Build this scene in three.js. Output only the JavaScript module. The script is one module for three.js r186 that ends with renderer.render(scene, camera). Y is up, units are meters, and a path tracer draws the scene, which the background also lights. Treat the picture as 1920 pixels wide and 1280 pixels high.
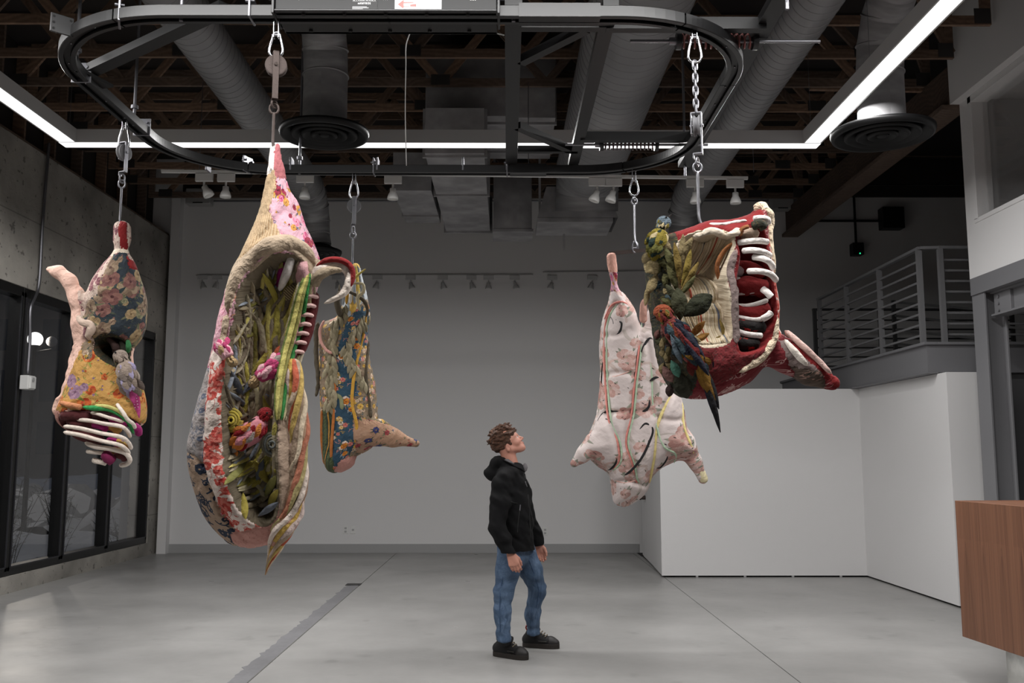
import * as THREE from 'three';
import { mergeGeometries } from 'three/addons/utils/BufferGeometryUtils.js';
import { RoundedBoxGeometry } from 'three/addons/geometries/RoundedBoxGeometry.js';
import { RectAreaLightUniformsLib } from 'three/addons/lights/RectAreaLightUniformsLib.js';
RectAreaLightUniformsLib.init();

// ---------------------------------------------------------------- camera, dusk sky, exposure
const scene = new THREE.Scene();
const FOCAL = 1760, PITCH = Math.atan(215 / FOCAL), YAW = -Math.atan(8 / FOCAL), EYE = 1.5;
const camera = new THREE.PerspectiveCamera(2 * Math.atan(640 / FOCAL) * 180 / Math.PI, 1.5, 0.05, 200);
camera.position.set(0, EYE, 0);
camera.rotation.order = 'YXZ';
camera.rotation.set(PITCH, YAW, 0);
camera.updateMatrixWorld();
scene.background = new THREE.Color().setRGB(0.034, 0.037, 0.046);
const renderer = new THREE.WebGLRenderer({ antialias: true });
renderer.toneMapping = THREE.LinearToneMapping;
renderer.toneMappingExposure = 1.0;
renderer.shadowMap.enabled = true;
renderer.shadowMap.type = THREE.PCFSoftShadowMap;

// ---------------------------------------------------------------- large lights: one rectangular run of LED channel
const LED = { h: 4.3, w: 0.135, x0: -3.96, x1: 2.745, d0: 3.95, d1: 8.25, nits: 69 };
function ledLight(x, d, w, len) {
  const l = new THREE.RectAreaLight(new THREE.Color(1, 0.985, 0.97), LED.nits, w, len);
  l.position.set(x, LED.h - 0.004, -d); l.rotation.x = -Math.PI / 2; l.castShadow = true; l.name = 'led_light'; scene.add(l);
}
ledLight((LED.x0 + LED.x1) / 2, LED.d1, LED.x1 - LED.x0, LED.w);
ledLight((LED.x0 + LED.x1) / 2, LED.d0, LED.x1 - LED.x0, LED.w);
ledLight(LED.x0, (LED.d0 + LED.d1) / 2, LED.w, LED.d1 - LED.d0);
ledLight(LED.x1, (LED.d0 + LED.d1) / 2, LED.w, LED.d1 - LED.d0);

// ---------------------------------------------------------------- helpers
const V = (x, y, z) => new THREE.Vector3(x, y, z);
function rng(seed) { let s = seed | 0; return () => { s = (s + 0x6d2b79f5) | 0; let t = Math.imul(s ^ (s >>> 15), 1 | s); t = (t + Math.imul(t ^ (t >>> 7), 61 | t)) ^ t; return ((t ^ (t >>> 14)) >>> 0) / 4294967296; }; }
const hash3 = (x, y, z) => { let h = Math.imul(x, 374761393) + Math.imul(y, 668265263) + Math.imul(z, 2147483647 - 1013904223) | 0; h = Math.imul(h ^ (h >>> 13), 1274126177); return ((h ^ (h >>> 16)) >>> 0) / 4294967296; };
function noise3(x, y, z) {           // value noise, -1 .. 1
  const i = Math.floor(x), j = Math.floor(y), k = Math.floor(z); let u = x - i, v = y - j, w = z - k;
  u = u * u * (3 - 2 * u); v = v * v * (3 - 2 * v); w = w * w * (3 - 2 * w);
  const L = (a, b, t) => a + (b - a) * t;
  return 2 * L(L(L(hash3(i, j, k), hash3(i + 1, j, k), u), L(hash3(i, j + 1, k), hash3(i + 1, j + 1, k), u), v),
    L(L(hash3(i, j, k + 1), hash3(i + 1, j, k + 1), u), L(hash3(i, j + 1, k + 1), hash3(i + 1, j + 1, k + 1), u), v), w) - 1;
}
const fbm = (x, y, z, n = 4) => { let s = 0, a = 0.5; for (let i = 0; i < n; i++) { s += a * noise3(x, y, z); x *= 2.03; y *= 2.03; z *= 2.03; a *= 0.5; } return s; };
const clamp = (v, a, b) => Math.max(a, Math.min(b, v)), mix = (a, b, t) => a + (b - a) * t;
const smooth = (a, b, v) => { const t = clamp((v - a) / (b - a), 0, 1); return t * t * (3 - 2 * t); };
// a pixel of the 1920 x 1280 photograph gives a direction; the distance comes from a plane
function ray(px, py) { return V((px - 960) / FOCAL, -(py - 640) / FOCAL, -1).applyQuaternion(camera.quaternion); }
function atDepth(px, py, d) { const r = ray(px, py); const t = -d / r.z; return V(r.x * t, EYE + r.y * t, -d); }
function atHeight(px, py, h) { const r = ray(px, py); const t = (h - EYE) / r.y; return V(r.x * t, h, r.z * t); }
function atX(px, py, x) { const r = ray(px, py); const t = x / r.x; return V(x, EYE + r.y * t, r.z * t); }
const quatInv = camera.quaternion.clone().invert();
function pixelOf(x, y, z) { const v = V(x, y - EYE, z).applyQuaternion(quatInv); return [960 + FOCAL * v.x / -v.z, 640 - FOCAL * v.y / -v.z]; }

const used = new Map();
function numbered(n) { const k = used.get(n) || 0; used.set(n, k + 1); return k ? n + '_' + String(k).padStart(3, '0') : n; }
function tag(o, label, category, group) { o.userData.label = label; o.userData.category = category; if (group) o.userData.group = group; return o; }
function mesh(name, geo, mat, parent) {
  const g = Array.isArray(geo) ? (geo.length > 1 ? mergeGeometries(geo.map((q) => { const n = q.index ? q.toNonIndexed() : q; for (const k of Object.keys(n.attributes)) if (!['position', 'normal', 'uv'].includes(k)) n.deleteAttribute(k); return n; })) : geo[0]) : geo;
  const m = new THREE.Mesh(g, mat); m.name = parent && parent !== scene ? name : numbered(name); m.castShadow = m.receiveShadow = true; (parent || scene).add(m); return m;
}
function thing(name, label, category, pos = V(0, 0, 0), group) {
  const o = new THREE.Group(); o.name = numbered(name); o.position.copy(pos); scene.add(o); return tag(o, label, category, group);
}
function struct(name, geo, mat) { const m = mesh(name, geo, mat); m.userData.kind = 'structure'; return m; }
function structGroup(name) { const o = new THREE.Group(); o.name = numbered(name); o.userData.kind = 'structure'; scene.add(o); return o; }
// box given by its extents, uv in metres
function box(x0, x1, y0, y1, z0, z1) {
  const g = new THREE.BoxGeometry(Math.abs(x1 - x0), Math.abs(y1 - y0), Math.abs(z1 - z0)); g.translate((x0 + x1) / 2, (y0 + y1) / 2, (z0 + z1) / 2); return metres(g);
}
function rbox(x0, x1, y0, y1, z0, z1, r = 0.005) {
  const g = new RoundedBoxGeometry(Math.abs(x1 - x0), Math.abs(y1 - y0), Math.abs(z1 - z0), 2, r); g.translate((x0 + x1) / 2, (y0 + y1) / 2, (z0 + z1) / 2); return metres(g);
}
function metres(g) {                 // box-projected uv, one unit = one metre
  const p = g.attributes.position, n = g.attributes.normal, uv = new Float32Array(p.count * 2);
  for (let i = 0; i < p.count; i++) {
    const ax = Math.abs(n.getX(i)), ay = Math.abs(n.getY(i)), az = Math.abs(n.getZ(i));
    if (ax > ay && ax > az) { uv[2 * i] = p.getZ(i); uv[2 * i + 1] = p.getY(i); } else if (ay > az) { uv[2 * i] = p.getX(i); uv[2 * i + 1] = p.getZ(i); } else { uv[2 * i] = p.getX(i); uv[2 * i + 1] = p.getY(i); }
  }
  g.setAttribute('uv', new THREE.BufferAttribute(uv, 2)); return g;
}
function bar(a, b, w, h = w) {        // rectangular bar from a to b
  const L = a.distanceTo(b), g = new THREE.BoxGeometry(w, h, L);
  const m = new THREE.Matrix4().lookAt(a, b, Math.abs(b.y - a.y) > 0.98 * L ? V(0, 0, 1) : V(0, 1, 0)); m.setPosition(a.clone().add(b).multiplyScalar(0.5));
  const o = metres(g); o.applyMatrix4(m); return o;
}
function rod(a, b, r, r2 = r, seg = 12) {
  const L = a.distanceTo(b), g = new THREE.CylinderGeometry(r2, r, L, seg);
  g.applyQuaternion(new THREE.Quaternion().setFromUnitVectors(V(0, 1, 0), b.clone().sub(a).normalize())); const c = a.clone().add(b).multiplyScalar(0.5); g.translate(c.x, c.y, c.z); return g;
}
// swept tube through points: radius may be a number, an array or a function of t; flat squeezes it along `up`
function tube(pts, rad, o = {}) {
  const { flat = 1, sides = 8, up = V(0, 0, 1), closed = false, taper = 0, twist = 0, lumps = 0, seed = 1 } = o;
  const c = new THREE.CatmullRomCurve3(pts, closed, 'centripetal'); const N = o.seg || Math.max(6, pts.length * 5);
  const pos = [], uv = [], idx = []; const P = [];
  for (let i = 0; i <= N; i++) P.push(c.getPoint(i / N));
  const len = c.getLength();
  const R = (t) => { let r = typeof rad === 'function' ? rad(t) : Array.isArray(rad) ? rad[Math.min(rad.length - 1, Math.floor(t * (rad.length - 1)))] * (1 - (t * (rad.length - 1)) % 1) + rad[Math.min(rad.length - 1, Math.floor(t * (rad.length - 1)) + 1)] * ((t * (rad.length - 1)) % 1) : rad;
    if (taper && !closed) { const e = Math.min(t, 1 - t) / taper; if (e < 1) r *= Math.sqrt(Math.max(0.02, 1 - (1 - e) * (1 - e))); } return r; };
  let prev = null;
  for (let i = 0; i <= N; i++) {
    const t = i / N, T = P[Math.min(N, i + 1)].clone().sub(P[Math.max(0, i - 1)]).normalize(); if (closed && (i === 0 || i === N)) T.copy(P[1]).sub(P[N - 1]).normalize();
    let S = T.clone().cross(up); if (S.lengthSq() < 1e-3) S = prev ? prev.clone() : T.clone().cross(V(1, 0, 0.3)); S.normalize(); if (prev && !o.free && S.dot(prev) < 0 && S.dot(prev) < -0.7) S.negate(); prev = S.clone();
    const U = S.clone().cross(T).normalize(), r = R(t);
    for (let k = 0; k <= sides; k++) {
      const a = k / sides * Math.PI * 2 + twist * t; const rr = lumps ? r * (1 + lumps * noise3(seed * 7.3 + t * len * 22, Math.cos(a) * 1.5, Math.sin(a) * 1.5)) : r;
      const q = P[i].clone().addScaledVector(S, Math.cos(a) * rr).addScaledVector(U, Math.sin(a) * rr * flat); pos.push(q.x, q.y, q.z); uv.push(k / sides * r * 6.28, t * len);
    }
  }
  for (let i = 0; i < N; i++) for (let k = 0; k < sides; k++) { const a = i * (sides + 1) + k, b = a + sides + 1; idx.push(a, a + 1, b, b, a + 1, b + 1); }
  if (!closed) for (const e of [0, N]) { const m = pos.length / 3; pos.push(P[e].x, P[e].y, P[e].z); uv.push(0, e ? len : 0); for (let k = 0; k < sides; k++) { const a = e * (sides + 1) + k; e ? idx.push(m, a, a + 1) : idx.push(m, a + 1, a); } }
  const g = new THREE.BufferGeometry(); g.setAttribute('position', new THREE.Float32BufferAttribute(pos, 3)); g.setAttribute('uv', new THREE.Float32BufferAttribute(uv, 2)); g.setIndex(idx); g.computeVertexNormals(); return g;
}
// a leaf or feather: lens-shaped blade from a to b, bowed along n
function blade(a, b, w, n, { bow = 0.15, thick = 0.006, seg = 8, blunt = 0.5, wave = 0, fold = 0.25 } = {}) {
  const T = b.clone().sub(a), L = T.length(); T.normalize(); const S = T.clone().cross(n).normalize(), U = S.clone().cross(T).normalize(); const pos = [], uv = [], idx = [];
  const W = [-1, -0.55, 0, 0.55, 1];
  for (const side of [1, -1]) for (let i = 0; i <= seg; i++) {
    const t = i / seg, wd = w * Math.pow(Math.sin(Math.PI * Math.pow(clamp(t, 0.015, 0.985), blunt < 0.5 ? 0.7 : 1.2)), 0.7);
    for (const s of W) {
      const q = a.clone().addScaledVector(T, t * L).addScaledVector(S, s * wd).addScaledVector(U, bow * L * Math.sin(Math.PI * t) - fold * wd * Math.abs(s) + side * thick * (1 - s * s) * (1 - Math.pow(2 * t - 1, 4)) + wave * Math.sin(t * 19 + s * 3) * wd);
      pos.push(q.x, q.y, q.z); uv.push(s * wd, t * L);
    }
  }
  const o = (seg + 1) * 5;
  for (let f = 0; f < 2; f++) for (let i = 0; i < seg; i++) for (let k = 0; k < 4; k++) { const p = f * o + i * 5 + k, q = p + 5; f ? idx.push(p, q, p + 1, q, q + 1, p + 1) : idx.push(p, p + 1, q, q, p + 1, q + 1); }
  const g = new THREE.BufferGeometry(); g.setAttribute('position', new THREE.Float32BufferAttribute(pos, 3)); g.setAttribute('uv', new THREE.Float32BufferAttribute(uv, 2)); g.setIndex(idx); g.computeVertexNormals(); return g;
}
function link(c, len, w, r, turn, tilt = 0) {   // one oval chain link hanging vertically
  const p = []; for (let i = 0; i < 16; i++) { const a = i / 16 * Math.PI * 2; p.push(V(Math.cos(a) * w * 0.5, Math.sin(a) * w * 0.5 + Math.sign(Math.sin(a)) * (len - w) * 0.5, 0)); }
  const g = tube(p, r, { closed: true, sides: 6, seg: 24, up: V(0, 0, 1) }); g.rotateY(turn); g.rotateZ(tilt); g.translate(c.x, c.y, c.z); return g;
}

// ---------------------------------------------------------------- procedural textures
function canvas(w, h, draw) { const c = document.createElement('canvas'); c.width = w; c.height = h; draw(c.getContext('2d'), w, h); return c; }
function canvasMap(w, h, metresWide, metresHigh, draw) {
  const t = new THREE.CanvasTexture(canvas(w, h, draw)); t.colorSpace = THREE.SRGBColorSpace; t.wrapS = t.wrapT = THREE.RepeatWrapping; t.repeat.set(1 / metresWide, 1 / metresHigh); return t;
}
// tileable noise sampled on a torus-like lattice: grey image for bump or tint
function noiseMap(n, metresWide, fn, color = false) {
  const d = new Uint8Array(n * n * 4);
  for (let j = 0; j < n; j++) for (let i = 0; i < n; i++) {
    const v = fn(i / n, j / n); const o = 4 * (j * n + i);
    if (Array.isArray(v)) { d[o] = clamp(v[0], 0, 255); d[o + 1] = clamp(v[1], 0, 255); d[o + 2] = clamp(v[2], 0, 255); } else d[o] = d[o + 1] = d[o + 2] = clamp(v * 255, 0, 255);
    d[o + 3] = 255;
  }
  const t = new THREE.DataTexture(d, n, n); t.magFilter = THREE.LinearFilter; t.minFilter = THREE.LinearMipmapLinearFilter; t.generateMipmaps = true; t.wrapS = t.wrapT = THREE.RepeatWrapping; t.repeat.set(1 / metresWide, 1 / metresWide); if (color) t.colorSpace = THREE.SRGBColorSpace; t.needsUpdate = true; return t;
}
function tileNoise(u, v, f, seed, n = 4) {   // periodic value noise
  let s = 0, a = 0.5;
  for (let o = 0; o < n; o++) { const x = u * f, y = v * f, i = Math.floor(x), j = Math.floor(y); let p = x - i, q = y - j; p = p * p * (3 - 2 * p); q = q * q * (3 - 2 * q);
    const h = (a1, b1) => hash3(((a1 % f) + f) % f, ((b1 % f) + f) % f, seed + o * 17);
    s += a * (mix(mix(h(i, j), h(i + 1, j), p), mix(h(i, j + 1), h(i + 1, j + 1), p), q) * 2 - 1); f *= 2; a *= 0.5; }
  return s;
}
const weaveBump = noiseMap(256, 0.06, (u, v) => 0.5 + 0.25 * Math.sin(u * Math.PI * 64) * Math.sin(v * Math.PI * 64) + 0.25 * tileNoise(u, v, 16, 5));
const crumpleBump = noiseMap(256, 0.22, (u, v) => 0.5 + 0.9 * tileNoise(u, v, 6, 9, 5));
const std = (color, rough = 0.6, metal = 0, extra = {}) => new THREE.MeshStandardMaterial({ color, roughness: rough, metalness: metal, ...extra });
// ================================================================ materials of the building
const M = {};
{
  const concreteTint = (n, w, base, amp, seed) => noiseMap(n, w, (u, v) => { const a = tileNoise(u, v, 4, seed, 6), b = tileNoise(u, v, 32, seed + 3, 3); const k = base * (1 + amp * a + 0.05 * b); return [k, k * 0.995, k * 0.985]; }, true);
  const floorMap = noiseMap(1024, 5.2, (u, v) => {
    const cloud = tileNoise(u, v, 3, 11, 6), drag = tileNoise(u * 1, v, 8, 21, 3), fine = tileNoise(u, v, 128, 31, 2), trowel = tileNoise((u + 0.07 * tileNoise(u, v, 5, 61, 3)) % 1, (v * 1) % 1, 12, 41, 4);
    const scuff = tileNoise(u, v, 24, 51, 4); let k = 146 * (1 + 0.16 * cloud + 0.07 * drag + 0.05 * trowel + 0.02 * fine); if (scuff > 0.42) k *= 1 - (scuff - 0.42) * 0.3;
    return [k, k * 0.992, k * 0.98];
  }, true);
  M.floor = std(0xffffff, 0.42, 0, { map: floorMap, bumpMap: noiseMap(256, 1.3, (u, v) => 0.5 + 0.5 * tileNoise(u, v, 16, 3, 4)), bumpScale: 0.0012, roughnessMap: noiseMap(256, 3.1, (u, v) => 0.86 + 0.3 * tileNoise(u, v, 5, 77, 5)) });
  M.floorPatch = std(0x86868a, 0.55, 0, { map: concreteTint(128, 0.8, 235, 0.08, 5) });
  M.joint = std(0x2a2a2a, 0.9);
  M.concrete = std(0xffffff, 0.85, 0, { map: noiseMap(512, 2.4, (u, v) => { const a = tileNoise(u, v, 4, 61, 6), p = tileNoise(u, v, 40, 63, 3); let k = 158 * (1 + 0.3 * a); if (p > 0.45) k *= 0.72; if (Math.abs((v * 2) % 1 - 0.5) < 0.006) k *= 0.8; return [k, k * 0.975, k * 0.93]; }, true), bumpMap: noiseMap(256, 1.1, (u, v) => { const p = tileNoise(u, v, 20, 69, 4); return 0.5 + 0.35 * p - (p > 0.4 ? 0.3 : 0); }), bumpScale: 0.006 });
  M.white = std(0xd4d3d3, 0.62, 0, { bumpMap: noiseMap(128, 0.25, (u, v) => 0.5 + 0.4 * tileNoise(u, v, 24, 8, 3)), bumpScale: 0.0006 });
  M.backWall = M.white;
  M.baseboard = std(0x9a9a9a, 0.6);
  M.steelGrey = std(0x77777a, 0.55, 0.1);
  M.mezz = std(0x6f6f72, 0.55);
  M.darkDeck = std(0x2a2523, 0.9);
  M.blackMetal = std(0x161617, 0.42, 0.3);
  M.frameBlack = std(0x070707, 0.4, 0.0);
  M.railBlack = std(0x242425, 0.36, 0.1);
  M.zinc = std(0x85858a, 0.38, 0.85);
  M.chrome = std(0xa6a6aa, 0.22, 0.95);
  M.rustyIron = std(0x4a3f3b, 0.6, 0.4, { bumpMap: noiseMap(128, 0.08, (u, v) => 0.5 + 0.5 * tileNoise(u, v, 8, 88, 4)), bumpScale: 0.001 });
  M.duct = std(0xa2a2a4, 0.45, 0.25, { bumpMap: noiseMap(128, 0.4, (u, v) => 0.5 + 0.5 * tileNoise(u, v, 8, 18, 4)), bumpScale: 0.001, map: noiseMap(256, 0.9, (u, v) => { const k = 225 + 45 * tileNoise(u, v, 5, 98, 5); return [k, k, k]; }, true) });
  M.sheetDuct = std(0xa4a3a5, 0.55, 0.05, { map: M.duct.map });
  M.diffuser = new THREE.MeshPhysicalMaterial({ color: 0x0c0c0d, roughness: 0.5, specularIntensity: 0.5 });
  const wood = (c, seed) => std(c, 0.8, 0, { map: noiseMap(256, 1.2, (u, v) => { const g = tileNoise(u, v * 1, 3, seed, 3), r = Math.sin((v * 22 + g * 2.2) * Math.PI * 2); const k = 205 + 26 * g + 14 * r + 18 * tileNoise(u, v, 48, seed + 5, 2); return [k, k * 0.97, k * 0.94]; }, true) });
  M.timber = [wood(0x967d6b, 1), wood(0x877263, 2), wood(0x7a6a60, 3)];
  M.gusset = std(0x4e4c4b, 0.5, 0.7);
  M.beamBlack = std(0x151516, 0.42, 0.1);
  M.driveBlack = std(0x111112, 0.5, 0.05);
  M.spotGrey = std(0xb8b8b8, 0.6);
  M.darkTimber = std(0x5c4c42, 0.85, 0, { map: M.timber[2].map });
  M.glass = new THREE.MeshPhysicalMaterial({ color: 0xffffff, transmission: 1, thickness: 0, roughness: 0.02, ior: 1.45 });
  M.plasticWhite = std(0xd8d8d6, 0.45);
  M.rubber = std(0x151515, 0.8);
  M.pvc = std(0xa9a9a9, 0.4, 0.2);
}
const lit = new THREE.MeshStandardMaterial({ color: 0xffffff, emissive: 0xffffff, emissiveIntensity: 1.6, roughness: 0.6 });

// ================================================================ the room
const ORD = ['first', 'second', 'third', 'fourth', 'fifth', 'sixth', 'seventh', 'eighth', 'ninth', 'tenth', 'eleventh', 'twelfth', 'thirteenth', 'fourteenth'];
const XL = -5.5, DB = 15.0, XR = 9.2, DN = -4.0, ROOF = 6.35;
{
  const fl = structGroup('floor');
  mesh('floor_bed', box(XL - 0.4, XR + 0.2, -0.35, -0.03, -DB - 0.2, -DN + 0.2), M.joint, fl);
  const xs = [XL - 0.4, -1.735, 1.955, 5.65, XR + 0.2], ds = [DN - 0.2, 3.35, 10.45, DB + 0.2];
  for (let i = 0; i < 4; i++) for (let k = 0; k < 3; k++) {
    const gx0 = i ? 0.004 : 0, gx1 = i < 3 ? 0.004 : 0, gd0 = k ? 0.0012 : 0, gd1 = k < 2 ? 0.0012 : 0;
    const m = mesh('floor_slab', box(xs[i] + gx0, xs[i + 1] - gx1, -0.03, 0, -ds[k + 1] + gd1, -ds[k] - gd0), M.floor, fl);
  }
  // resurfaced strip beside the joint, with a ragged edge, and the dark plate at its end
  const sh = new THREE.Shape(), R = rng(4); const e = []; for (let d = 5.4; d <= 11.25; d += 0.06) e.push([d, -1.865 - 0.02 * R() - (R() < 0.15 ? 0.02 : 0)]);
  sh.moveTo(-1.742, 5.4); sh.lineTo(-1.742, 11.25); for (let i = e.length - 1; i >= 0; i--) sh.lineTo(e[i][1], e[i][0]);
  const g = new THREE.ExtrudeGeometry(sh, { depth: 0.002, bevelEnabled: false }); g.rotateX(-Math.PI / 2); g.computeVertexNormals(); mesh('floor_patch', metres(g), M.floorPatch, fl);
  mesh('drain_plate', rbox(-1.9, -1.725, 0, 0.006, -11.4, -11.24, 0.002), M.frameBlack, fl);
}
// left wall: concrete with a long run of glazing
const WIN = { y0: 0.235, y1: 3.36, edges: [14.62, 13.17, 11.85, 10.6, 9.3, 8.0, 6.7, 5.4] };
{
  const t = 0.32, x0 = XL - t, w = structGroup('wall_left');
  mesh('wall_curb', box(x0, XL, -0.03, WIN.y0 - 0.05, -WIN.edges[0], -WIN.edges[7]), M.concrete, w);
  mesh('wall_header', box(x0, XL, WIN.y1 + 0.05, 5.05, -DB, -DN), M.concrete, w);
  mesh('wall_pier', box(x0, XL, -0.03, WIN.y1 + 0.05, -DB, -WIN.edges[0]), M.concrete, w);
  mesh('wall_pier', box(x0, XL, -0.03, WIN.y1 + 0.05, -WIN.edges[7], -DN), M.concrete, w);
  mesh('wall_upper', box(x0 - 0.1, x0 + 0.02, 5.05, ROOF, -DB, -DN), M.darkDeck, w);
  mesh('sill_plate', box(x0 + 0.02, XL - 0.02, 5.05, 5.09, -DB, -DN), M.timber[2], w);
  for (let d = 6.2, i = 0; d < 15; d += 0.735, i++) { mesh('wall_stud', box(x0 + 0.04, x0 + 0.18, 5.09, ROOF - 0.05, -d - 0.02, -d + 0.02), M.timber[i % 3], w); }
  for (let i = 0; i < 7; i++) {
    const a = -WIN.edges[i], b = -WIN.edges[i + 1], g = structGroup('window_' + (i + 1)), xi = XL - 0.02, xo = XL - 0.16, f = 0.055;
    mesh('window_frame', [rbox(xo, xi, WIN.y0 - 0.05, WIN.y0 + 0.05, a, b), rbox(xo, xi, WIN.y1 - 0.06, WIN.y1 + 0.05, a, b), rbox(xo, xi, WIN.y0, WIN.y1, a, a + f), rbox(xo, xi, WIN.y0, WIN.y1, b - f, b)], M.frameBlack, g);
    mesh('glazing_bead', [box(xi, xi + 0.012, WIN.y0 + 0.04, WIN.y0 + 0.055, a + f, b - f), box(xi, xi + 0.012, WIN.y0 + 0.04, WIN.y1 - 0.05, a + f - 0.006, a + f + 0.006), box(xi, xi + 0.012, WIN.y0 + 0.04, WIN.y1 - 0.05, b - f - 0.006, b - f + 0.006)], std(0x26262a, 0.4), g);
    mesh('window_pane', box(XL - 0.1, XL - 0.092, WIN.y0 + 0.04, WIN.y1 - 0.05, a + f * 0.8, b - f * 0.8), M.glass, g);
  }
}
// back wall, right wall, wall behind, roof deck
struct('wall_back', box(XL - 0.6, XR + 0.2, -0.03, ROOF, -DB - 0.3, -DB), M.backWall);
struct('trim_1', [box(-5.44, -5.3, -0.0, 5.72, -DB, -DB + 0.16)], M.white);
struct('baseboard_back', box(-5.3, 2.06, 0, 0.135, -DB, -DB + 0.02), M.baseboard);
struct('trim_2', [box(-5.3, XR, 5.72, 5.9, -DB, -DB + 0.08), box(-5.3, XR, 5.93, ROOF, -DB, -DB + 0.05)], M.darkDeck);
struct('wall_right', box(XR, XR + 0.3, -0.03, ROOF, -DB, -DN), M.white);
struct('wall_front', box(XL - 0.3, XR + 0.3, -0.03, ROOF, -DN, -DN + 0.3), M.white);
{
  const c = structGroup('ceiling'); mesh('roof_deck', box(XL - 0.4, XR + 0.3, ROOF, ROOF + 0.25, -DB - 0.3, -DN + 0.3), M.darkDeck, c);
  for (let i = 0; i < 8; i++) mesh('deck_seam', box(XL, XR, ROOF - 0.012, ROOF, -1.5 - i * 1.9, -1.46 - i * 1.9), M.timber[2], c);
}
// low white partition block with its corner return
{
  const w = structGroup('wall_partition'), h = 2.355;
  const prism = (pts, y0, y1) => { const s = new THREE.Shape(pts.map(([x, d]) => new THREE.Vector2(x, d))); const g = new THREE.ExtrudeGeometry(s, { depth: y1 - y0, bevelEnabled: false }); g.rotateX(-Math.PI / 2); g.translate(0, y0, 0); return metres(g); };
  mesh('partition_front', prism([[1.925, 11.97], [4.49, 11.97], [4.49, 12.15], [2.0, 12.15]], 0.022, h), M.white, w);
  mesh('partition_return', prism([[4.49, 9.56], [4.82, 9.56], [4.82, 12.15], [4.49, 12.15]], 0.022, h), M.white, w);
  mesh('partition_side', prism([[1.93, 12.01], [2.12, 12.01], [2.12, 12.95], [1.975, 12.95]], 0.022, h), M.white, w);
  mesh('partition_side', prism([[1.98, 12.965], [2.16, 12.965], [2.16, 14.42], [2.035, 14.42]], 0.022, h), M.white, w);
  mesh('partition_plinth', [box(1.97, 4.52, 0, 0.03, -12.13, -12.0), box(4.52, 4.8, 0, 0.03, -12.13, -9.6), box(2.03, 2.1, 0, 0.03, -14.4, -12)], M.rubber, w);
  for (let i = 0; i < 4; i++) mesh('leveling_foot', rbox(2.35 + i * 0.6, 2.38 + i * 0.6, 0, 0.025, -12.0, -11.972, 0.003), M.pvc, w);
}
{
  const k = thing('door_knob', 'small round dark door knob on the side of the low white partition', 'knob', V(2.0, 0.9, -13.9));
  const kn = new THREE.SphereGeometry(0.036, 14, 10); kn.scale(0.8, 1, 1); kn.translate(-0.06, 0, 0); mesh('knob', kn, M.rustyIron, k); mesh('rose', rod(V(0.02, 0, 0), V(-0.035, 0, 0), 0.03), M.rustyIron, k);
}
struct('trim_3', box(2.02, 2.6, 0, 0.004, -14.95, -14.43), M.rubber);
// electrical outlets on the back wall
for (const [px, py, kind] of [[648, 993, 0], [662, 993, 1], [1022, 996, 0]]) {
  const p = atDepth(px, py, DB), o = thing('wall_outlet', kind ? 'white cover plate low on the back wall beside a double socket' : px < 700 ? 'white double socket low on the back wall beside a cover plate' : 'white wall socket low on the back wall behind the standing person', 'outlet', V(p.x, p.y, -DB));
  mesh('cover_plate', rbox(-0.038, 0.038, -0.06, 0.06, 0, 0.008, 0.003), M.plasticWhite, o);
  for (const s of kind ? [0] : [-1, 1]) mesh('socket', rbox(-0.018, 0.018, s * 0.026 - 0.016, s * 0.026 + 0.016, 0.006, 0.011, 0.002), M.pvc, o);
}

// ================================================================ mezzanine, its railing, the upper room, columns
{
  const g = structGroup('mezzanine_floor');
  mesh('deck', box(4.46, XR, 2.38, 2.66, -DB, -9.82), M.mezz, g);
  mesh('fascia_web', box(4.40, 4.46, 2.37, 2.66, -DB, -9.77), M.mezz, g); mesh('fascia_web', box(4.46, XR, 2.37, 2.66, -9.82, -9.77), M.mezz, g);
  mesh('fascia_flange', rbox(4.36, 4.5, 2.66, 2.69, -DB, -9.74, 0.004), M.mezz, g); mesh('fascia_flange', rbox(4.5, XR, 2.66, 2.69, -9.85, -9.74, 0.004), M.mezz, g); mesh('fascia_flange', rbox(4.38, 4.5, 2.358, 2.37, -DB, -9.75, 0.004), M.mezz, g);
}
function railing(label, p0, p1, posts, bars, base, h, mat, group) {
  const o = thing('railing', label, 'railing', V(p0.x, base, p0.z), group), D = p1.clone().sub(p0); D.y = 0; const at = (t, y) => V(D.x * t, y, D.z * t);
  mesh('top_rail', bar(at(-0.01, h), at(1.01, h), 0.055, 0.03), mat, o);
  for (const t of posts) mesh('post', bar(at(t, 0.0), at(t, h), 0.05, 0.05), mat, o);
  for (let i = 1; i <= bars; i++) mesh('rail_bar', bar(at(0, h * i / (bars + 1) - 0.02), at(1, h * i / (bars + 1) - 0.02), 0.018, 0.022), mat, o);
  return o;
}
const railGrey = std(0x6c6c6e, 0.55, 0.1), railDark = std(0x3a3a3b, 0.5, 0.2);
const longRail = railing('grey metal railing of eight bars along the open edge of the mezzanine', V(4.42, 0, -9.88), V(4.42, 0, -13.15), [0.004, 0.335, 0.67, 0.995], 8, 2.685, 1.03, railGrey);
mesh('top_rail', bar(V(0, 1.03, 0.02), V(0.22, 1.03, 0.05), 0.055, 0.03), railGrey, longRail);
railing('short grey metal railing on the mezzanine end beside the steel column', V(4.62, 0, -9.83), V(6.6, 0, -9.83), [0, 0.6, 1], 8, 2.685, 1.03, railGrey);
railing('dark railing at the rear of the mezzanine by the back wall', V(4.5, 0, -13.6), V(7.4, 0, -13.6), [0, 0.33, 0.66, 1], 6, 2.685, 0.95, railDark);
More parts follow.
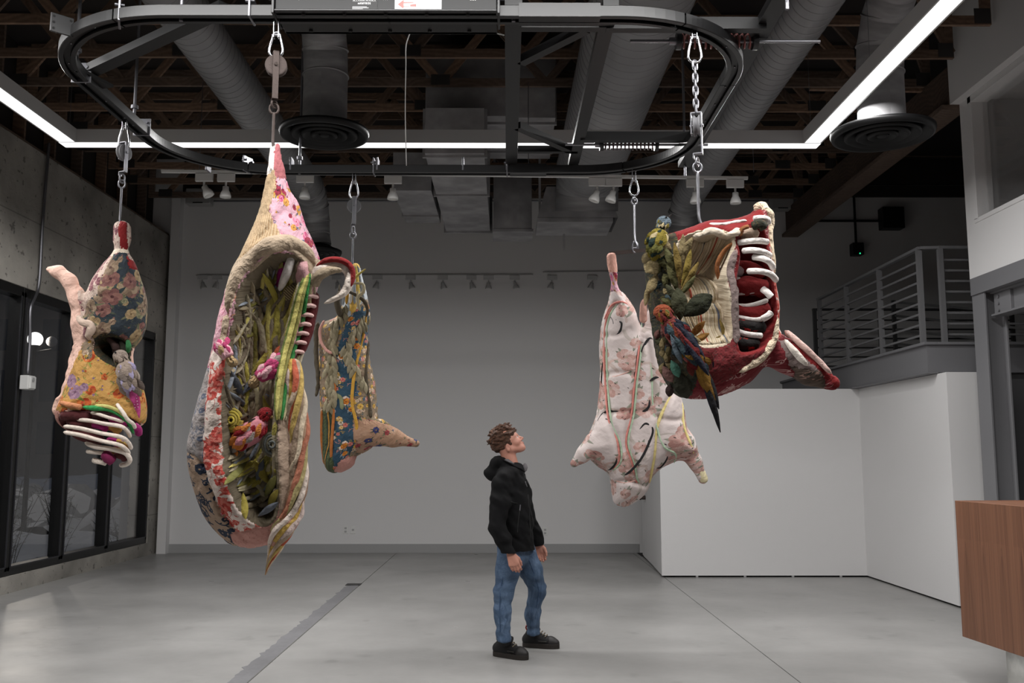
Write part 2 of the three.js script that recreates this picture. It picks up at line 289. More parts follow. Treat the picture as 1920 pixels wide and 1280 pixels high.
{ // stair railing behind the grey railing
  const o = thing('stair_railing', 'dark sloping stair railing on the mezzanine behind the grey railing', 'railing', V(5.2, 2.685, -12.6));
  for (let i = 0; i < 5; i++) mesh('rail_bar', bar(V(0.05, 0.9 - i * 0.19, 0), V(1.25, 0.25 - i * 0.19 + 0.3, 1.2), 0.03), railDark, o);
  mesh('post', bar(V(0.05, 0, 0), V(0.05, 0.92, 0), 0.045), railDark, o); mesh('post', bar(V(1.25, 0, 1.2), V(1.25, 0.6, 1.2), 0.045), railDark, o);
}
{ // upper room: white box over steel
  const w = structGroup('wall_upper_room'), xa = 4.66;
  mesh('wall_bulkhead', box(xa - 0.1, XR, 5.1, ROOF, -9.3, -DN), M.white, w);
  mesh('wall_panel', [box(xa, xa + 0.2, 3.27, 3.83, -9.3, -DN), box(xa, xa + 0.2, 3.83, 5.1, -9.3, -9.12), box(xa, xa + 0.2, 3.83, 5.1, -6.2, -DN)], M.white, w);
  mesh('wall_end', box(xa + 0.2, XR, 3.27, 5.1, -9.3, -9.15), M.white, w);
  mesh('upper_floor', box(xa, XR, 3.1, 3.27, -9.3, -DN), M.mezz, w);
  const g = structGroup('window_8'), a = -9.12, b = -6.2;
  mesh('window_frame', [rbox(xa - 0.012, xa + 0.16, 3.83, 5.1, a, a + 0.07), rbox(xa - 0.012, xa + 0.16, 5.03, 5.1, a, b), rbox(xa - 0.012, xa + 0.02, 3.8, 3.845, a, b), rbox(xa - 0.012, xa + 0.16, 3.83, 5.1, b - 0.07, b)], M.white, g);
  mesh('window_pane', box(xa + 0.1, xa + 0.108, 3.84, 5.04, a + 0.06, b - 0.06), M.glass, g);
}
{
  const c = thing('steel_column', 'grey steel column beside the white partition carrying a bolted beam', 'column', V(4.78, 0, -9.2));
  mesh('flange', rbox(-0.1, -0.08, 0, 3.27, -0.12, 0.12, 0.003), M.steelGrey, c); mesh('flange', rbox(0.1, 0.12, 0, 3.1, -0.12, 0.12, 0.003), M.steelGrey, c); mesh('web', box(-0.08, 0.1, 0, 3.1, 0.02, 0.05), M.steelGrey, c);
  mesh('base_plate', rbox(-0.15, 0.17, 0, 0.02, -0.16, 0.16, 0.003), M.steelGrey, c);
  const b = thing('steel_beam', 'grey steel beam with a bolted end plate under the upper room', 'beam', V(4.82, 2.86, -9.08));
  mesh('web', box(-0.012, 0.012, 0, 0.24, 0, 5), M.steelGrey, b); mesh('flange', box(-0.08, 0.08, 0, 0.018, 0, 5), M.steelGrey, b); mesh('flange', box(-0.08, 0.08, 0.222, 0.24, 0, 5), M.steelGrey, b);
  mesh('end_plate', rbox(-0.045, -0.012, 0.018, 0.222, 0.0, 0.3, 0.003), M.steelGrey, b);
  for (let i = 0; i < 3; i++) mesh('bolt', rod(V(-0.045, 0.05 + i * 0.065, 0.09), V(-0.06, 0.05 + i * 0.065, 0.09), 0.016, 0.016, 6), M.steelGrey, b);
}
{ // stair below the upper room
  const o = thing('steel_stair', 'dark steel stair with black pipe rails behind the steel column', 'stair', V(5.3, 0, -8.6));
  mesh('stringer', bar(V(0, 1.1, 0), V(0.9, 2.3, 0), 0.05, 0.3), M.steelGrey, o); mesh('stringer', bar(V(0.1, 1.1, -1), V(1, 2.3, -1), 0.05, 0.3), M.steelGrey, o);
  for (let i = 0; i < 5; i++) mesh('tread', rbox(0.02 + i * 0.18, 0.26 + i * 0.18, 1.2 + i * 0.24, 1.24 + i * 0.24, -1, 0, 0.004), M.steelGrey, o);
  mesh('rail_post', rod(V(-0.02, 1.0, 0.1), V(-0.02, 2.95, 0.1), 0.026), M.blackMetal, o); mesh('handrail', rod(V(-0.28, 1.55, 0.1), V(0.5, 2.2, 0.1), 0.024), M.blackMetal, o); mesh('handrail', rod(V(-0.28, 2.0, 0.1), V(0.5, 2.05, 0.1), 0.024), M.blackMetal, o);
  mesh('rail_post', rod(V(-0.28, 0, 0.1), V(-0.28, 2.0, 0.1), 0.024), M.blackMetal, o);
}
struct('wall_stair', box(5.15, XR, 0, 2.37, -9.9, -9.82), std(0x4a4a4c, 0.8));

// ================================================================ roof trusses
{
  const yb = 5.5, x0 = XL - 0.1, x1 = 4.62;
  const depths = []; for (let d = 6.12; d < 15; d += 0.742) depths.push(d);
  depths.forEach((d, n) => {
    const deep = d < 9.3; const o = thing('roof_truss', 'brown timber roof truss with diagonal webs, ' + ORD[depths.length - 1 - n] + ' from the back wall', 'truss', V(0, yb, -d), 'timber roof trusses'), R = rng(100 + n), xe = deep ? x1 - 0.1 : x1;
    const m = M.timber[n % 3], m2 = M.timber[(n + 1) % 3];
    mesh('bottom_chord', box(x0, xe, 0, 0.09, -0.02, 0.02), m, o); mesh('top_chord', box(x0, xe, 0.72, 0.81, -0.02, 0.02), m2, o);
    const W = 1.15, s = (n % 2) * 0.25;
    for (let i = 0; i < 9; i++) { const a = x0 + s + i * W, e = Math.min(a + W * 0.5, xe), b2 = Math.min(a + W, xe - 0.02);
      mesh('web', bar(V(a + 0.04, 0.06, 0), V(e, 0.75, 0), 0.036, 0.085), i % 2 ? m : m2, o); if (a + W * 0.5 < xe - 0.1) mesh('web', bar(V(e, 0.75, 0), V(b2, 0.06, 0), 0.036, 0.085), i % 2 ? m2 : m, o); 
      if (i % 2 === 0) mesh('gusset_plate', box(a - 0.09, a + 0.12, 0.012, 0.13, 0.019, 0.023), M.gusset, o); }
    mesh('end_post', box(x0, x0 + 0.09, 0.09, 0.72, -0.02, 0.02), m, o); mesh('end_post', box(xe - 0.09, xe, 0.09, 0.72, -0.02, 0.02), m, o);
    mesh('gusset_plate', box(xe - 0.16, xe - 0.005, 0.012, 0.16, 0.019, 0.023), M.gusset, o);
  });
  const b = thing('timber_beam', 'heavy timber beam carrying the truss ends above the mezzanine', 'beam', V(4.62, 5.1, 0)); mesh('beam_ply', box(-0.07, 0.0, 0, 0.4, -DB, -9.3), M.darkTimber, b); mesh('beam_ply', box(0.002, 0.08, 0, 0.4, -DB, -9.3), M.darkTimber, b);
  mesh('beam_cap', box(-0.14, 0.12, -0.05, 0.0, -DB, -9.3), M.timber[2], b);
  mesh('brace', bar(V(-0.02, 0.4, -9.9), V(-1.3, 0.42, -9.9), 0.05, 0.05), M.timber[0], b);
}
// ================================================================ ducts
function spiralDuct(label, pts, r, pitch, { seams = true, name = 'spiral_duct', mat = M.duct, diffuserR = 0, neck = 0 } = {}) {
  const base = pts[pts.length - 1], o = thing(name, label, 'duct', base.clone()); const q = pts.map((p) => p.clone().sub(base));
  // straight runs with segmented elbows
  for (let i = 0; i + 1 < q.length; i++) {
    const a = q[i], b = q[i + 1], L = a.distanceTo(b), dir = b.clone().sub(a).normalize(), g = [rod(a.clone().addScaledVector(dir, i ? -r * 0.16 : 0), b.clone().addScaledVector(dir, r * 0.16), r, r, 40)];
    mesh(L < r * 2.2 ? 'elbow_gore' : 'duct_tube', g, mat, o);
    const rings = []; if (seams && L > r * 2.2) for (let s = pitch; s < L; s += pitch) { const tr = new THREE.TorusGeometry(r + 0.001, 0.0045, 4, 40); tr.applyQuaternion(new THREE.Quaternion().setFromUnitVectors(V(0, 0, 1), dir.clone().applyAxisAngle(V(1, 0, 0), 0.1))); const c = a.clone().addScaledVector(dir, s); tr.translate(c.x, c.y, c.z); rings.push(tr); }
    if (rings.length) mesh('spiral_seam', rings, mat, o);
    else { const tr = new THREE.TorusGeometry(r + 0.004, 0.008, 6, 40); tr.applyQuaternion(new THREE.Quaternion().setFromUnitVectors(V(0, 0, 1), dir)); tr.translate(a.x, a.y, a.z); mesh('elbow_bead', tr, mat, o); }
  }
  return o;
}
function elbowDown(a, dirv, R, n = 4) { const out = []; for (let i = 0; i <= n; i++) { const t = i / n * Math.PI / 2; out.push(a.clone().addScaledVector(dirv, Math.sin(t) * R).add(V(0, -(1 - Math.cos(t)) * R, 0))); } return out; }
function diffuser(label, c, R, neckR, neckH) {
  const o = thing('ceiling_diffuser', label, 'diffuser', c.clone(), undefined);
  const prof = (p) => new THREE.LatheGeometry(p.map(([r, y]) => new THREE.Vector2(r, y)), 56);
  mesh('outer_cone', prof([[neckR, 0.12], [R * 0.72, 0.085], [R, 0.05], [R, 0.03], [R * 0.97, 0.0], [R * 0.9, 0.0], [R * 0.78, 0.045], [neckR, 0.09]]), M.diffuser, o);
  for (const [k, dy] of [[0.74, 0.0], [0.52, -0.002], [0.3, -0.004]]) mesh('cone_ring', prof([[R * (k - 0.26), 0.06 + dy], [R * k, 0.03 + dy], [R * k, 0.01 + dy], [R * (k - 0.05), -0.004 + dy], [R * (k - 0.12), 0.02 + dy], [R * (k - 0.26), 0.05 + dy]]), M.diffuser, o);
  mesh('center_cap', prof([[0.001, 0.0], [R * 0.1, 0.002], [R * 0.13, 0.02], [0.001, 0.04]]), M.diffuser, o);
  mesh('hub_web', [bar(V(-R * 0.8, 0.06, 0), V(R * 0.8, 0.06, 0), 0.02, 0.03), bar(V(0, 0.06, -R * 0.8), V(0, 0.06, R * 0.8), 0.02, 0.03)], M.diffuser, o);
  return o;
}
const dir = V(0, 0, -1);
{ // left run that ends in the far diffuser
  const r = 0.21, y = 5.08; const far = V(-2.68, y, -12.2);
  spiralDuct('grey spiral duct sloping above the left side of the oval track to the far diffuser', [V(-2.58, y, -2.0), far, ...elbowDown(far, dir, 0.55, 4).slice(1), V(-2.66, 4.42, -12.75)], r, 0.115);
  diffuser('round black diffuser nearest the back wall under the left spiral duct', V(-2.66, 4.27, -12.95).setZ(-12.75), 0.36, 0.21);
}
{ // duct dropping to the left near diffuser
  const r = 0.185, c = atHeight(608, 256, 4.17); const top = V(c.x, 5.25, c.z + 0.55);
  spiralDuct('grey round duct dropping in an elbow to the diffuser beside the rope-sided carcass', [V(c.x, 5.25, -2), top, ...elbowDown(top, dir, 0.55, 4).slice(1), V(c.x, 4.32, c.z)], r, 0.115);
  diffuser('round black ring diffuser hanging beside the tall pink carcass hook', V(c.x, 4.17, c.z), 0.375, 0.185);
}
{ // right diffuser beyond the LED run
  const r = 0.185, c = atHeight(1655, 257, 4.06); c.z = -7.35; const p = atDepth(1655, 257, 7.35); c.x = p.x; c.y = p.y; const top = V(c.x, 5.2, c.z + 0.6);
  spiralDuct('grey round duct with a bright neck dropping beside the LED channel', [V(c.x - 0.15, 5.2, -2), top, ...elbowDown(top, dir, 0.6, 4).slice(1), V(c.x, c.y + 0.15, c.z)], r, 0.115, { mat: M.sheetDuct });
  diffuser('round black ring diffuser next to the LED channel and the timber beam', V(c.x, c.y, c.z), 0.405, 0.185);
}
{ // the large duct and its hood
  const r = 0.4, y = 5.0;
  spiralDuct('very large spiral duct running back to a sheet metal hood', [V(1.1, y + 0.1, -1.5), V(1.02, y + 0.1, -11.4), ...elbowDown(V(1.02, y + 0.1, -11.4), dir, 0.4, 3).slice(1)], r, 0.14);
  const o = thing('duct_hood', 'sheet metal hood flaring to a flat pan below the very large duct', 'duct hood', V(0.9, 4.55, -12.2));
  const loft = []; const ring = (w, d2, y2) => [V(-w, y2, -d2), V(w, y2, -d2), V(w, y2, d2), V(-w, y2, d2)]; const A = ring(0.52, 0.4, 0), B = ring(0.4, 0.36, 0.42), pos = [];
  for (let i = 0; i < 4; i++) { const a = A[i], b = A[(i + 1) % 4], c2 = B[i], e = B[(i + 1) % 4]; pos.push(...[a, b, c2, b, e, c2].flatMap((v) => [v.x, v.y, v.z])); } const g = new THREE.BufferGeometry(); g.setAttribute('position', new THREE.Float32BufferAttribute(pos, 3)); g.computeVertexNormals(); mesh('hood_skirt', metres(g), M.sheetDuct, o);
  mesh('pan', rbox(-0.52, 0.46, -0.05, 0.01, -0.4, 0.36, 0.004), M.sheetDuct, o); mesh('hanger_strap', box(-0.5, -0.47, -0.05, 1.5, 0.3, 0.305), M.sheetDuct, o); mesh('hanger_strap', box(-0.15, -0.12, -0.28, -0.05, -0.3, -0.295), M.sheetDuct, o);
}
{ // right long duct
  const r = 0.205, y = 5.02, far = V(2.45, y, -12.3);
  spiralDuct('long grey spiral duct running back above the right end of the track', [V(2.3, y, -2), far, ...elbowDown(far, dir, 0.5, 4).slice(1), V(2.45, 4.1, -12.8)], r, 0.115);
}
{ // rectangular sheet-metal trunk in the middle
  const o = thing('box_duct', 'big rectangular sheet metal duct hanging in the middle of the ceiling', 'duct', V(0, 4.95, 0));
  mesh('duct_body', rbox(-0.9, 0.04, 0.28, 1.0, -11.5, -10.0, 0.004), M.sheetDuct, o); mesh('duct_body', rbox(0.05, 0.53, 0.28, 1.0, -11.5, -10.05, 0.004), M.sheetDuct, o);
  for (const d of [10.2, 11.2]) mesh('duct_flange', rbox(-0.93, 0.55, 0.25, 1.02, -d - 0.02, -d + 0.02, 0.003), M.sheetDuct, o);
  const e = thing('box_duct', 'stepped rectangular duct branch angled below the big duct', 'duct', V(0, 4.66, 0));
  mesh('duct_body', rbox(-0.88, -0.25, 0.02, 0.52, -13.15, -9.62, 0.004), M.sheetDuct, e); for (const d of [9.7, 11.2, 13.1]) mesh('duct_flange', rbox(-0.91, -0.22, -0.005, 0.535, -d - 0.015, -d + 0.015, 0.003), M.sheetDuct, e);
  const f = thing('box_duct', 'short rectangular duct branch hanging left of the stepped duct', 'duct', V(0, 4.68, 0)); mesh('duct_body', rbox(-1.4, -0.93, 0.02, 0.5, -12.7, -11.1, 0.004), M.sheetDuct, f); mesh('duct_flange', rbox(-1.42, -0.92, 0.0, 0.51, -12.3, -12.27, 0.003), M.sheetDuct, f);
  const h = thing('box_duct', 'dark rectangular duct drop between the stepped duct and the hood', 'duct', V(0, 4.5, 0)); mesh('duct_body', rbox(-0.2, 0.33, 0.08, 0.9, -13.2, -12.62, 0.004), M.sheetDuct, h); mesh('duct_flange', rbox(-0.21, 0.35, 0.06, 0.1, -13.22, -12.61, 0.003), M.sheetDuct, h); for (const x of [-0.19, 0.32]) mesh('hanger_strap', box(x - 0.015, x + 0.015, 0.88, 1.5, -12.81, -12.805), M.sheetDuct, h);
}
{ // pipes on the right of the ceiling
  for (const [x, l] of [[2.62, 'thin steel sprinkler pipe running back beside the right spiral duct'], [2.86, 'thin steel sprinkler pipe running back between two round ducts']]) { const o = thing('ceiling_pipe', l, 'pipe', V(x, 5.42, 0)); mesh('pipe', rod(V(0, 0, -2), V(0, 0, -14.8), 0.035), M.zinc, o); for (const d of [7.1, 8.9, 10.5]) mesh('coupling', rod(V(0, 0, -d), V(0, 0, -d - 0.12), 0.045), M.zinc, o); }
  const w = thing('ceiling_wire', 'thin pale cable looping down from the track drive unit', 'cable', V(0, 0, 0)); const pts = [[762, 310, 7.6], [760, 220, 7.0], [761, 130, 6.3], [764, 75, 5.6], [782, 56, 5.3], [840, 58, 5.2], [905, 57, 5.15], [945, 66, 5.1]].map(([a, b, d]) => atDepth(a, b, d)); mesh('cable', tube(pts, 0.004, { sides: 5, seg: 50 }), M.plasticWhite, w);
  const c = thing('conduit', 'thin dark conduit running along the top of the back wall', 'conduit', V(0, 5.62, -DB + 0.08)); mesh('pipe', rod(V(-5.2, 0, 0), V(4.5, 0.02, 0), 0.014), M.zinc, c); 
}
// ================================================================ LED channel
{
  const t = 0.1, w = LED.w + 0.03, h = 0.12, y = LED.h, o = thing('led_channel', 'bright white rectangular LED channel hanging below the trusses', 'light', V(0, y, 0)); const hous = std(0xb4b4b4, 0.5, 0.0);
  const runs = [[LED.x0 - w / 2, LED.x1 + w / 2, LED.d1, 0], [LED.x0 - w / 2, LED.x1 + w / 2, LED.d0, 0], [LED.d0 + w / 2, LED.d1 - w / 2, LED.x0, 1], [LED.d0 + w / 2, LED.d1 - w / 2, LED.x1, 1]];
  for (const [a, b, c, v] of runs) {
    const B = (lo, hi, y0, y1, s0, s1) => v ? box(c + lo, c + hi, y0, y1, -s1, -s0) : box(s0, s1, y0, y1, -c + lo, -c + hi);
    mesh('housing', [B(-w / 2, w / 2, 0.012, h, a, b), B(-w / 2, -w / 2 + 0.012, 0.0, 0.012, a, b), B(w / 2 - 0.012, w / 2, 0.0, 0.012, a, b)], hous, o);
    mesh('diffuser_strip', B(-LED.w / 2, LED.w / 2, 0.001, 0.013, a, b), lit, o);
  }
  for (const x of [LED.x0, LED.x1]) for (const d of [4.0, 5.4, 6.8, 8.2]) mesh('hanger_wire', rod(V(x, h, -d), V(x, 1.9, -d), 0.002, 0.002, 5), M.zinc, o);
}
// ================================================================ track lights
function trackHead(label, pos, s, aim, group, mat) {
  const o = thing('track_spotlight', label, 'spotlight', pos.clone(), group);
  mesh('adapter', rbox(-0.1 * s, 0.1 * s, -0.05 * s, 0.045 * s, -0.02 * s, 0.02 * s, 0.006), mat, o); mesh('stem', rod(V(0, -0.05 * s, 0), V(0, -0.11 * s, 0), 0.012 * s), mat, o);
  const p = [[0.012, 0], [0.034, 0.008], [0.036, 0.05], [0.05, 0.075], [0.062, 0.11], [0.062, 0.135], [0.055, 0.13], [0.045, 0.09], [0.001, 0.085]].map(([r, y]) => new THREE.Vector2(r * s, -y * s)); const g = new THREE.LatheGeometry(p, 20); g.rotateZ(aim); g.translate(0, -0.1 * s, 0); mesh('lamp_head', g, mat, o); return o;
}
{
  const d = 9.7, a = atDepth(303, 321, d), b = atDepth(1402, 334, d), o = thing('light_track', 'long thin white light track hung below the trusses', 'track', V(a.x, a.y, -d)); mesh('track_bar', bar(V(0, 0, 0), V(b.x - a.x, b.y - a.y, 0), 0.035, 0.03), M.plasticWhite, o);
  for (const x of [0.4, 3.9, 6.3]) mesh('hanger_rod', rod(V(x, 0, 0), V(x, 1.0, 0), 0.004, 0.004, 5), M.zinc, o);
  const L = [[383, 0.5, 'white track spotlight at the far left of the long white track, aimed sideways'], [424, 0, 'white track spotlight second along the long track, left of the tall pink carcass'], [572, 0, 'white track spotlight right of the tall pink carcass top, before the spiral duct'], [737, 0, 'white track spotlight beside the hook of the blue tapestry carcass'], [1120, -0.35, 'white track spotlight before the duct hood, left of its pair'], [1150, -0.3, 'white track spotlight before the duct hood, right of its pair'], [1303, 0, 'white track spotlight left of the rod holding the red carcass'], [1378, 0, 'white track spotlight at the track end right of the red carcass rod']];
  for (const [px, aim, l] of L) { const p = atDepth(px, 334, d); trackHead(l, V(p.x, mix(a.y, b.y, (p.x - a.x) / (b.x - a.x)) - 0.06, -d), 0.93, aim, undefined, M.plasticWhite); }
  const e = 14.985, a2 = atDepth(368, 516, e), b2 = atDepth(1000, 511, e), o2 = thing('light_track', 'faint grey light track along the back wall', 'track', V(a2.x, a2.y, -e)); mesh('track_bar', bar(V(0, 0, 0), V(b2.x - a2.x, 0.02, 0), 0.02, 0.015), M.pvc, o2);
  const a3 = atDepth(1018, 510, e), b3 = atDepth(1210, 510, e), o3 = thing('light_track', 'short grey light track on the back wall behind the white carcass', 'track', V(a3.x, a3.y, -e)); mesh('track_bar', bar(V(0, 0, 0), V(b3.x - a3.x, 0.02, 0), 0.02, 0.015), M.pvc, o3);
  for (const [n, px] of [380, 408, 632, 708, 770, 830, 884, 916, 965, 1035, 1110].entries()) { const p = atDepth(px, 514, e); trackHead('small grey spotlight on the back wall, ' + ORD[n] + ' from the concrete window wall', V(p.x, a2.y - 0.03, -e), 0.8, (px % 3 - 1) * 0.25, 'small spotlights on the back wall tracks', M.spotGrey); }
}
for (const [x0, y0, x1, y1, l] of [[348, 352, 394, 382, 'flat grey wall speaker high in the left corner of the back wall'], [1446, 368, 1490, 392, 'flat grey wall speaker high near the timber beam end']]) {
  const a = atDepth(x0, y0, 14.7), b = atDepth(x1, y1, 14.7), o = thing('wall_speaker', l, 'speaker', V((a.x + b.x) / 2, b.y, -14.98)); const w = (b.x - a.x) / 2, h = a.y - b.y; mesh('cabinet', rbox(-w, w, 0, h, 0.1, 0.28, 0.02), M.pvc, o); mesh('bracket', rbox(-0.04, 0.04, h * 0.4, h * 0.6, 0, 0.1, 0.004), M.blackMetal, o); mesh('badge', rbox(-0.08, 0.08, 0.012, 0.03, 0.275, 0.284, 0.002), M.blackMetal, o);
}
{ // conduit and junction box on the left wall
  const o = thing('wall_conduit', 'grey metal conduit bending down the concrete wall to a white box', 'conduit', V(XL + 0.03, 0, 0)); const P = [[92, 268], [80, 420], [72, 540], [66, 556], [58, 575], [56, 640], [52, 700]].map(([a, b]) => { const p = atX(a, b, XL + 0.03); return V(0, p.y, p.z); }); mesh('pipe', tube(P, 0.018, { sides: 8, seg: 60, up: V(1, 0, 0) }), M.zinc, o);
  const p = atX(52, 708, XL + 0.03), q = thing('junction_box', 'white square receiver box at the foot of the wall conduit', 'box', V(XL + 0.01, p.y - 0.08, p.z)); mesh('box_body', rbox(0, 0.1, -0.06, 0.1, -0.02, 0.14, 0.01), M.plasticWhite, q); mesh('box_lid', rbox(0.09, 0.12, -0.05, 0.09, 0.0, 0.12, 0.008), M.plasticWhite, q); mesh('lens', rod(V(0.12, 0.05, 0.08), V(0.13, 0.05, 0.08), 0.025), M.pvc, q);
  const s = thing('wall_conduit', 'dark conduit with a small green indicator unit on the wall above the mezzanine', 'conduit', V(5.65, 0, -14.9)); mesh('pipe', rod(V(0, 4.9, 0), V(0, 5.7, 0), 0.02), M.blackMetal, s); mesh('unit', rbox(-0.09, 0.09, 4.72, 4.92, -0.06, 0.1, 0.01), M.blackMetal, s); mesh('branch', rod(V(-0.9, 5.3, 0), V(0.4, 5.3, 0), 0.02), M.blackMetal, s); mesh('unit', rbox(0.4, 0.75, 5.15, 5.5, -0.06, 0.15, 0.01), M.blackMetal, s); mesh('indicator', new THREE.SphereGeometry(0.012, 8, 6).translate(0.02, 4.74, 0.1), new THREE.MeshStandardMaterial({ color: 0x113322, emissive: 0x33ffaa, emissiveIntensity: 1 }), s);
}
// ================================================================ reception counter
{
  const walnut = std(0xffffff, 0.45, 0, { map: canvasMap(1024, 1024, 1.6, 0.95, (c, w, h) => {
    c.fillStyle = '#7d553f'; c.fillRect(0, 0, w, h); const R = rng(77);
    for (let i = 0; i < 900; i++) { const x = R() * w, k = R(); c.strokeStyle = k < 0.5 ? `rgba(70,42,28,${0.06 + R() * 0.16})` : `rgba(165,116,88,${0.05 + R() * 0.14})`; c.lineWidth = 0.6 + R() * 2.2; c.beginPath(); c.moveTo(x, 0); for (let y = 0; y <= h; y += 64) c.lineTo(x + 5 * Math.sin(y * 0.006 + x), y); c.stroke(); }
    for (let leaf = 0; leaf < 8; leaf++) { const cx = (leaf + 0.5) * w / 8; for (let n = 0; n < 9; n++) { c.strokeStyle = `rgba(62,36,24,${0.12 + R() * 0.14})`; c.lineWidth = 1.2 + R() * 1.6; const half = 4 + n * 5.2, top = 60 + n * -9 + R() * 60; c.beginPath(); c.moveTo(cx - half, h); c.bezierCurveTo(cx - half, h * 0.55, cx - half * 0.5, top + 240, cx, top); c.bezierCurveTo(cx + half * 0.5, top + 240, cx + half, h * 0.55, cx + half, h); c.stroke(); } }
  }) });
  const A = atHeight(1790, 938, 1.2), B = atHeight(1920, 1232, 0.3), dirn = V(B.x - A.x, 0, B.z - A.z).normalize(), side = V(-dirn.z, 0, dirn.x); if (side.x < 0) side.negate();
  const o = thing('reception_counter', 'walnut veneered reception counter floating on a concrete base', 'counter', V(A.x, 0, A.z)); const L = 3.6, D = 0.8; o.rotation.y = Math.atan2(dirn.x, dirn.z);
  const sx = Math.sign(side.clone().applyAxisAngle(V(0, 1, 0), -o.rotation.y).x);
  const S = (a, b) => sx > 0 ? [a, b] : [-b, -a]; const X = (a, b, y0, y1, z0, z1, r) => { const [p, q] = S(a, b); return rbox(p, q, y0, y1, z0, z1, r); };
  mesh('front_panel', X(0, 0.03, 0.3, 1.2, 0, L, 0.003), walnut, o); mesh('end_panel', X(0.03, D, 0.3, 1.2, 0, 0.03, 0.003), walnut, o); mesh('back_panel', X(D - 0.03, D, 0.3, 1.2, 0.03, L, 0.003), walnut, o); mesh('countertop', X(0.03, D - 0.03, 1.165, 1.197, 0.03, L, 0.002), walnut, o); mesh('bottom_panel', X(0.03, D - 0.03, 0.3, 0.32, 0.03, L, 0.002), walnut, o);
  mesh('base', X(0.16, D - 0.1, 0, 0.3, 0.22, L - 0.1, 0.006), std(0xffffff, 0.8, 0, { map: noiseMap(256, 0.7, (u, v) => { const a = tileNoise(u, v, 5, 7, 5); const k = 170 * (1 + 0.35 * a); return [k, k, k * 0.98]; }, true) }), o);
  mesh('toe_light', X(0.06, 0.085, 0.285, 0.299, 0.3, L - 0.2, 0.002), new THREE.MeshStandardMaterial({ color: 0xffffff, emissive: 0xffffff, emissiveIntensity: 1.2 }), o);
  const l = new THREE.RectAreaLight(0xffffff, 5, 0.03, L - 0.5); l.position.set(sx * 0.073, 0.282, L / 2); l.rotation.x = -Math.PI / 2; l.castShadow = true; o.add(l); l.name = 'toe_light_source';
}
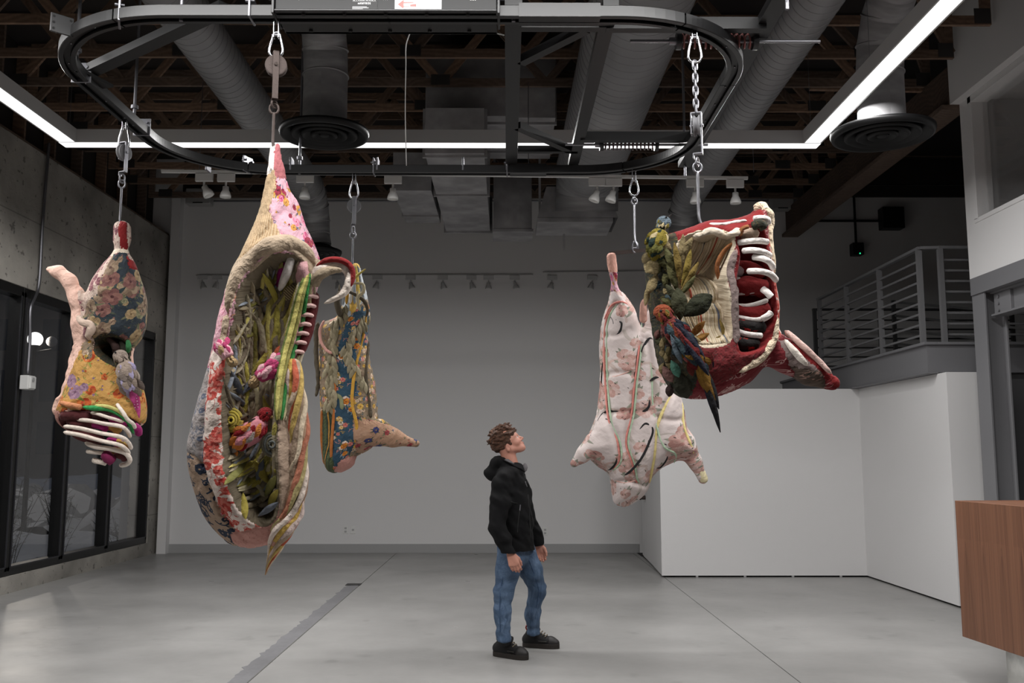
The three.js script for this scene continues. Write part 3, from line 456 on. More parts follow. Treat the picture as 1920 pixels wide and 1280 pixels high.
// ================================================================ outside, beyond the left glazing
{
  const asphalt = std(0x54565a, 0.9), snow = std(0xd9dde2, 0.95, 0, { bumpMap: noiseMap(128, 1.5, (u, v) => 0.5 + 0.5 * tileNoise(u, v, 6, 4, 5)), bumpScale: 0.05 }), brick = std(0x7d7876, 0.9), dim = std(0x4d525c, 0.3, 0.2);
  const g = structGroup('ground_outside'); mesh('street', box(-60, XL - 0.32, -0.5, -0.35, -70, 10), asphalt, g);
  const R = rng(9);
  const drift = (name, label, x, d, w, l, h, seed, jag) => { const n = 26, pos = [], idx = []; for (let j = 0; j <= n; j++) for (let i = 0; i <= n; i++) { const u = i / n * 2 - 1, v = j / n * 2 - 1, r = Math.hypot(u, v) * (1 + jag * noise3(u * 2.5 + seed, v * 2.5, seed)); const k = Math.max(0, 1 - r * r); const q = Math.sqrt(k) * h * (0.75 + 0.5 * noise3(u * 5 + seed, v * 5, 3)) - (k <= 0 ? 0.06 : 0.01); pos.push(x + u * w, -0.35 + q, -d + v * l); } for (let j = 0; j < n; j++) for (let i = 0; i < n; i++) { const a = j * (n + 1) + i, b = a + n + 1; idx.push(a, b, a + 1, b, b + 1, a + 1); } const q = new THREE.BufferGeometry(); q.setAttribute('position', new THREE.Float32BufferAttribute(pos, 3)); q.setIndex(idx); q.computeVertexNormals(); return tag(mesh(name, metres(q), snow), label, 'snow'); };
  drift('snow_bank', 'pile of ploughed snow across the road outside the middle window', -11.5, 24.5, 2.4, 1.6, 1.15, 2, 0.35);
  drift('snow_bank', 'low strip of old snow near the glass outside the windows', -9.3, 18.2, 2.2, 2.2, 0.4, 7, 0.5);
  drift('snow_bank', 'long ridge of snow at the foot of the dark building outside', -22, 44, 6, 9, 1.0, 5, 0.3);
  drift('snow_bank', 'crusted snow patch beside the bare shrubs outside', -8.6, 14.6, 1.5, 1.4, 0.26, 12, 0.5);
  const b = thing('apartment_building', 'dark brick building across the street with rows of dim windows', 'building', V(-30, -0.35, -62)); mesh('wall', box(-26, 16, 0, 15.5, -6, 0), brick, b);
  for (let r = 0; r < 4; r++) for (let c = 0; c < 12; c++) { mesh('window', box(-24 + c * 3.3, -22.7 + c * 3.3, 2 + r * 3.4, 4.1 + r * 3.4, -0.1, 0.04), dim, b); }
  const lp = atX(66, 636, -11), s = thing('street_lamp', 'lit round globe street lamp outside the left windows', 'lamp', V(lp.x, -0.35, lp.z)); const y = lp.y + 0.35;
  mesh('post', rod(V(0, 0, 0), V(0, y - 0.22, 0), 0.06, 0.045), M.frameBlack, s); mesh('globe', new THREE.SphereGeometry(0.17, 20, 14).translate(0, y, 0), new THREE.MeshStandardMaterial({ color: 0xffffff, emissive: 0xffffff, emissiveIntensity: 1.5 }), s); mesh('fitter', rod(V(0, y - 0.25, 0), V(0, y - 0.14, 0), 0.06, 0.1), M.frameBlack, s);
  mesh('globe', new THREE.SphereGeometry(0.12, 16, 12).translate(0.34, y - 0.04, -0.1), M.pvc, s); mesh('cross_arm', rod(V(0, y - 0.3, 0), V(0.34, y - 0.22, -0.1), 0.02), M.frameBlack, s);
  const pl = new THREE.PointLight(0xfff4e6, 9, 0, 2); pl.position.copy(lp); pl.castShadow = true; pl.shadow.radius = 8; pl.name = 'street_lamp_light'; scene.add(pl);
  const twig = std(0x3b3836, 0.9);
  for (const [x, d, h, n, sd, lb] of [[-7.0, 13.4, 1.35, 22, 3, 'tallest leafless shrub of thin twigs outside the glazing'], [-7.3, 15.6, 1.2, 18, 8, 'leafless twiggy shrub outside, behind the tallest shrub'], [-6.8, 16.8, 0.8, 14, 13, 'low leafless shrub outside by the far end of the glazing'], [-7.6, 12.2, 0.9, 14, 17, 'low leafless shrub outside in front of the tallest shrub']]) {
    const r = rng(sd), o = thing('bare_shrub', lb, 'shrub', V(x, -0.35, -d), 'bare shrubs outside the windows'); const stems = [], tw = [];
    for (let i = 0; i < n; i++) { const a = r() * 6.28, t = h * (0.7 + 0.5 * r()), k = 0.5 * r() + 0.1, e = V(Math.cos(a) * k, t, Math.sin(a) * k), m = V(e.x * 0.35, t * 0.5, e.z * 0.35); stems.push(tube([V(e.x * 0.1, 0, e.z * 0.1), m, e], [0.008, 0.005, 0.003], { sides: 4, seg: 6 }));
      for (let q = 0; q < 9; q++) { const f = 0.35 + 0.65 * r(), p = V(e.x * f * f, t * f, e.z * f * f), b2 = r() * 6.28; tw.push(rod(p, p.clone().add(V(Math.cos(b2) * 0.13, 0.12 * r() + 0.02, Math.sin(b2) * 0.13)), 0.0035, 0.002, 4)); } }
    mesh('stems', stems, twig, o); mesh('twigs', tw, twig, o);
  }
}
// ================================================================ oval overhead track
const TR = { y: 3.85, x0: -2.70, x1: 1.405, d0: 4.855, d1: 7.655, r0: 0.85, r1: 0.8 };
function trackPoint(s) { // s in 0..1 round the loop, starting mid near run, going left
  const { x0, x1, d0, d1, r0, r1 } = TR; const seg = [];
  const A = [['l', (x0 + x1) / 2, d0, x0 + r0, d0], ['a', x0 + r0, d0 + r0, r0, -90, -180], ['l', x0, d0 + r0, x0, d1 - r0], ['a', x0 + r0, d1 - r0, r0, 180, 90], ['l', x0 + r0, d1, x1 - r1, d1], ['a', x1 - r1, d1 - r1, r1, 90, 0], ['l', x1, d1 - r1, x1, d0 + r1], ['a', x1 - r1, d0 + r1, r1, 0, -90], ['l', x1 - r1, d0, (x0 + x1) / 2, d0]];
  const len = A.map((q) => q[0] === 'l' ? Math.hypot(q[3] - q[1], q[4] - q[2]) : q[3] * Math.PI / 2); const tot = len.reduce((a, b) => a + b); let t = ((s % 1) + 1) % 1 * tot;
  for (let i = 0; i < A.length; i++) { if (t <= len[i] || i === A.length - 1) { const k = t / len[i], q = A[i]; if (q[0] === 'l') return [q[1] + (q[3] - q[1]) * k, q[2] + (q[4] - q[2]) * k]; const a = (q[4] + (q[5] - q[4]) * k) * Math.PI / 180; return [q[1] + Math.cos(a) * q[3], q[2] + Math.sin(a) * q[3]]; } t -= len[i]; }
}
function trackNear(x, d) { let best = 0, bd = 9; for (let i = 0; i < 2000; i++) { const p = trackPoint(i / 2000), q = Math.hypot(p[0] - x, p[1] - d); if (q < bd) { bd = q; best = i / 2000; } } return best; }
function trackSweep(s0, s1, prof, n) {
  const pos = [], idx = [], m = prof.length;
  for (let i = 0; i <= n; i++) { const s = s0 + (s1 - s0) * i / n, p = trackPoint(s), a = trackPoint(s - 0.002), b = trackPoint(s + 0.002); let tx = b[0] - a[0], td = b[1] - a[1]; const L = Math.hypot(tx, td); tx /= L; td /= L; const nx = td, nd = -tx; for (const [u, v] of prof) pos.push(p[0] + nx * u, TR.y + v, -(p[1] + nd * u)); }
  const v = [], q = (a) => v.push(pos[3 * a], pos[3 * a + 1], pos[3 * a + 2]);
  for (let i = 0; i < n; i++) for (let k = 0; k < m; k++) { const a = i * m + k, b = i * m + (k + 1) % m, c = a + m, d = b + m; q(a); q(c); q(b); q(b); q(c); q(d); }
  const g = new THREE.BufferGeometry(); g.setAttribute('position', new THREE.Float32BufferAttribute(v, 3)); g.computeVertexNormals(); return metres(g);
}
{
  const o = thing('conveyor_track', 'black oval overhead conveyor track carrying the hanging carcasses', 'track');
  const prof = [[-0.05, 0.004], [-0.05, 0.062], [-0.046, 0.066], [0.046, 0.066], [0.05, 0.062], [0.05, 0.004], [0.046, 0], [0.02, 0], [0.02, 0.01], [0.04, 0.01], [0.04, 0.055], [-0.04, 0.055], [-0.04, 0.01], [-0.02, 0.01], [-0.02, 0], [-0.046, 0]];
  const cuts = [0, 0.06, 0.12, 0.205, 0.285, 0.375, 0.46, 0.55, 0.63, 0.71, 0.79, 0.87, 1];
  for (let i = 0; i + 1 < cuts.length; i++) mesh('rail_section', trackSweep(cuts[i] + 0.0004, cuts[i + 1] - 0.0004, prof, 28), M.railBlack, o);
  mesh('drive_chain', trackSweep(0, 0.9999, [[-0.018, 0.02], [-0.018, 0.05], [0.018, 0.05], [0.018, 0.02]], 240), M.blackMetal, o);
  for (const s of [0.06, 0.12, 0.205, 0.285, 0.375, 0.46, 0.55]) { // coupling plates
    const p = trackPoint(s), a = trackPoint(s + 0.003), ang = Math.atan2(-(a[1] - p[1]), a[0] - p[0]); const g = rbox(-0.006, 0.006, -0.006, 0.125, -0.062, 0.062, 0.003); g.rotateY(ang); g.translate(p[0], TR.y, -p[1]); mesh('coupling_plate', g, M.zinc, o);
    const bl = [rod(V(-0.025, 0.09, 0.04), V(0.025, 0.09, 0.04), 0.009, 0.009, 6), rod(V(-0.025, 0.09, -0.04), V(0.025, 0.09, -0.04), 0.009, 0.009, 6)]; bl.forEach((q) => { q.rotateY(ang); q.translate(p[0], TR.y, -p[1]); mesh('coupling_bolt', q, M.zinc, o); });
  }
  for (let i = 0; i < 40; i++) { const p = trackPoint(i / 40 + 0.01); const g = new THREE.SphereGeometry(0.007, 6, 5); g.translate(p[0], TR.y + 0.018, -p[1]); mesh('chain_roller', g, M.zinc, o); }
  // take-up sleeves right of the drive, near and far runs
  const sl = (s0, s1) => mesh('rail_sleeve', trackSweep(s0, s1, [[-0.058, -0.003], [-0.058, 0.074], [0.058, 0.074], [0.058, -0.003], [0.02, -0.003], [0.02, -0.001], [-0.02, -0.001], [-0.02, -0.003]], 4), M.railBlack, o);
  sl(trackNear(0.02, TR.d1), trackNear(0.32, TR.d1)); sl(trackNear(0.5, TR.d0), trackNear(0.06, TR.d0));
  // cross frame
  const y = TR.y + 0.095, F = (n, a, b, w = 0.075, h = 0.06) => mesh(n, bar(a, b, w, h), M.beamBlack, o);
  F('cross_beam', V(0.03, y, -TR.d0 + 0.02), V(0.03, y, -TR.d1 - 0.03), 0.095, 0.05); F('cross_beam', V(0.56, y, -TR.d0 + 0.02), V(0.55, y, -TR.d1 - 0.03), 0.085, 0.05);
  F('cross_beam', V(1.47, y + 0.02, -4.6), V(1.5, y + 0.02, -7.75), 0.1, 0.05); F('cross_beam', V(0.56, y, -5.1), V(1.47, y, -5.1), 0.06, 0.07); F('cross_beam', V(0.56, y, -7.0), V(1.47, y, -7.0), 0.06, 0.07); F('cross_beam', V(0.07, y, -5.1), V(0.56, y, -5.1), 0.06, 0.06);
  F('brace', V(0.08, y, -5.6), V(0.45, y, -5.14), 0.06, 0.05); F('brace', V(0.07, y, -6.75), V(0.5, y, -7.3), 0.06, 0.05); F('cross_beam', V(0.08, y, -7.3), V(0.56, y, -7.3), 0.05, 0.05); F('brace', V(-1.55, y, -4.9), V(-2.66, y, -5.75), 0.09, 0.05);
  F('corner_plate', V(-2.72, y - 0.05, -5.6), V(-2.62, y - 0.05, -5.9), 0.1, 0.02);
  { const put = (g) => { g.rotateY(0.75); g.translate(-2.5, TR.y, -5.02); return g; }; mesh('corner_plate', put(rbox(-0.062, 0.062, -0.005, 0.105, -0.006, 0.006, 0.004)), M.railBlack, o); for (const [x, y] of [[-0.045, 0.085], [-0.045, 0.05], [-0.045, 0.015], [0.045, 0.085]]) mesh('bolt_hole', put(rod(V(x, y, 0.0062), V(x, y, 0.0066), 0.008, 0.008, 10)), M.rubber, o); }
  for (const [a, b, c] of [[1.22, 4.92 + 0.35, 0.42], [0.95, 7.12, 0.4]]) { // take-up springs
    const pts = []; for (let i = 0; i <= 160; i++) { const t = i / 160, w = t * Math.PI * 2 * 13; pts.push(V(a - 0.2 + t * c, y - 0.02 + Math.cos(w) * 0.04, -b + Math.sin(w) * 0.04)); } const red = a > 1 ? std(0x8a5552, 0.5) : std(0x4a3334, 0.5);
    mesh('take_up_spring', tube(pts, 0.006, { sides: 5, seg: 420, up: V(1, 0, 0) }), red, o); mesh('spring_rod', rod(V(a - 0.5, y - 0.02, -b), V(a + 0.62, y - 0.02, -b), 0.01), M.zinc, o); mesh('spring_seat', rod(V(a - 0.23, y - 0.02, -b), V(a - 0.2, y - 0.02, -b), 0.05, 0.05, 16), M.railBlack, o); mesh('spring_seat', rod(V(a - 0.2 + c, y - 0.02, -b), V(a - 0.17 + c, y - 0.02, -b), 0.05, 0.05, 16), M.railBlack, o); mesh('rod_nut', rod(V(a - 0.27, y - 0.02, -b), V(a - 0.23, y - 0.02, -b), 0.022, 0.022, 6), M.zinc, o);
  }
  for (const [x, d] of [[-2.66, 5.55], [-2.68, 6.5], [-1.78, 4.87], [0.03, 4.87], [1.48, 4.72], [1.5, 7.7], [0.03, 7.66], [-1.75, 7.66]]) { mesh('hanger_rod', rod(V(x, TR.y + 0.0, -d), V(x, 5.5, -d), 0.011, 0.011, 8), M.zinc, o); mesh('rod_nut', rod(V(x, TR.y + 0.125, -d), V(x, TR.y + 0.15, -d), 0.026, 0.026, 6), M.zinc, o); }
  for (const px of [388, 545, 707, 868, 950]) { const p = atHeight(px, 308, TR.y + 0.07), g = rbox(-0.008, 0.008, 0.02, 0.13, -0.055, 0.055, 0.003); g.translate(p.x, TR.y, -TR.d1 + 0.0); mesh('coupling_plate', g, M.zinc, o); }
  // drive housing on the near run
  const u = thing('track_drive_unit', 'black sheet metal drive housing on the near side of the oval track', 'drive unit', V(0, TR.y, -TR.d0)); const xa = -1.245, xb = -0.06;
  mesh('housing', [rbox(xa, xb, 0.0, 0.3, 0.055, 0.085, 0.004), rbox(xa, xb, 0.0, 0.3, -0.17, -0.14, 0.004), rbox(xa, xb, 0.0, 0.012, 0.022, 0.085, 0.003), rbox(xa, xb, 0.0, 0.012, -0.17, -0.022, 0.003), rbox(xa, xb, 0.29, 0.3, -0.17, 0.085, 0.003)], M.driveBlack, u);
  mesh('front_lip', rbox(xa, xb, 0.0, 0.012, 0.085, 0.11, 0.004), M.railBlack, u);
  for (const x of [xa - 0.01, xb + 0.01]) { mesh('end_plate', rbox(x - 0.007, x + 0.007, -0.006, 0.16, -0.1, 0.1, 0.003), M.railBlack, u); for (const z of [-0.07, 0.07]) mesh('bolt', rod(V(x - 0.03, 0.09, z), V(x + 0.03, 0.09, z), 0.012, 0.012, 6), M.zinc, u); }
  for (let i = 0; i < 5; i++) { mesh('bolt', rod(V(xa + 0.15 + i * 0.22, 0.006, 0.075), V(xa + 0.15 + i * 0.22, -0.01, 0.075), 0.012, 0.012, 6), M.rubber, u); mesh('bolt', rod(V(xa + 0.15 + i * 0.22, 0.006, -0.12), V(xa + 0.15 + i * 0.22, -0.01, -0.12), 0.012, 0.012, 6), M.rubber, u); mesh('slot', rbox(xa + 0.1 + i * 0.235, xa + 0.135 + i * 0.235, 0.072, 0.08, 0.082, 0.0865, 0.002), M.chrome, u); }
  const sign = (name, label, px0, px1, py0, py1, draw) => { const a = atDepth(px0, py1, TR.d0 - 0.088), b = atDepth(px1, py0, TR.d0 - 0.088), w = b.x - a.x, h = b.y - a.y, g = new THREE.BoxGeometry(w, h, 0.003); const t = new THREE.CanvasTexture(canvas(1024, Math.round(1024 * h / w), draw)); t.colorSpace = THREE.SRGBColorSpace; const m = mesh(name, g, std(0xffffff, 0.5, 0, { map: t }), u); m.position.set((a.x + b.x) / 2, (a.y + b.y) / 2 - TR.y, 0.0875); m.userData.label = label; };
  sign('nameplate', 'black maker nameplate with white lettering', 658, 708, -16, 23, (c, w, h) => { c.fillStyle = '#060606'; c.fillRect(0, 0, w, h); c.fillStyle = '#e8e8e8'; c.textAlign = 'center'; c.font = `bold ${h * 0.24}px sans-serif`; c.fillText('UNIBUILT', w / 2, h * 0.44, w * 0.92); c.fillRect(w * 0.05, h * 0.47, w * 0.9, h * 0.008); c.font = `bold ${h * 0.13}px sans-serif`; c.fillText('nAWYROS', w / 2, h * 0.62, w * 0.5); c.fillRect(w * 0.05, h * 0.73, w * 0.55, h * 0.02); c.fillRect(w * 0.05, h * 0.78, w * 0.62, h * 0.02); c.fillRect(w * 0.05, h * 0.83, w * 0.4, h * 0.02); c.fillRect(w * 0.05, h * 0.92, w * 0.4, h * 0.04); c.fillRect(w * 0.5, h * 0.91, w * 0.45, h * 0.05); });
  sign('arrow_sticker', 'white sticker with a red arrow pointing left', 740, 828, -4, 23.5, (c, w, h) => { c.fillStyle = '#f6f6f6'; c.fillRect(0, 0, w, h); c.fillStyle = '#e0706a'; c.beginPath(); c.moveTo(w * 0.06, h * 0.45); c.lineTo(w * 0.19, h * 0.14); c.lineTo(w * 0.19, h * 0.3); c.lineTo(w * 0.4, h * 0.3); c.lineTo(w * 0.4, h * 0.36); c.lineTo(w * 0.19, h * 0.38); c.lineTo(w * 0.19, h * 0.56); c.lineTo(w * 0.46, h * 0.62); c.lineTo(w * 0.46, h * 0.42); c.lineTo(w * 0.33, h * 0.46); c.lineTo(w * 0.33, h * 0.62); c.lineTo(w * 0.19, h * 0.62); c.lineTo(w * 0.19, h * 0.76); c.closePath(); c.fill(); c.fillStyle = '#777'; c.fillRect(w * 0.7, h * 0.28, w * 0.24, h * 0.03); c.fillRect(w * 0.82, h * 0.4, w * 0.1, h * 0.03); c.fillStyle = '#bbb'; c.fillRect(w * 0.56, h * 0.58, w * 0.32, h * 0.03); });
}
// ================================================================ hooks, carabiners, pulleys under the track
const TOPS = { left: atHeight(240, 226, TR.y), pink: atHeight(523, 44, TR.y), blue: atHeight(665, 327, TR.y), white: atHeight(1191, 320, TR.y), red: atHeight(1323, 48, TR.y) };
for (const k of Object.keys(TOPS)) { const p = trackPoint(trackNear(TOPS[k].x, -TOPS[k].z)); TOPS[k].set(p[0], TR.y, -p[1]); }
// py: list of pixel rows of the main stations, turned into heights on the vertical line through the hanging point
function hanger(key, label, { carab, pulley, strap, eye, hookEnd, chain, px, mats = [M.chrome, M.zinc, M.zinc] }) {
  const T = TOPS[key], d = -T.z, Y = (py) => atDepth(px, py, d).y - TR.y, o = thing('trolley_hanger', label, 'hook', T.clone());
  const [mc, ms, mh] = mats; const top = Y(carab[0]), bot = Y(carab[1]), c = (top + bot) / 2, h = top - bot;
  mesh('trolley_tab', [rbox(-0.016, -0.01, top - 0.03, 0.03, -0.014, 0.014, 0.002), rbox(0.01, 0.016, top - 0.03, 0.03, -0.014, 0.014, 0.002), rod(V(-0.024, top - 0.012, 0), V(0.024, top - 0.012, 0), 0.007, 0.007, 8)], mc, o);
  const p = [[-0.008, 0.5], [0.012, 0.5], [0.026, 0.2], [0.036, -0.3], [0.022, -0.48], [0, -0.52], [-0.022, -0.48], [-0.036, -0.3], [-0.024, 0.2]].map(([x, y]) => V(x, c + y * h, 0)); mesh('carabiner', tube(p, 0.0075, { closed: true, sides: 7, seg: 48 }), mc, o);
  if (chain) { const a = Y(chain[0]), b = Y(chain[1]), n = chain[2], st = (a - b) / n; for (let i = 0; i < n; i++) mesh('chain_link', link(V(0, a - st * (i + 0.5), 0), st * 1.45, st * 0.78, 0.0065, i % 2 ? Math.PI / 2 - 0.3 : 0.5), ms, o); }
  if (pulley) {
    const cy = Y(pulley), w = new THREE.LatheGeometry([[0.012, -0.016], [0.05, -0.016], [0.058, -0.018], [0.058, -0.011], [0.046, -0.004], [0.046, 0.004], [0.058, 0.011], [0.058, 0.018], [0.05, 0.016], [0.012, 0.016]].map(([r, y]) => new THREE.Vector2(r, y)), 28); const face = px < 300 ? 1.2 : px > 1200 ? 1.25 : 0.15; w.rotateX(Math.PI / 2); w.rotateY(face); w.translate(0.004, cy, 0); mesh('pulley_wheel', w, M.rustyIron === ms ? M.rustyIron : M.steelGrey, o);
    const sy = Y(strap[1]); const st = [rbox(-0.016, 0.016, sy, cy + 0.075, 0.024, 0.031, 0.002), rbox(-0.016, 0.016, cy - 0.05, cy + 0.075, -0.031, -0.024, 0.002), rbox(-0.016, 0.016, cy + 0.068, cy + 0.076, -0.031, 0.031, 0.002), rod(V(0, cy, -0.036), V(0, cy, 0.038), 0.009), rbox(-0.016, 0.016, sy - 0.006, sy + 0.002, -0.02, 0.031, 0.002), rbox(-0.016, 0.016, sy - 0.03, sy, -0.022, -0.015, 0.002)]; st.forEach((g) => g.rotateY(face > 1 ? face : 0.35)); mesh('pulley_strap', st, ms, o);
  }
  const ey = Y(eye[0]), e2 = Y(eye[1]), he = Y(hookEnd); const mid = (ey + e2) / 2;
  mesh('eye_ring', link(V(0, mid + 0.01, 0), (ey - e2) * 0.75, 0.042, 0.006, 1.1), mh, o); mesh('eye_loop', link(V(0, e2 + 0.012, 0), 0.055, 0.045, 0.0065, 0.1), mh, o);
  mesh('hook_rod', tube([V(0, e2 - 0.01, 0), V(0, mix(e2, he, 0.5), 0), V(0, he + 0.06, 0), V(0.003, he, 0.005), V(0.02, he - 0.05, 0.0), V(0.01, he - 0.075, -0.03), V(-0.01, he - 0.06, -0.05)], 0.0085, { sides: 7, seg: 40, up: V(1, 0, 0.3) }), mh, o);
  return o;
}
hanger('left', 'pulley and steel rod hook holding the yellow-ribbed carcass by the windows', { px: 238, carab: [236, 278], pulley: 286, strap: [270, 322], eye: [326, 348], hookEnd: 415 });
hanger('pink', 'rusty pulley strap and hook holding the tall pink carcass', { px: 520, carab: [62, 106], pulley: 124, strap: [104, 186], eye: [190, 208], hookEnd: 272, mats: [M.chrome, M.rustyIron, M.rustyIron] });
hanger('blue', 'pulley and rod hook holding the blue tapestry carcass', { px: 664, carab: [340, 372], pulley: 386, strap: [372, 420], eye: [424, 444], hookEnd: 494 });
hanger('white', 'carabiner, rod and spreader bar hook holding the white quilted carcass', { px: 1191, carab: [336, 366], eye: [370, 380], hookEnd: 452 });
hanger('red', 'carabiner, chain, pulley and rod holding the red ribbed carcass', { px: 1327, carab: [66, 116], chain: [116, 212, 8], pulley: 236, strap: [214, 288], eye: [296, 318], hookEnd: 412, mats: [M.chrome, M.zinc, M.zinc] });
// ================================================================ implicit surfaces (naive surface nets)
function surfaceNets(min, n, cell, fill) {
  const [nx, ny, nz] = n, F = new Float32Array(nx * ny * nz); fill(F, nx, ny, nz);
  const at = (i, j, k) => i + nx * (j + ny * k), id = new Int32Array(nx * ny * nz).fill(-1), pos = [], quads = [];
  const E = [[0, 1], [0, 2], [0, 4], [1, 3], [1, 5], [2, 3], [2, 6], [3, 7], [4, 5], [4, 6], [5, 7], [6, 7]], g = new Float32Array(8);
  for (let k = 0; k < nz - 1; k++) for (let j = 0; j < ny - 1; j++) for (let i = 0; i < nx - 1; i++) {
    let mask = 0; for (let c = 0; c < 8; c++) { g[c] = F[at(i + (c & 1), j + ((c >> 1) & 1), k + (c >> 2))]; if (g[c] < 0) mask |= 1 << c; }
    if (mask === 0 || mask === 255) continue;
    let x = 0, y = 0, z = 0, m = 0;
    for (const [a, b] of E) { if (((mask >> a) & 1) === ((mask >> b) & 1)) continue; const t = g[a] / (g[a] - g[b]); x += (a & 1) + t * ((b & 1) - (a & 1)); y += ((a >> 1) & 1) + t * (((b >> 1) & 1) - ((a >> 1) & 1)); z += (a >> 2) + t * ((b >> 2) - (a >> 2)); m++; }
    id[at(i, j, k)] = pos.length / 3; pos.push(min[0] + (i + x / m) * cell, min[1] + (j + y / m) * cell, min[2] + (k + z / m) * cell);
  }
  for (let k = 1; k < nz - 1; k++) for (let j = 1; j < ny - 1; j++) for (let i = 1; i < nx - 1; i++) {
    const f = F[at(i, j, k)] < 0;
    if (f !== F[at(i + 1, j, k)] < 0) { const q = [id[at(i, j - 1, k - 1)], id[at(i, j, k - 1)], id[at(i, j, k)], id[at(i, j - 1, k)]]; quads.push(f ? q : q.reverse()); }
    if (f !== F[at(i, j + 1, k)] < 0) { const q = [id[at(i - 1, j, k - 1)], id[at(i - 1, j, k)], id[at(i, j, k)], id[at(i, j, k - 1)]]; quads.push(f ? q : q.reverse()); }
    if (f !== F[at(i, j, k + 1)] < 0) { const q = [id[at(i - 1, j - 1, k)], id[at(i, j - 1, k)], id[at(i, j, k)], id[at(i - 1, j, k)]]; quads.push(f ? q : q.reverse()); }
  }
  return { pos: Float32Array.from(pos), quads };
}
function relax(S, it = 1, lam = 0.5) {
  const n = S.pos.length / 3; for (let t = 0; t < it; t++) { const a = new Float32Array(n * 3), c = new Uint16Array(n); for (const q of S.quads) for (let e = 0; e < 4; e++) { const i = q[e], j = q[(e + 1) % 4]; for (let d = 0; d < 3; d++) { a[3 * i + d] += S.pos[3 * j + d]; a[3 * j + d] += S.pos[3 * i + d]; } c[i]++; c[j]++; } for (let i = 0; i < n; i++) if (c[i]) for (let d = 0; d < 3; d++) S.pos[3 * i + d] = mix(S.pos[3 * i + d], a[3 * i + d] / c[i], lam); }
}
function netNormals(S) { const N = new Float32Array(S.pos.length), A = V(), B = V(); const P = S.pos; for (const q of S.quads) { A.set(P[3 * q[2]] - P[3 * q[0]], P[3 * q[2] + 1] - P[3 * q[0] + 1], P[3 * q[2] + 2] - P[3 * q[0] + 2]); B.set(P[3 * q[3]] - P[3 * q[1]], P[3 * q[3] + 1] - P[3 * q[1] + 1], P[3 * q[3] + 2] - P[3 * q[1] + 2]); A.cross(B); for (const i of q) { N[3 * i] += A.x; N[3 * i + 1] += A.y; N[3 * i + 2] += A.z; } } for (let i = 0; i < N.length; i += 3) { const l = Math.hypot(N[i], N[i + 1], N[i + 2]) || 1; N[i] /= l; N[i + 1] /= l; N[i + 2] /= l; } return N; }
// one geometry per class of quads
function netSplit(S, classOf, uvOf) {
  const N = netNormals(S), out = new Map();
  for (const q of S.quads) { const cx = (S.pos[3 * q[0]] + S.pos[3 * q[2]]) / 2, cy = (S.pos[3 * q[0] + 1] + S.pos[3 * q[2] + 1]) / 2, cz = (S.pos[3 * q[0] + 2] + S.pos[3 * q[2] + 2]) / 2; const c = classOf ? classOf(cx, cy, cz, N[3 * q[0]], N[3 * q[0] + 1], N[3 * q[0] + 2]) : 0;
    if (!out.has(c)) out.set(c, { m: new Map(), p: [], n: [], u: [], i: [] }); const o = out.get(c); const v = q.map((k) => { if (!o.m.has(k)) { o.m.set(k, o.p.length / 3); const x = S.pos[3 * k], y = S.pos[3 * k + 1], z = S.pos[3 * k + 2]; o.p.push(x, y, z); o.n.push(N[3 * k], N[3 * k + 1], N[3 * k + 2]); const u = uvOf ? uvOf(x, y, z, N[3 * k], N[3 * k + 1], N[3 * k + 2]) : [x - z * N[3 * k], y]; o.u.push(u[0], u[1]); } return o.m.get(k); }); o.i.push(v[0], v[1], v[2], v[0], v[2], v[3]); }
  const r = new Map(); for (const [c, o] of out) { const g = new THREE.BufferGeometry(); g.setAttribute('position', new THREE.Float32BufferAttribute(o.p, 3)); g.setAttribute('normal', new THREE.Float32BufferAttribute(o.n, 3)); g.setAttribute('uv', new THREE.Float32BufferAttribute(o.u, 2)); g.setIndex(o.i); r.set(c, g); } return r;
}
function sdPoly(P, x, y) { let d = 1e9, s = 1; for (let i = 0, j = P.length - 1; i < P.length; j = i++) { const ex = P[j][0] - P[i][0], ey = P[j][1] - P[i][1], wx = x - P[i][0], wy = y - P[i][1]; const t = clamp((wx * ex + wy * ey) / (ex * ex + ey * ey), 0, 1), bx = wx - ex * t, by = wy - ey * t; d = Math.min(d, bx * bx + by * by); const c1 = y >= P[i][1], c2 = y < P[j][1], c3 = ex * wy > ey * wx; if ((c1 && c2 && c3) || (!c1 && !c2 && !c3)) s = -s; } return s * Math.sqrt(d); }
const smoothLine = (P, n = 6) => new THREE.CatmullRomCurve3(P.map(([x, y]) => V(x, y, 0)), false, 'centripetal').getPoints(P.length * n).map((v) => [v.x, v.y]);
const lineDist = (P, x, y) => { let d = 1e9; for (let i = 0; i + 1 < P.length; i++) { const ex = P[i + 1][0] - P[i][0], ey = P[i + 1][1] - P[i][1], wx = x - P[i][0], wy = y - P[i][1], t = clamp((wx * ex + wy * ey) / (ex * ex + ey * ey + 1e-12), 0, 1); d = Math.min(d, (wx - ex * t) ** 2 + (wy - ey * t) ** 2); } return Math.sqrt(d); };
const inPoly = (P, x, y) => sdPoly(P, x, y) < 0;
function capsule(x, y, z, a, b, ra, rb) { const ex = b[0] - a[0], ey = b[1] - a[1], ez = b[2] - a[2], t = clamp(((x - a[0]) * ex + (y - a[1]) * ey + (z - a[2]) * ez) / (ex * ex + ey * ey + ez * ez + 1e-9), 0, 1); return Math.hypot(x - a[0] - ex * t, y - a[1] - ey * t, z - a[2] - ez * t) - (ra + (rb - ra) * t); }
const smin = (a, b, k) => { const h = Math.max(k - Math.abs(a - b), 0) / k; return Math.min(a, b) - h * h * k * 0.25; };
function smoothPoly(P, n = 6) { const c = new THREE.CatmullRomCurve3(P.map(([x, y]) => V(x, y, 0)), true, 'centripetal'); return c.getPoints(P.length * n).slice(0, -1).map((v) => [v.x, v.y]); }

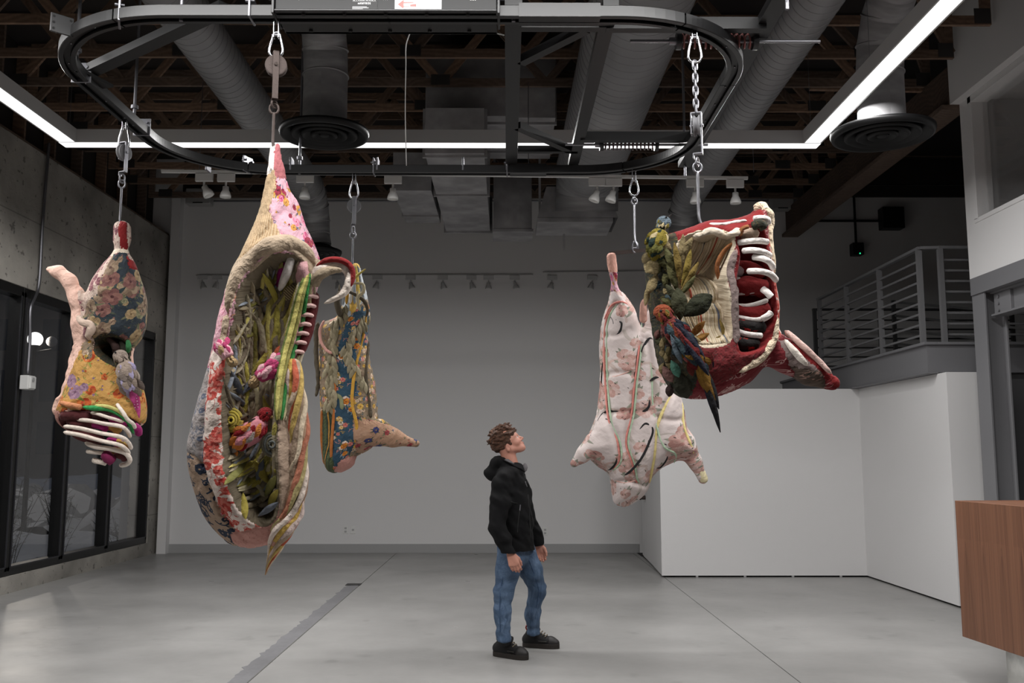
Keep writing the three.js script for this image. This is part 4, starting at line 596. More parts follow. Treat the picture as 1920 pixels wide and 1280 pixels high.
// ================================================================ printed and plain cloth
function petalFlower(c, x, y, r, col, core, R, n = 6) {
  const a0 = R() * 6.28; for (let ring = 0; ring < 2; ring++) for (let i = 0; i < n; i++) { const a = a0 + (i + ring * 0.5) / n * 6.283, rr = r * (ring ? 0.62 : 1); c.save(); c.translate(x, y); c.rotate(a); c.fillStyle = col[(i + ring) % col.length]; c.beginPath(); c.moveTo(0, 0); c.bezierCurveTo(rr * 0.3, -rr * 0.6, rr, -rr * 0.55, rr, 0); c.bezierCurveTo(rr, rr * 0.55, rr * 0.3, rr * 0.6, 0, 0); c.fill(); c.strokeStyle = 'rgba(60,20,20,0.18)'; c.lineWidth = Math.max(1, r * 0.03); for (let k = -1; k <= 1; k++) { c.beginPath(); c.moveTo(rr * 0.15, 0); c.quadraticCurveTo(rr * 0.5, k * rr * 0.28, rr * 0.9, k * rr * 0.25); c.stroke(); } c.restore(); }
  c.fillStyle = core; c.beginPath(); c.arc(x, y, r * 0.17, 0, 6.3); c.fill();
}
function leafShape(c, x, y, a, l, w, col) { c.save(); c.translate(x, y); c.rotate(a); c.fillStyle = col; c.beginPath(); c.moveTo(0, 0); c.quadraticCurveTo(l * 0.5, -w, l, 0); c.quadraticCurveTo(l * 0.5, w, 0, 0); c.fill(); c.strokeStyle = 'rgba(0,0,0,0.25)'; c.lineWidth = Math.max(0.7, w * 0.08); c.beginPath(); c.moveTo(0, 0); c.lineTo(l, 0); c.stroke(); c.restore(); }
function scroll(c, x, y, r, a, dirn, col, lw, leaves = 5) { c.strokeStyle = col; c.fillStyle = col; c.lineCap = 'round'; let px = x, py = y, ang = a; const pts = []; for (let i = 0; i < 46; i++) { const st = r * 0.1 * (1 - i / 60); px += Math.cos(ang) * st; py += Math.sin(ang) * st; ang += dirn * (0.06 + i * 0.0052); pts.push([px, py, ang]); } c.lineWidth = lw; c.beginPath(); c.moveTo(x, y); for (const p of pts) c.lineTo(p[0], p[1]); c.stroke(); for (let k = 0; k < leaves; k++) { const p = pts[Math.floor(4 + k * 36 / leaves)]; leafShape(c, p[0], p[1], p[2] + (k % 2 ? 1 : -1) * 0.9, r * 0.42, r * 0.13, col); } }
const wrapDraw = (w, h, x, y, r, fn) => { for (const ox of [-w, 0, w]) for (const oy of [-h, 0, h]) if (x + ox > -r && x + ox < w + r && y + oy > -r && y + oy < h + r) fn(x + ox, y + oy); };
function mottle(c, w, h, R, n, alpha, dark = '0,0,0', light = '255,255,255') { for (let i = 0; i < n; i++) { c.fillStyle = `rgba(${R() < 0.5 ? dark : light},${alpha * R()})`; const x = R() * w, y = R() * h, r = 4 + R() * 40; c.beginPath(); c.ellipse(x, y, r, r * (0.3 + R() * 0.7), R() * 3, 0, 6.3); c.fill(); } }
function floral(bg, o) { const { seed = 1, size = 512, wide = 0.5, sets, leaf = ['#5c6a4c'], stems = null, count = 18, r = [30, 60], scatter = 0, bgMottle = 0.06, leaves = 3, fill = 46, fillR = 9 } = o; return canvasMap(size, size, wide, wide, (c, w, h) => { const R = rng(seed); c.fillStyle = bg; c.fillRect(0, 0, w, h); mottle(c, w, h, R, 60, bgMottle); for (let i = 0; i < fill; i++) { const x = R() * w, y = R() * h, a = R() * 6.28; for (let k = 0; k < 3; k++) wrapDraw(w, h, x, y, fillR * 4, (X, Y) => leafShape(c, X, Y, a + k * 0.9, fillR * 2.2, fillR * 0.55, leaf[(i + k) % leaf.length])); if (i % 2) { const t = sets[i % sets.length]; wrapDraw(w, h, x, y, fillR * 2, (X, Y) => petalFlower(c, X, Y, fillR * 0.9, t[0], t[1], rng(i), 5)); } }
  for (let i = 0; i < count; i++) { const x = R() * w, y = R() * h, rr = r[0] + R() * (r[1] - r[0]), set = sets[Math.floor(R() * sets.length)], s = Math.floor(R() * 1e6); wrapDraw(w, h, x, y, rr * 2.6, (X, Y) => { const q = rng(s); for (let k = 0; k < leaves; k++) leafShape(c, X, Y, q() * 6.28, rr * (1.2 + q() * 0.9), rr * (0.25 + 0.25 * q()), leaf[Math.floor(q() * leaf.length)]); if (stems) { c.strokeStyle = stems; c.lineWidth = Math.max(1.2, rr * 0.05); c.beginPath(); c.moveTo(X, Y); c.quadraticCurveTo(X + (q() - 0.5) * rr * 4, Y + rr, X + (q() - 0.5) * rr * 4, Y + rr * 2.3); c.stroke(); } petalFlower(c, X, Y, rr, set[0], set[1], q, 5 + Math.floor(q() * 4)); }); }
  for (let i = 0; i < scatter; i++) { const x = R() * w, y = R() * h, set = sets[Math.floor(R() * sets.length)], rr = r[0] * (0.2 + 0.3 * R()); petalFlower(c, x, y, rr, set[0], set[1], R, 5); } }); }
function damask(bg, fg, o = {}) { const { seed = 1, size = 512, wide = 0.4, n = 10, r = 60, lw = 5, flowers = 3, core = bg } = o; return canvasMap(size, size, wide, wide, (c, w, h) => { const R = rng(seed); c.fillStyle = bg; c.fillRect(0, 0, w, h); mottle(c, w, h, R, 50, 0.05); for (let i = 0; i < n; i++) { const x = R() * w, y = R() * h, a = R() * 6.28, s = R() < 0.5 ? -1 : 1; wrapDraw(w, h, x, y, r * 3, (X, Y) => scroll(c, X, Y, r, a, s, fg, lw)); } for (let i = 0; i < flowers; i++) { const x = R() * w, y = R() * h, s = Math.floor(R() * 1e6); wrapDraw(w, h, x, y, r, (X, Y) => petalFlower(c, X, Y, r * 0.55, [fg], core, rng(s), 6)); } }); }
function brushed(cols, o = {}) { const { seed = 1, size = 512, wide = 0.4, n = 420, len = 60, lw = 5, ang = -1.1, spread = 1.1, bg = cols[0] } = o; return canvasMap(size, size, wide, wide, (c, w, h) => { const R = rng(seed); c.fillStyle = bg; c.fillRect(0, 0, w, h); c.lineCap = 'round'; for (let i = 0; i < n; i++) { const x = R() * w, y = R() * h, a = ang + (R() - 0.5) * spread, l = len * (0.4 + R()), k = cols[Math.floor(R() * cols.length)], W = lw * (0.3 + R()); wrapDraw(w, h, x, y, l, (X, Y) => { c.strokeStyle = k; c.lineWidth = W; c.beginPath(); c.moveTo(X, Y); c.quadraticCurveTo(X + Math.cos(a) * l * 0.5 + 6, Y + Math.sin(a) * l * 0.5 - 4, X + Math.cos(a) * l, Y + Math.sin(a) * l); c.stroke(); }); } }); }
const clothMat = (map, o = {}) => new THREE.MeshPhysicalMaterial({ color: 0xdedcda, roughness: 0.88, map, bumpMap: crumpleBump, bumpScale: 0.009, sheen: 0.25, sheenRoughness: 0.7, ...o });
const plain = (hex, o = {}) => new THREE.MeshPhysicalMaterial({ color: hex, roughness: 0.9, bumpMap: crumpleBump, bumpScale: 0.008, sheen: 0.3, sheenRoughness: 0.7, ...o });
const velvet = (hex, o = {}) => plain(hex, { sheen: 1, sheenColor: new THREE.Color(hex).lerp(new THREE.Color(0xffffff), 0.35), sheenRoughness: 0.4, ...o });
const C = {
  pinkFloral: clothMat(floral('#e6b6c6', { seed: 3, wide: 0.36, sets: [[['#d76a94', '#e790ae', '#c94f80'], '#8a1f3a'], [['#8e1f3c', '#a9304c'], '#401018'], [['#f0a8bf', '#e585a5'], '#b0405f'], [['#d5943d', '#e0ac5a'], '#8a5a20']], leaf: ['#6d7287', '#8d8f9f', '#5b5f74', '#c09a4a'], count: 34, r: [18, 52], leaves: 3 })),
  pinkBrush: clothMat(brushed(['#e6b3c1', '#d98ba5', '#f0ccd3', '#c3577f', '#e2a777', '#eec9c0', '#d8a0b5', '#a93a66'], { seed: 5, wide: 0.34 })),
  seersucker: clothMat(canvasMap(256, 256, 0.12, 0.12, (c, w, h) => { c.fillStyle = '#cdb08a'; c.fillRect(0, 0, w, h); const R = rng(2); for (let i = 0; i < 16; i++) { c.fillStyle = i % 2 ? '#b4946c' : '#dcc6a4'; c.fillRect(i * 16, 0, 5 + R() * 4, h); } for (let i = 0; i < 24; i++) { c.fillStyle = 'rgba(120,88,58,0.16)'; c.fillRect(0, R() * h, w, 2); } })),
  linen: clothMat(canvasMap(256, 256, 0.1, 0.1, (c, w, h) => { c.fillStyle = '#c9b49b'; c.fillRect(0, 0, w, h); const R = rng(8); for (let i = 0; i < 400; i++) { c.fillStyle = R() < 0.5 ? 'rgba(110,88,66,0.12)' : 'rgba(250,240,224,0.14)'; R() < 0.5 ? c.fillRect(R() * w, R() * h, 40, 1.5) : c.fillRect(R() * w, R() * h, 1.5, 40); } }), { bumpScale: 0.012 }),
  greyToile: clothMat(damask('#a7a09f', '#616b80', { seed: 12, wide: 0.3, n: 40, r: 44, lw: 2.5, flowers: 14 })),
  navyDamask: clothMat(damask('#ab927d', '#16263f', { seed: 21, wide: 0.34, n: 26, r: 74, lw: 11, flowers: 8 })),
  redToile: clothMat(floral('#ecdcd3', { seed: 31, wide: 0.34, sets: [[['#c23a30', '#d2574a', '#e3a195'], '#8e1d18'], [['#d9796c', '#c2453a'], '#9a241c']], leaf: ['#b8382e', '#cf6a5c'], stems: '#b8382e', count: 20, r: [22, 52], fill: 26 })),
  rosyHem: clothMat(brushed(['#c98a80', '#b06a62', '#d8aba0', '#7c3a34', '#8e5148'], { seed: 6, wide: 0.3, n: 150, len: 16, lw: 3, bg: '#cc958a' })),
  mauveToile: clothMat(floral('#d9c3b6', { seed: 41, wide: 0.34, sets: [[['#8d5560', '#a97a80', '#c4a09c'], '#6b333f'], [['#9c6b70', '#7a4450'], '#5c2a34']], leaf: ['#94666c', '#b08a88'], stems: '#8d5560', count: 26, r: [20, 50] })),
  tapestry: clothMat(floral('#27323c', { seed: 51, wide: 0.42, sets: [[['#8f7a64', '#a38e76', '#7a6452'], '#5c4038'], [['#7a504c', '#90665c'], '#4c2424'], [['#78785c', '#94906e'], '#4a4a34'], [['#b39c74', '#9a8462'], '#6e5434']], leaf: ['#4c5444', '#3a4640', '#6a6a4e', '#2c3a3c'], count: 48, r: [24, 74], fill: 80 })),
  yellowLily: clothMat(floral('#cf9f56', { seed: 61, wide: 0.5, sets: [[['#c4581e', '#d67a34', '#b8441a'], '#7c2a12'], [['#a8879c', '#93728c'], '#6c4c64'], [['#c96a2c', '#dc9a52'], '#8a3a1a']], leaf: ['#83893c', '#a0a24e', '#6a7434'], stems: '#7d8438', count: 13, r: [20, 52], scatter: 20, leaves: 2, fill: 34 })),
  blueChintz: clothMat(canvasMap(512, 512, 0.36, 0.36, (c, w, h) => { const R = rng(71); c.fillStyle = '#2b4c62'; c.fillRect(0, 0, w, h); mottle(c, w, h, R, 50, 0.08); for (let i = 0; i < 24; i++) { const x = R() * w, y = R() * h, a = R() * 6.3, s = R() < 0.5 ? 1 : -1, k = ['#d8b8ae', '#b9c2c8', '#c98a7c', '#c9a24e'][i % 4]; wrapDraw(w, h, x, y, 160, (X, Y) => scroll(c, X, Y, 46, a, s, k, 4, 4)); } for (let i = 0; i < 30; i++) { const x = R() * w, y = R() * h, r = 14 + R() * 28, s = Math.floor(R() * 1e6), q = [[['#efe2d2', '#dcc6b8'], '#c98a2c'], [['#c9665c', '#dc8f84'], '#7a2a24'], [['#e8cfa0', '#d9a94e'], '#8e4a1c'], [['#d98f2c', '#c46a22'], '#6e2a14']][i % 4]; wrapDraw(w, h, x, y, r * 2.4, (X, Y) => { const e = rng(s); leafShape(c, X, Y, e() * 6.3, r * 1.9, r * 0.5, '#6c7452'); leafShape(c, X, Y, e() * 6.3, r * 1.7, r * 0.5, '#8a8a5a'); petalFlower(c, X, Y, r, q[0], q[1], e, 6); }); } })),
  roseTapestry: clothMat(floral('#8d7a64', { seed: 81, wide: 0.32, sets: [[['#c98d80', '#dcae9f', '#b46c62'], '#7a3430'], [['#c79a3c', '#dcb65c'], '#7c4c1c'], [['#e2cdb4', '#c9ac90'], '#8a5a42'], [['#3e5a78', '#5c7a94'], '#1e2e44']], leaf: ['#5c6246', '#77764e', '#3c4a3e'], count: 44, r: [18, 44], fill: 70 })),
  tanFloral: clothMat(floral('#b38e74', { seed: 91, wide: 0.4, sets: [[['#2b2f5c', '#3c3e74'], '#c9a24e'], [['#8c2e34', '#a9484a'], '#5c1a1e'], [['#b85a50', '#c97a6c'], '#6e2a26']], leaf: ['#34503c', '#4e6a4a', '#2c4438'], stems: '#5c2c2c', count: 16, r: [18, 40], leaves: 5, fill: 24 })),
  fernBorder: clothMat(canvasMap(256, 512, 0.12, 0.24, (c, w, h) => { c.fillStyle = '#2f3a28'; c.fillRect(0, 0, w, h); for (let y = 0; y < h + 30; y += 26) { for (const s of [-1, 1]) leafShape(c, w / 2, y, s > 0 ? -0.7 : Math.PI + 0.7, w * 0.48, 12, y % 52 ? '#6c7a4a' : '#57663e'); } c.fillStyle = '#c08a34'; c.fillRect(0, 0, 12, h); c.fillRect(w - 12, 0, 12, h); })),
  whitePrint: clothMat(canvasMap(1024, 1024, 0.8, 0.8, (c, w, h) => { const R = rng(101); c.fillStyle = '#e4dad8'; c.fillRect(0, 0, w, h); c.lineCap = 'round';
    for (let i = 0; i < 26; i++) { const x = R() * w, y = R() * h, r = 60 + R() * 110, a = R() * 6.3, l = 1.2 + R() * 1.6, k = ['rgba(190,168,156,0.5)', 'rgba(236,226,222,0.8)', 'rgba(205,158,146,0.45)', 'rgba(168,160,148,0.4)'][i % 4], W = 14 + R() * 26; wrapDraw(w, h, x, y, r + 40, (X, Y) => { c.strokeStyle = k; c.lineWidth = W; c.beginPath(); c.arc(X, Y, r, a, a + l); c.stroke(); }); }
    for (let i = 0; i < 40; i++) { const x = R() * w, y = R() * h, r = 44 + R() * 52, s = Math.floor(R() * 1e6); wrapDraw(w, h, x, y, r * 2.2, (X, Y) => { const e = rng(s); for (let k = 0; k < 4; k++) leafShape(c, X, Y, e() * 6.3, r * (1.2 + e() * 0.6), r * 0.42, ['#9da092', '#8a8f80', '#aeb1a2'][k % 3]); petalFlower(c, X, Y, r, [['#cda49b', '#d9b8b0', '#c0928a'], ['#d6b4ac', '#e0c8c2', '#cba59c']][i % 2], '#bba596', e, 6); for (let k = 0; k < 3; k++) leafShape(c, X + (e() - 0.5) * r * 2, Y + (e() - 0.5) * r * 2, e() * 6.3, r * 0.3, r * 0.09, '#201c1e'); }); }
    for (let i = 0; i < 9; i++) { const x = R() * w, y = R() * h, r = 50 + R() * 90, a = R() * 6.3; wrapDraw(w, h, x, y, r + 20, (X, Y) => { c.strokeStyle = '#2a2628'; c.lineWidth = 3 + (i % 3) * 4; c.beginPath(); c.arc(X, Y, r, a, a + 1.1); c.stroke(); }); } }), { bumpScale: 0.004, color: 0xe0dcda }),
  redPrint: clothMat(damask('#7a1620', '#cfa8a4', { seed: 111, wide: 0.42, n: 17, r: 56, lw: 4, flowers: 7 })),
  blackRed: clothMat(damask('#17100f', '#b3231a', { seed: 121, wide: 0.22, n: 16, r: 62, lw: 8, flowers: 2 })),
  redFuzz: clothMat(brushed(['#7c1c22', '#5c1418', '#9a3a3c', '#3e2622', '#8a4a48', '#4c3a30'], { seed: 9, wide: 0.3, n: 900, len: 24, lw: 3, spread: 6 })),
  pinkCloth: plain(0xd39a90), redVelvet: velvet(0x7a1214), darkRed: velvet(0x561214), maroon: velvet(0x4c1a1c), magenta: velvet(0x8e1260), cream: plain(0xd9cbb8), white: plain(0xe6dfda), offWhite: plain(0xddd0c4), fleece: plain(0xdcc9ae, { bumpScale: 0.02 }), cavityBrown: plain(0x6b604e, { bumpScale: 0.01 }), mauve: plain(0xb0686c), skinPink: plain(0xdcb6a6), creamFolds: plain(0xcdbfa8, { bumpScale: 0.012 }), camo: clothMat(brushed(['#5a4a40', '#8a6c60', '#3a342c', '#b89488', '#2c2a22'], { seed: 15, wide: 0.3, n: 240, len: 22, lw: 14, spread: 6 })), greySuede: plain(0x80706c), darkOlive: clothMat(brushed(['#2e3020', '#4a4628', '#6c6030', '#3c2c22', '#1e2a2c', '#54402c'], { seed: 16, wide: 0.3, n: 500, len: 40, lw: 7, spread: 6 })),
};
const ramp = (T, v) => { if (!T) return 1; if (v <= T[0][0]) return T[0][1]; for (let i = 0; i + 1 < T.length; i++) if (v < T[i + 1][0]) return mix(T[i][1], T[i + 1][1], (v - T[i][0]) / (T[i + 1][0] - T[i][0])); return T[T.length - 1][1]; };
// ================================================================ carcass builder
const local = (o) => ({ q: (px, py, dz = 0) => { const p = atDepth(px, py, o.d); return V(p.x - o.c.x, p.y - o.c.y, dz); }, px: (x, y) => pixelOf(x + o.c.x, y + o.c.y, -o.d) });
function carcass(o) {
  // o: d depth, foot [px,py], sil polygon (pixels), front/back thickness, rim radius, cavity {poly, depth, soft}, limbs [[px,py,dz,r] ...], patches
  o.c = atDepth(o.foot[0], o.foot[1], o.d); const root = thing(o.name || 'carcass_sculpture', o.label, 'sculpture', o.c.clone()), L = local(o); const m2 = (P) => P.map(([x, y]) => { const v = L.q(x, y); return [v.x, v.y]; });
  const sil = m2(smoothPoly(o.sil, 4)), cavs = (o.cavities || []).map((c) => ({ ...c, P: m2(smoothPoly(c.poly, 3)) })), limbs = (o.limbs || []).map((c) => c.map(([x, y, dz, r]) => { const v = L.q(x, y); return [v.x, v.y, dz, r]; }));
  const cell = o.cell || 0.0088, pad = 0.05; let x0 = 1e9, x1 = -1e9, y0 = 1e9, y1 = -1e9, z0 = -o.back, z1 = o.front; for (const [x, y] of sil) { x0 = Math.min(x0, x); x1 = Math.max(x1, x); y0 = Math.min(y0, y); y1 = Math.max(y1, y); } for (const c of limbs) for (const [x, y, z, r] of c) { x0 = Math.min(x0, x - r); x1 = Math.max(x1, x + r); y0 = Math.min(y0, y - r); y1 = Math.max(y1, y + r); z0 = Math.min(z0, z - r); z1 = Math.max(z1, z + r); }
  x0 -= pad; y0 -= pad; z0 -= pad; x1 += pad; y1 += pad; z1 += pad; const n = [Math.ceil((x1 - x0) / cell) + 1, Math.ceil((y1 - y0) / cell) + 1, Math.ceil((z1 - z0) / cell) + 1];
  const creases = (o.creases || []).map((c) => ({ ...c, P: smoothLine(c.pts).map(([x, y]) => { const v = L.q(x, y); return [v.x, v.y]; }) })); const lump = o.lump ?? 0.012, fr = o.freq || 7, sd0 = o.seed || 1;
  const column = (x, y) => { const s = sdPoly(sil, x, y); let zf = 0, zb = 0; if (s < 0) { const k = Math.sqrt(Math.max(0, 1 - (1 - Math.min(1, -s / o.rim)) ** 2)); const py = L.px(x, y)[1], sc = ramp(o.thickAt, py); zf = o.front * k * sc; zb = o.back * k * sc; for (const v of cavs) { const c = sdPoly(v.P, x, y); if (c < 0) { const t = smooth(0, v.soft, -c); zf = mix(zf, Math.max(-zb + 0.03, v.floor), t); } } for (const cr of creases) { const dd = lineDist(cr.P, x, y); if (dd < cr.w * 3) zf -= cr.depth * Math.exp(-((dd / cr.w) ** 2)) * Math.min(1, k * 1.5); } } return [s, zf, zb]; };
  const value = (col, x, y, z) => { const [s, zf, zb] = col; let f; if (s >= 0) f = Math.hypot(s, z); else f = Math.max(z - zf, -zb - z) * 0.75; for (const c of limbs) for (let i = 0; i + 1 < c.length; i++) f = smin(f, capsule(x, y, z, c[i], c[i + 1], c[i][3], c[i + 1][3]), o.blend || 0.05); if (f < 0.06 && f > -0.06) f += lump * noise3(x * fr + sd0, y * fr * 0.8, z * fr) + lump * (o.fine ?? 0.4) * noise3(x * fr * 3.1, y * fr * 2.6 + sd0, z * fr * 3.1); return f; };
  const S = surfaceNets([x0, y0, z0], n, cell, (F, nx, ny, nz) => { for (let j = 0; j < ny; j++) for (let i = 0; i < nx; i++) { const x = x0 + i * cell, y = y0 + j * cell, col = column(x, y); for (let k = 0; k < nz; k++) F[i + nx * (j + ny * k)] = value(col, x, y, z0 + k * cell); } });
  relax(S, 1, 0.4);
  const rows = []; { const nR = 80; for (let r = 0; r <= nR; r++) { const y = mix(y0, y1, r / nR); let lo = 1e9, hi = -1e9; for (let i = 0, j = sil.length - 1; i < sil.length; j = i++) { const a = sil[i], b = sil[j]; if ((a[1] > y) !== (b[1] > y)) { const x = a[0] + (b[0] - a[0]) * (y - a[1]) / (b[1] - a[1]); lo = Math.min(lo, x); hi = Math.max(hi, x); } } rows.push(lo < hi ? [(lo + hi) / 2, (hi - lo) / 2] : null); } for (let r = 0; r <= nR; r++) if (!rows[r]) { let k = r; while (k <= nR && !rows[k]) k++; if (k > nR) { k = r; while (k >= 0 && !rows[k]) k--; } rows[r] = rows[k]; } for (let t = 0; t < 6; t++) for (let r = 1; r < nR; r++) rows[r] = [(rows[r - 1][0] + rows[r][0] + rows[r + 1][0]) / 3, (rows[r - 1][1] + rows[r][1] + rows[r + 1][1]) / 3]; }
  const uvOf = (x, y, z) => { const f = clamp((y - y0) / (y1 - y0), 0, 1) * 80, r = Math.min(79, Math.floor(f)), t = f - r, cx = mix(rows[r][0], rows[r + 1][0], t), a = mix(rows[r][1], rows[r + 1][1], t); const dx = x - cx, over = Math.max(0, Math.abs(dx) - a) * Math.sign(dx), zc = z + 0.1; return [Math.atan2(dx - over, zc) * 0.26 + over, y + 0.25 * z]; };
  const patches = (o.patches || []).map((p) => ({ ...p, P: m2(p.poly) }));
  const classOf = (x, y, z, nx, ny, nz) => {
    const jx = x + 0.006 * noise3(x * 60, y * 60, z * 60), jy = y + 0.006 * noise3(x * 60 + 9, y * 60, z * 60); for (let i = 0; i < cavs.length; i++) { const v = cavs[i]; if (nz > -0.3) { const c = sdPoly(v.P, jx, jy); if (c < -(v.edge ?? 0.015)) { const col = column(x, y); if (z > (col[1] - col[2]) / 2) return 'cavity' + i; } } }
    for (let i = patches.length - 1; i >= 0; i--) { const p = patches[i]; if (p.back && nz > 0.0) continue; if (p.front && nz < -0.15) continue; if (inPoly(p.P, jx, jy)) return i; } return 'body_cloth'; };
  const N0 = netNormals(S), cls = S.quads.map((q) => classOf((S.pos[3 * q[0]] + S.pos[3 * q[2]]) / 2, (S.pos[3 * q[0] + 1] + S.pos[3 * q[2] + 1]) / 2, (S.pos[3 * q[0] + 2] + S.pos[3 * q[2] + 2]) / 2, N0[3 * q[0]], N0[3 * q[0] + 1], N0[3 * q[0] + 2]));
  // pieces that do not touch are pieces of their own; slivers join their neighbour
  { const par = S.quads.map((_, i) => i), find = (i) => { while (par[i] !== i) { par[i] = par[par[i]]; i = par[i]; } return i; }, edge = new Map(), nb = []; S.quads.forEach((q, i) => { for (let e = 0; e < 4; e++) { const a = q[e], b = q[(e + 1) % 4], k = a < b ? a * 4e6 + b : b * 4e6 + a; if (edge.has(k)) { const j = edge.get(k); nb.push([i, j]); if (cls[i] === cls[j]) par[find(i)] = find(j); } else edge.set(k, i); } }); const size = new Map(); S.quads.forEach((_, i) => { const r = find(i); size.set(r, (size.get(r) || 0) + 1); }); const small = (i) => size.get(find(i)) < 60; for (let t = 0; t < 12; t++) for (const [i, j] of nb) { if (cls[i] === cls[j]) continue; if (small(i) && !small(j)) { cls[i] = cls[j]; par[i] = find(j); } else if (small(j) && !small(i)) { cls[j] = cls[i]; par[j] = find(i); } }
    const big = new Map(); S.quads.forEach((_, i) => { const r = find(i), k = cls[i]; if (!big.has(k)) big.set(k, []); if (!big.get(k).includes(r)) big.get(k).push(r); }); S.quads.forEach((_, i) => { const n = big.get(cls[i]).indexOf(find(i)); S.quads[i].cls = cls[i] + '|' + n; }); }
  // seams pucker inward
  { const seen = new Map(), pin = new Set(); S.quads.forEach((q, i) => { for (const v of q) { if (seen.has(v)) { if (seen.get(v) !== q.cls) pin.add(v); } else seen.set(v, q.cls); } }); for (const v of pin) for (let e = 0; e < 3; e++) S.pos[3 * v + e] -= N0[3 * v + e] * 0.005; }
  let qi = 0; const G = netSplit(S, () => S.quads[qi++].cls, uvOf);
  for (const [kk, g] of G) { const k = kk.split('|')[0], cv = String(k).startsWith('cavity') ? cavs[+k.slice(6)] : null, p = cv ? null : patches[k]; const m = mesh(cv ? 'cavity_lining' : p ? p.name || 'cloth_patch' : 'body_cloth', g, cv ? cv.mat : p ? p.mat : o.mat, root); if (p && p.label) m.userData.label = p.label; }
  const surf = (px, py) => { const v = L.q(px, py), col = column(v.x, v.y); let z = z1; for (let k = 0; k < 400 && z > z0; k++) { if (value(col, v.x, v.y, z) < 0) break; z -= 0.004; } return z <= z0 ? 0 : z; };
  return { root, L, surf, q: L.q, on: (px, py, lift = 0) => L.q(px, py, surf(px, py) + lift), m2 };
}
// strips, ropes, leaves and birds sewn on
function strip(S, name, pts, w, mat, o = {}) { return mesh(name, tube(pts.map(([x, y, l]) => S.on(x, y, l ?? o.lift ?? 0.006)), w, { flat: o.flat ?? 0.5, taper: o.taper ?? 0.12, sides: o.sides || 8, seg: o.seg, lumps: o.lumps ?? 0.12, seed: pts[0][0], up: V(0, 0, 1) }), mat, o.parent || S.root); }
function cord(S, name, pts, w, mat, o = {}) { return mesh(name, tube(pts.map(([x, y, z]) => S.q(x, y, z)), w, { flat: o.flat ?? 1, taper: o.taper ?? 0.08, sides: o.sides || 9, seg: o.seg, lumps: o.lumps ?? 0.1, seed: pts[0][1], twist: o.twist || 0 }), mat, o.parent || S.root); }
function bird(S, label, o) { // spine: [px,py,z] from tail root to head, radii, colours
  const b = new THREE.Group(); b.name = 'bird'; b.userData.label = label; S.root.add(b); const P = o.spine.map(([x, y, z]) => S.q(x, y, z)), R = rng(o.seed || 5);
  mesh('bird_body', tube(P, o.rad, { sides: 12, taper: 0.08, lumps: 0.1, up: V(0, 0, 1) }), o.body, b);
  const H = S.q(...o.head); const hg = new THREE.SphereGeometry(o.headR, 16, 12); hg.scale(1.1, 1, 0.95); hg.translate(H.x, H.y, H.z); mesh('bird_head', hg, o.headMat, b);
  const B = S.q(...o.beak); mesh('beak', rod(H.clone().lerp(B, 0.25), B, o.headR * 0.38, 0.001, 8), o.beakMat || plain(0x2a2522), b);
  const eye = new THREE.SphereGeometry(o.headR * 0.16, 8, 6); const ed = B.clone().sub(H).normalize(); eye.translate(H.x + ed.x * o.headR * 0.45 - ed.y * o.headR * 0.1, H.y + ed.y * o.headR * 0.45 + o.headR * 0.3, H.z + o.headR * 0.85); mesh('eye', eye, M.rubber, b);
  for (let i = 0; i < 22; i++) { const u = R() * 6.28, v = Math.acos(2 * R() - 1), nrm = V(Math.sin(v) * Math.cos(u), Math.cos(v), Math.abs(Math.sin(v) * Math.sin(u)) + 0.1).normalize(), a = H.clone().addScaledVector(nrm, o.headR * 0.97), T = P[P.length - 2].clone().sub(H).normalize(); mesh('feather', blade(a, a.clone().addScaledVector(T, o.headR * 0.8).addScaledVector(nrm, o.headR * 0.1), o.headR * 0.24, nrm, { bow: 0.05, thick: 0.0025, seg: 4, fold: 0.15 }), (o.headCover || [o.headMat])[i % (o.headCover || [1]).length], b); }
  const spine = new THREE.CatmullRomCurve3(P); const cov = o.cover || []; const n = o.feathers || 26;
  for (let i = 0; i < n; i++) { const t = 0.95 - 0.85 * (i / n), p = spine.getPoint(t), T = spine.getTangent(t).negate(), rad = (o.rad[Math.round(t * (o.rad.length - 1))] || 0.05), s = (R() * 2 - 1); const side = T.clone().cross(V(0, 0, 1)).normalize(); const a = p.clone().addScaledVector(side, s * rad * 0.85).add(V(0, 0, rad * Math.sqrt(Math.max(0.05, 1 - s * s)))); const len = o.headR * (1.3 + R() * 0.8); mesh('feather', blade(a, a.clone().addScaledVector(T, len).addScaledVector(side, s * len * 0.25).add(V(0, 0, 0.004)), len * 0.3, V(s * 0.5, 0, 1), { bow: 0.06, thick: 0.003, seg: 5, fold: 0.15 }), cov[Math.floor(R() * cov.length)], b); }
  for (const [x0, y0, z0, x1, y1, z1, w, m] of o.tail || []) mesh('tail_feather', blade(S.q(x0, y0, z0), S.q(x1, y1, z1), w, V(0.2, 0, 1), { bow: 0.03, thick: 0.005, seg: 8, fold: 0.2 }), m, b);
  for (const [x0, y0, z0, x1, y1, z1, w, m] of o.wing || []) mesh('wing_feather', blade(S.q(x0, y0, z0), S.q(x1, y1, z1), w, V(0.1, 0.1, 1), { bow: 0.05, thick: 0.004, seg: 7, fold: 0.2 }), m, b);
  return b;
}
function leafOn(S, label, x0, y0, x1, y1, w, mat, o = {}) { const z0 = o.z0 ?? S.surf(x0, y0) + 0.01, z1 = o.z1 ?? S.surf(x1, y1) + 0.02; const m = mesh(o.name || 'cloth_leaf', blade(S.q(x0, y0, z0), S.q(x1, y1, z1), w, V(0.15, 0.1, 1), { bow: o.bow ?? 0.08, thick: 0.006, seg: 10, fold: o.fold ?? 0.18, wave: o.wave || 0 }), mat, o.parent || S.root); if (label) m.userData.label = label; return m; }
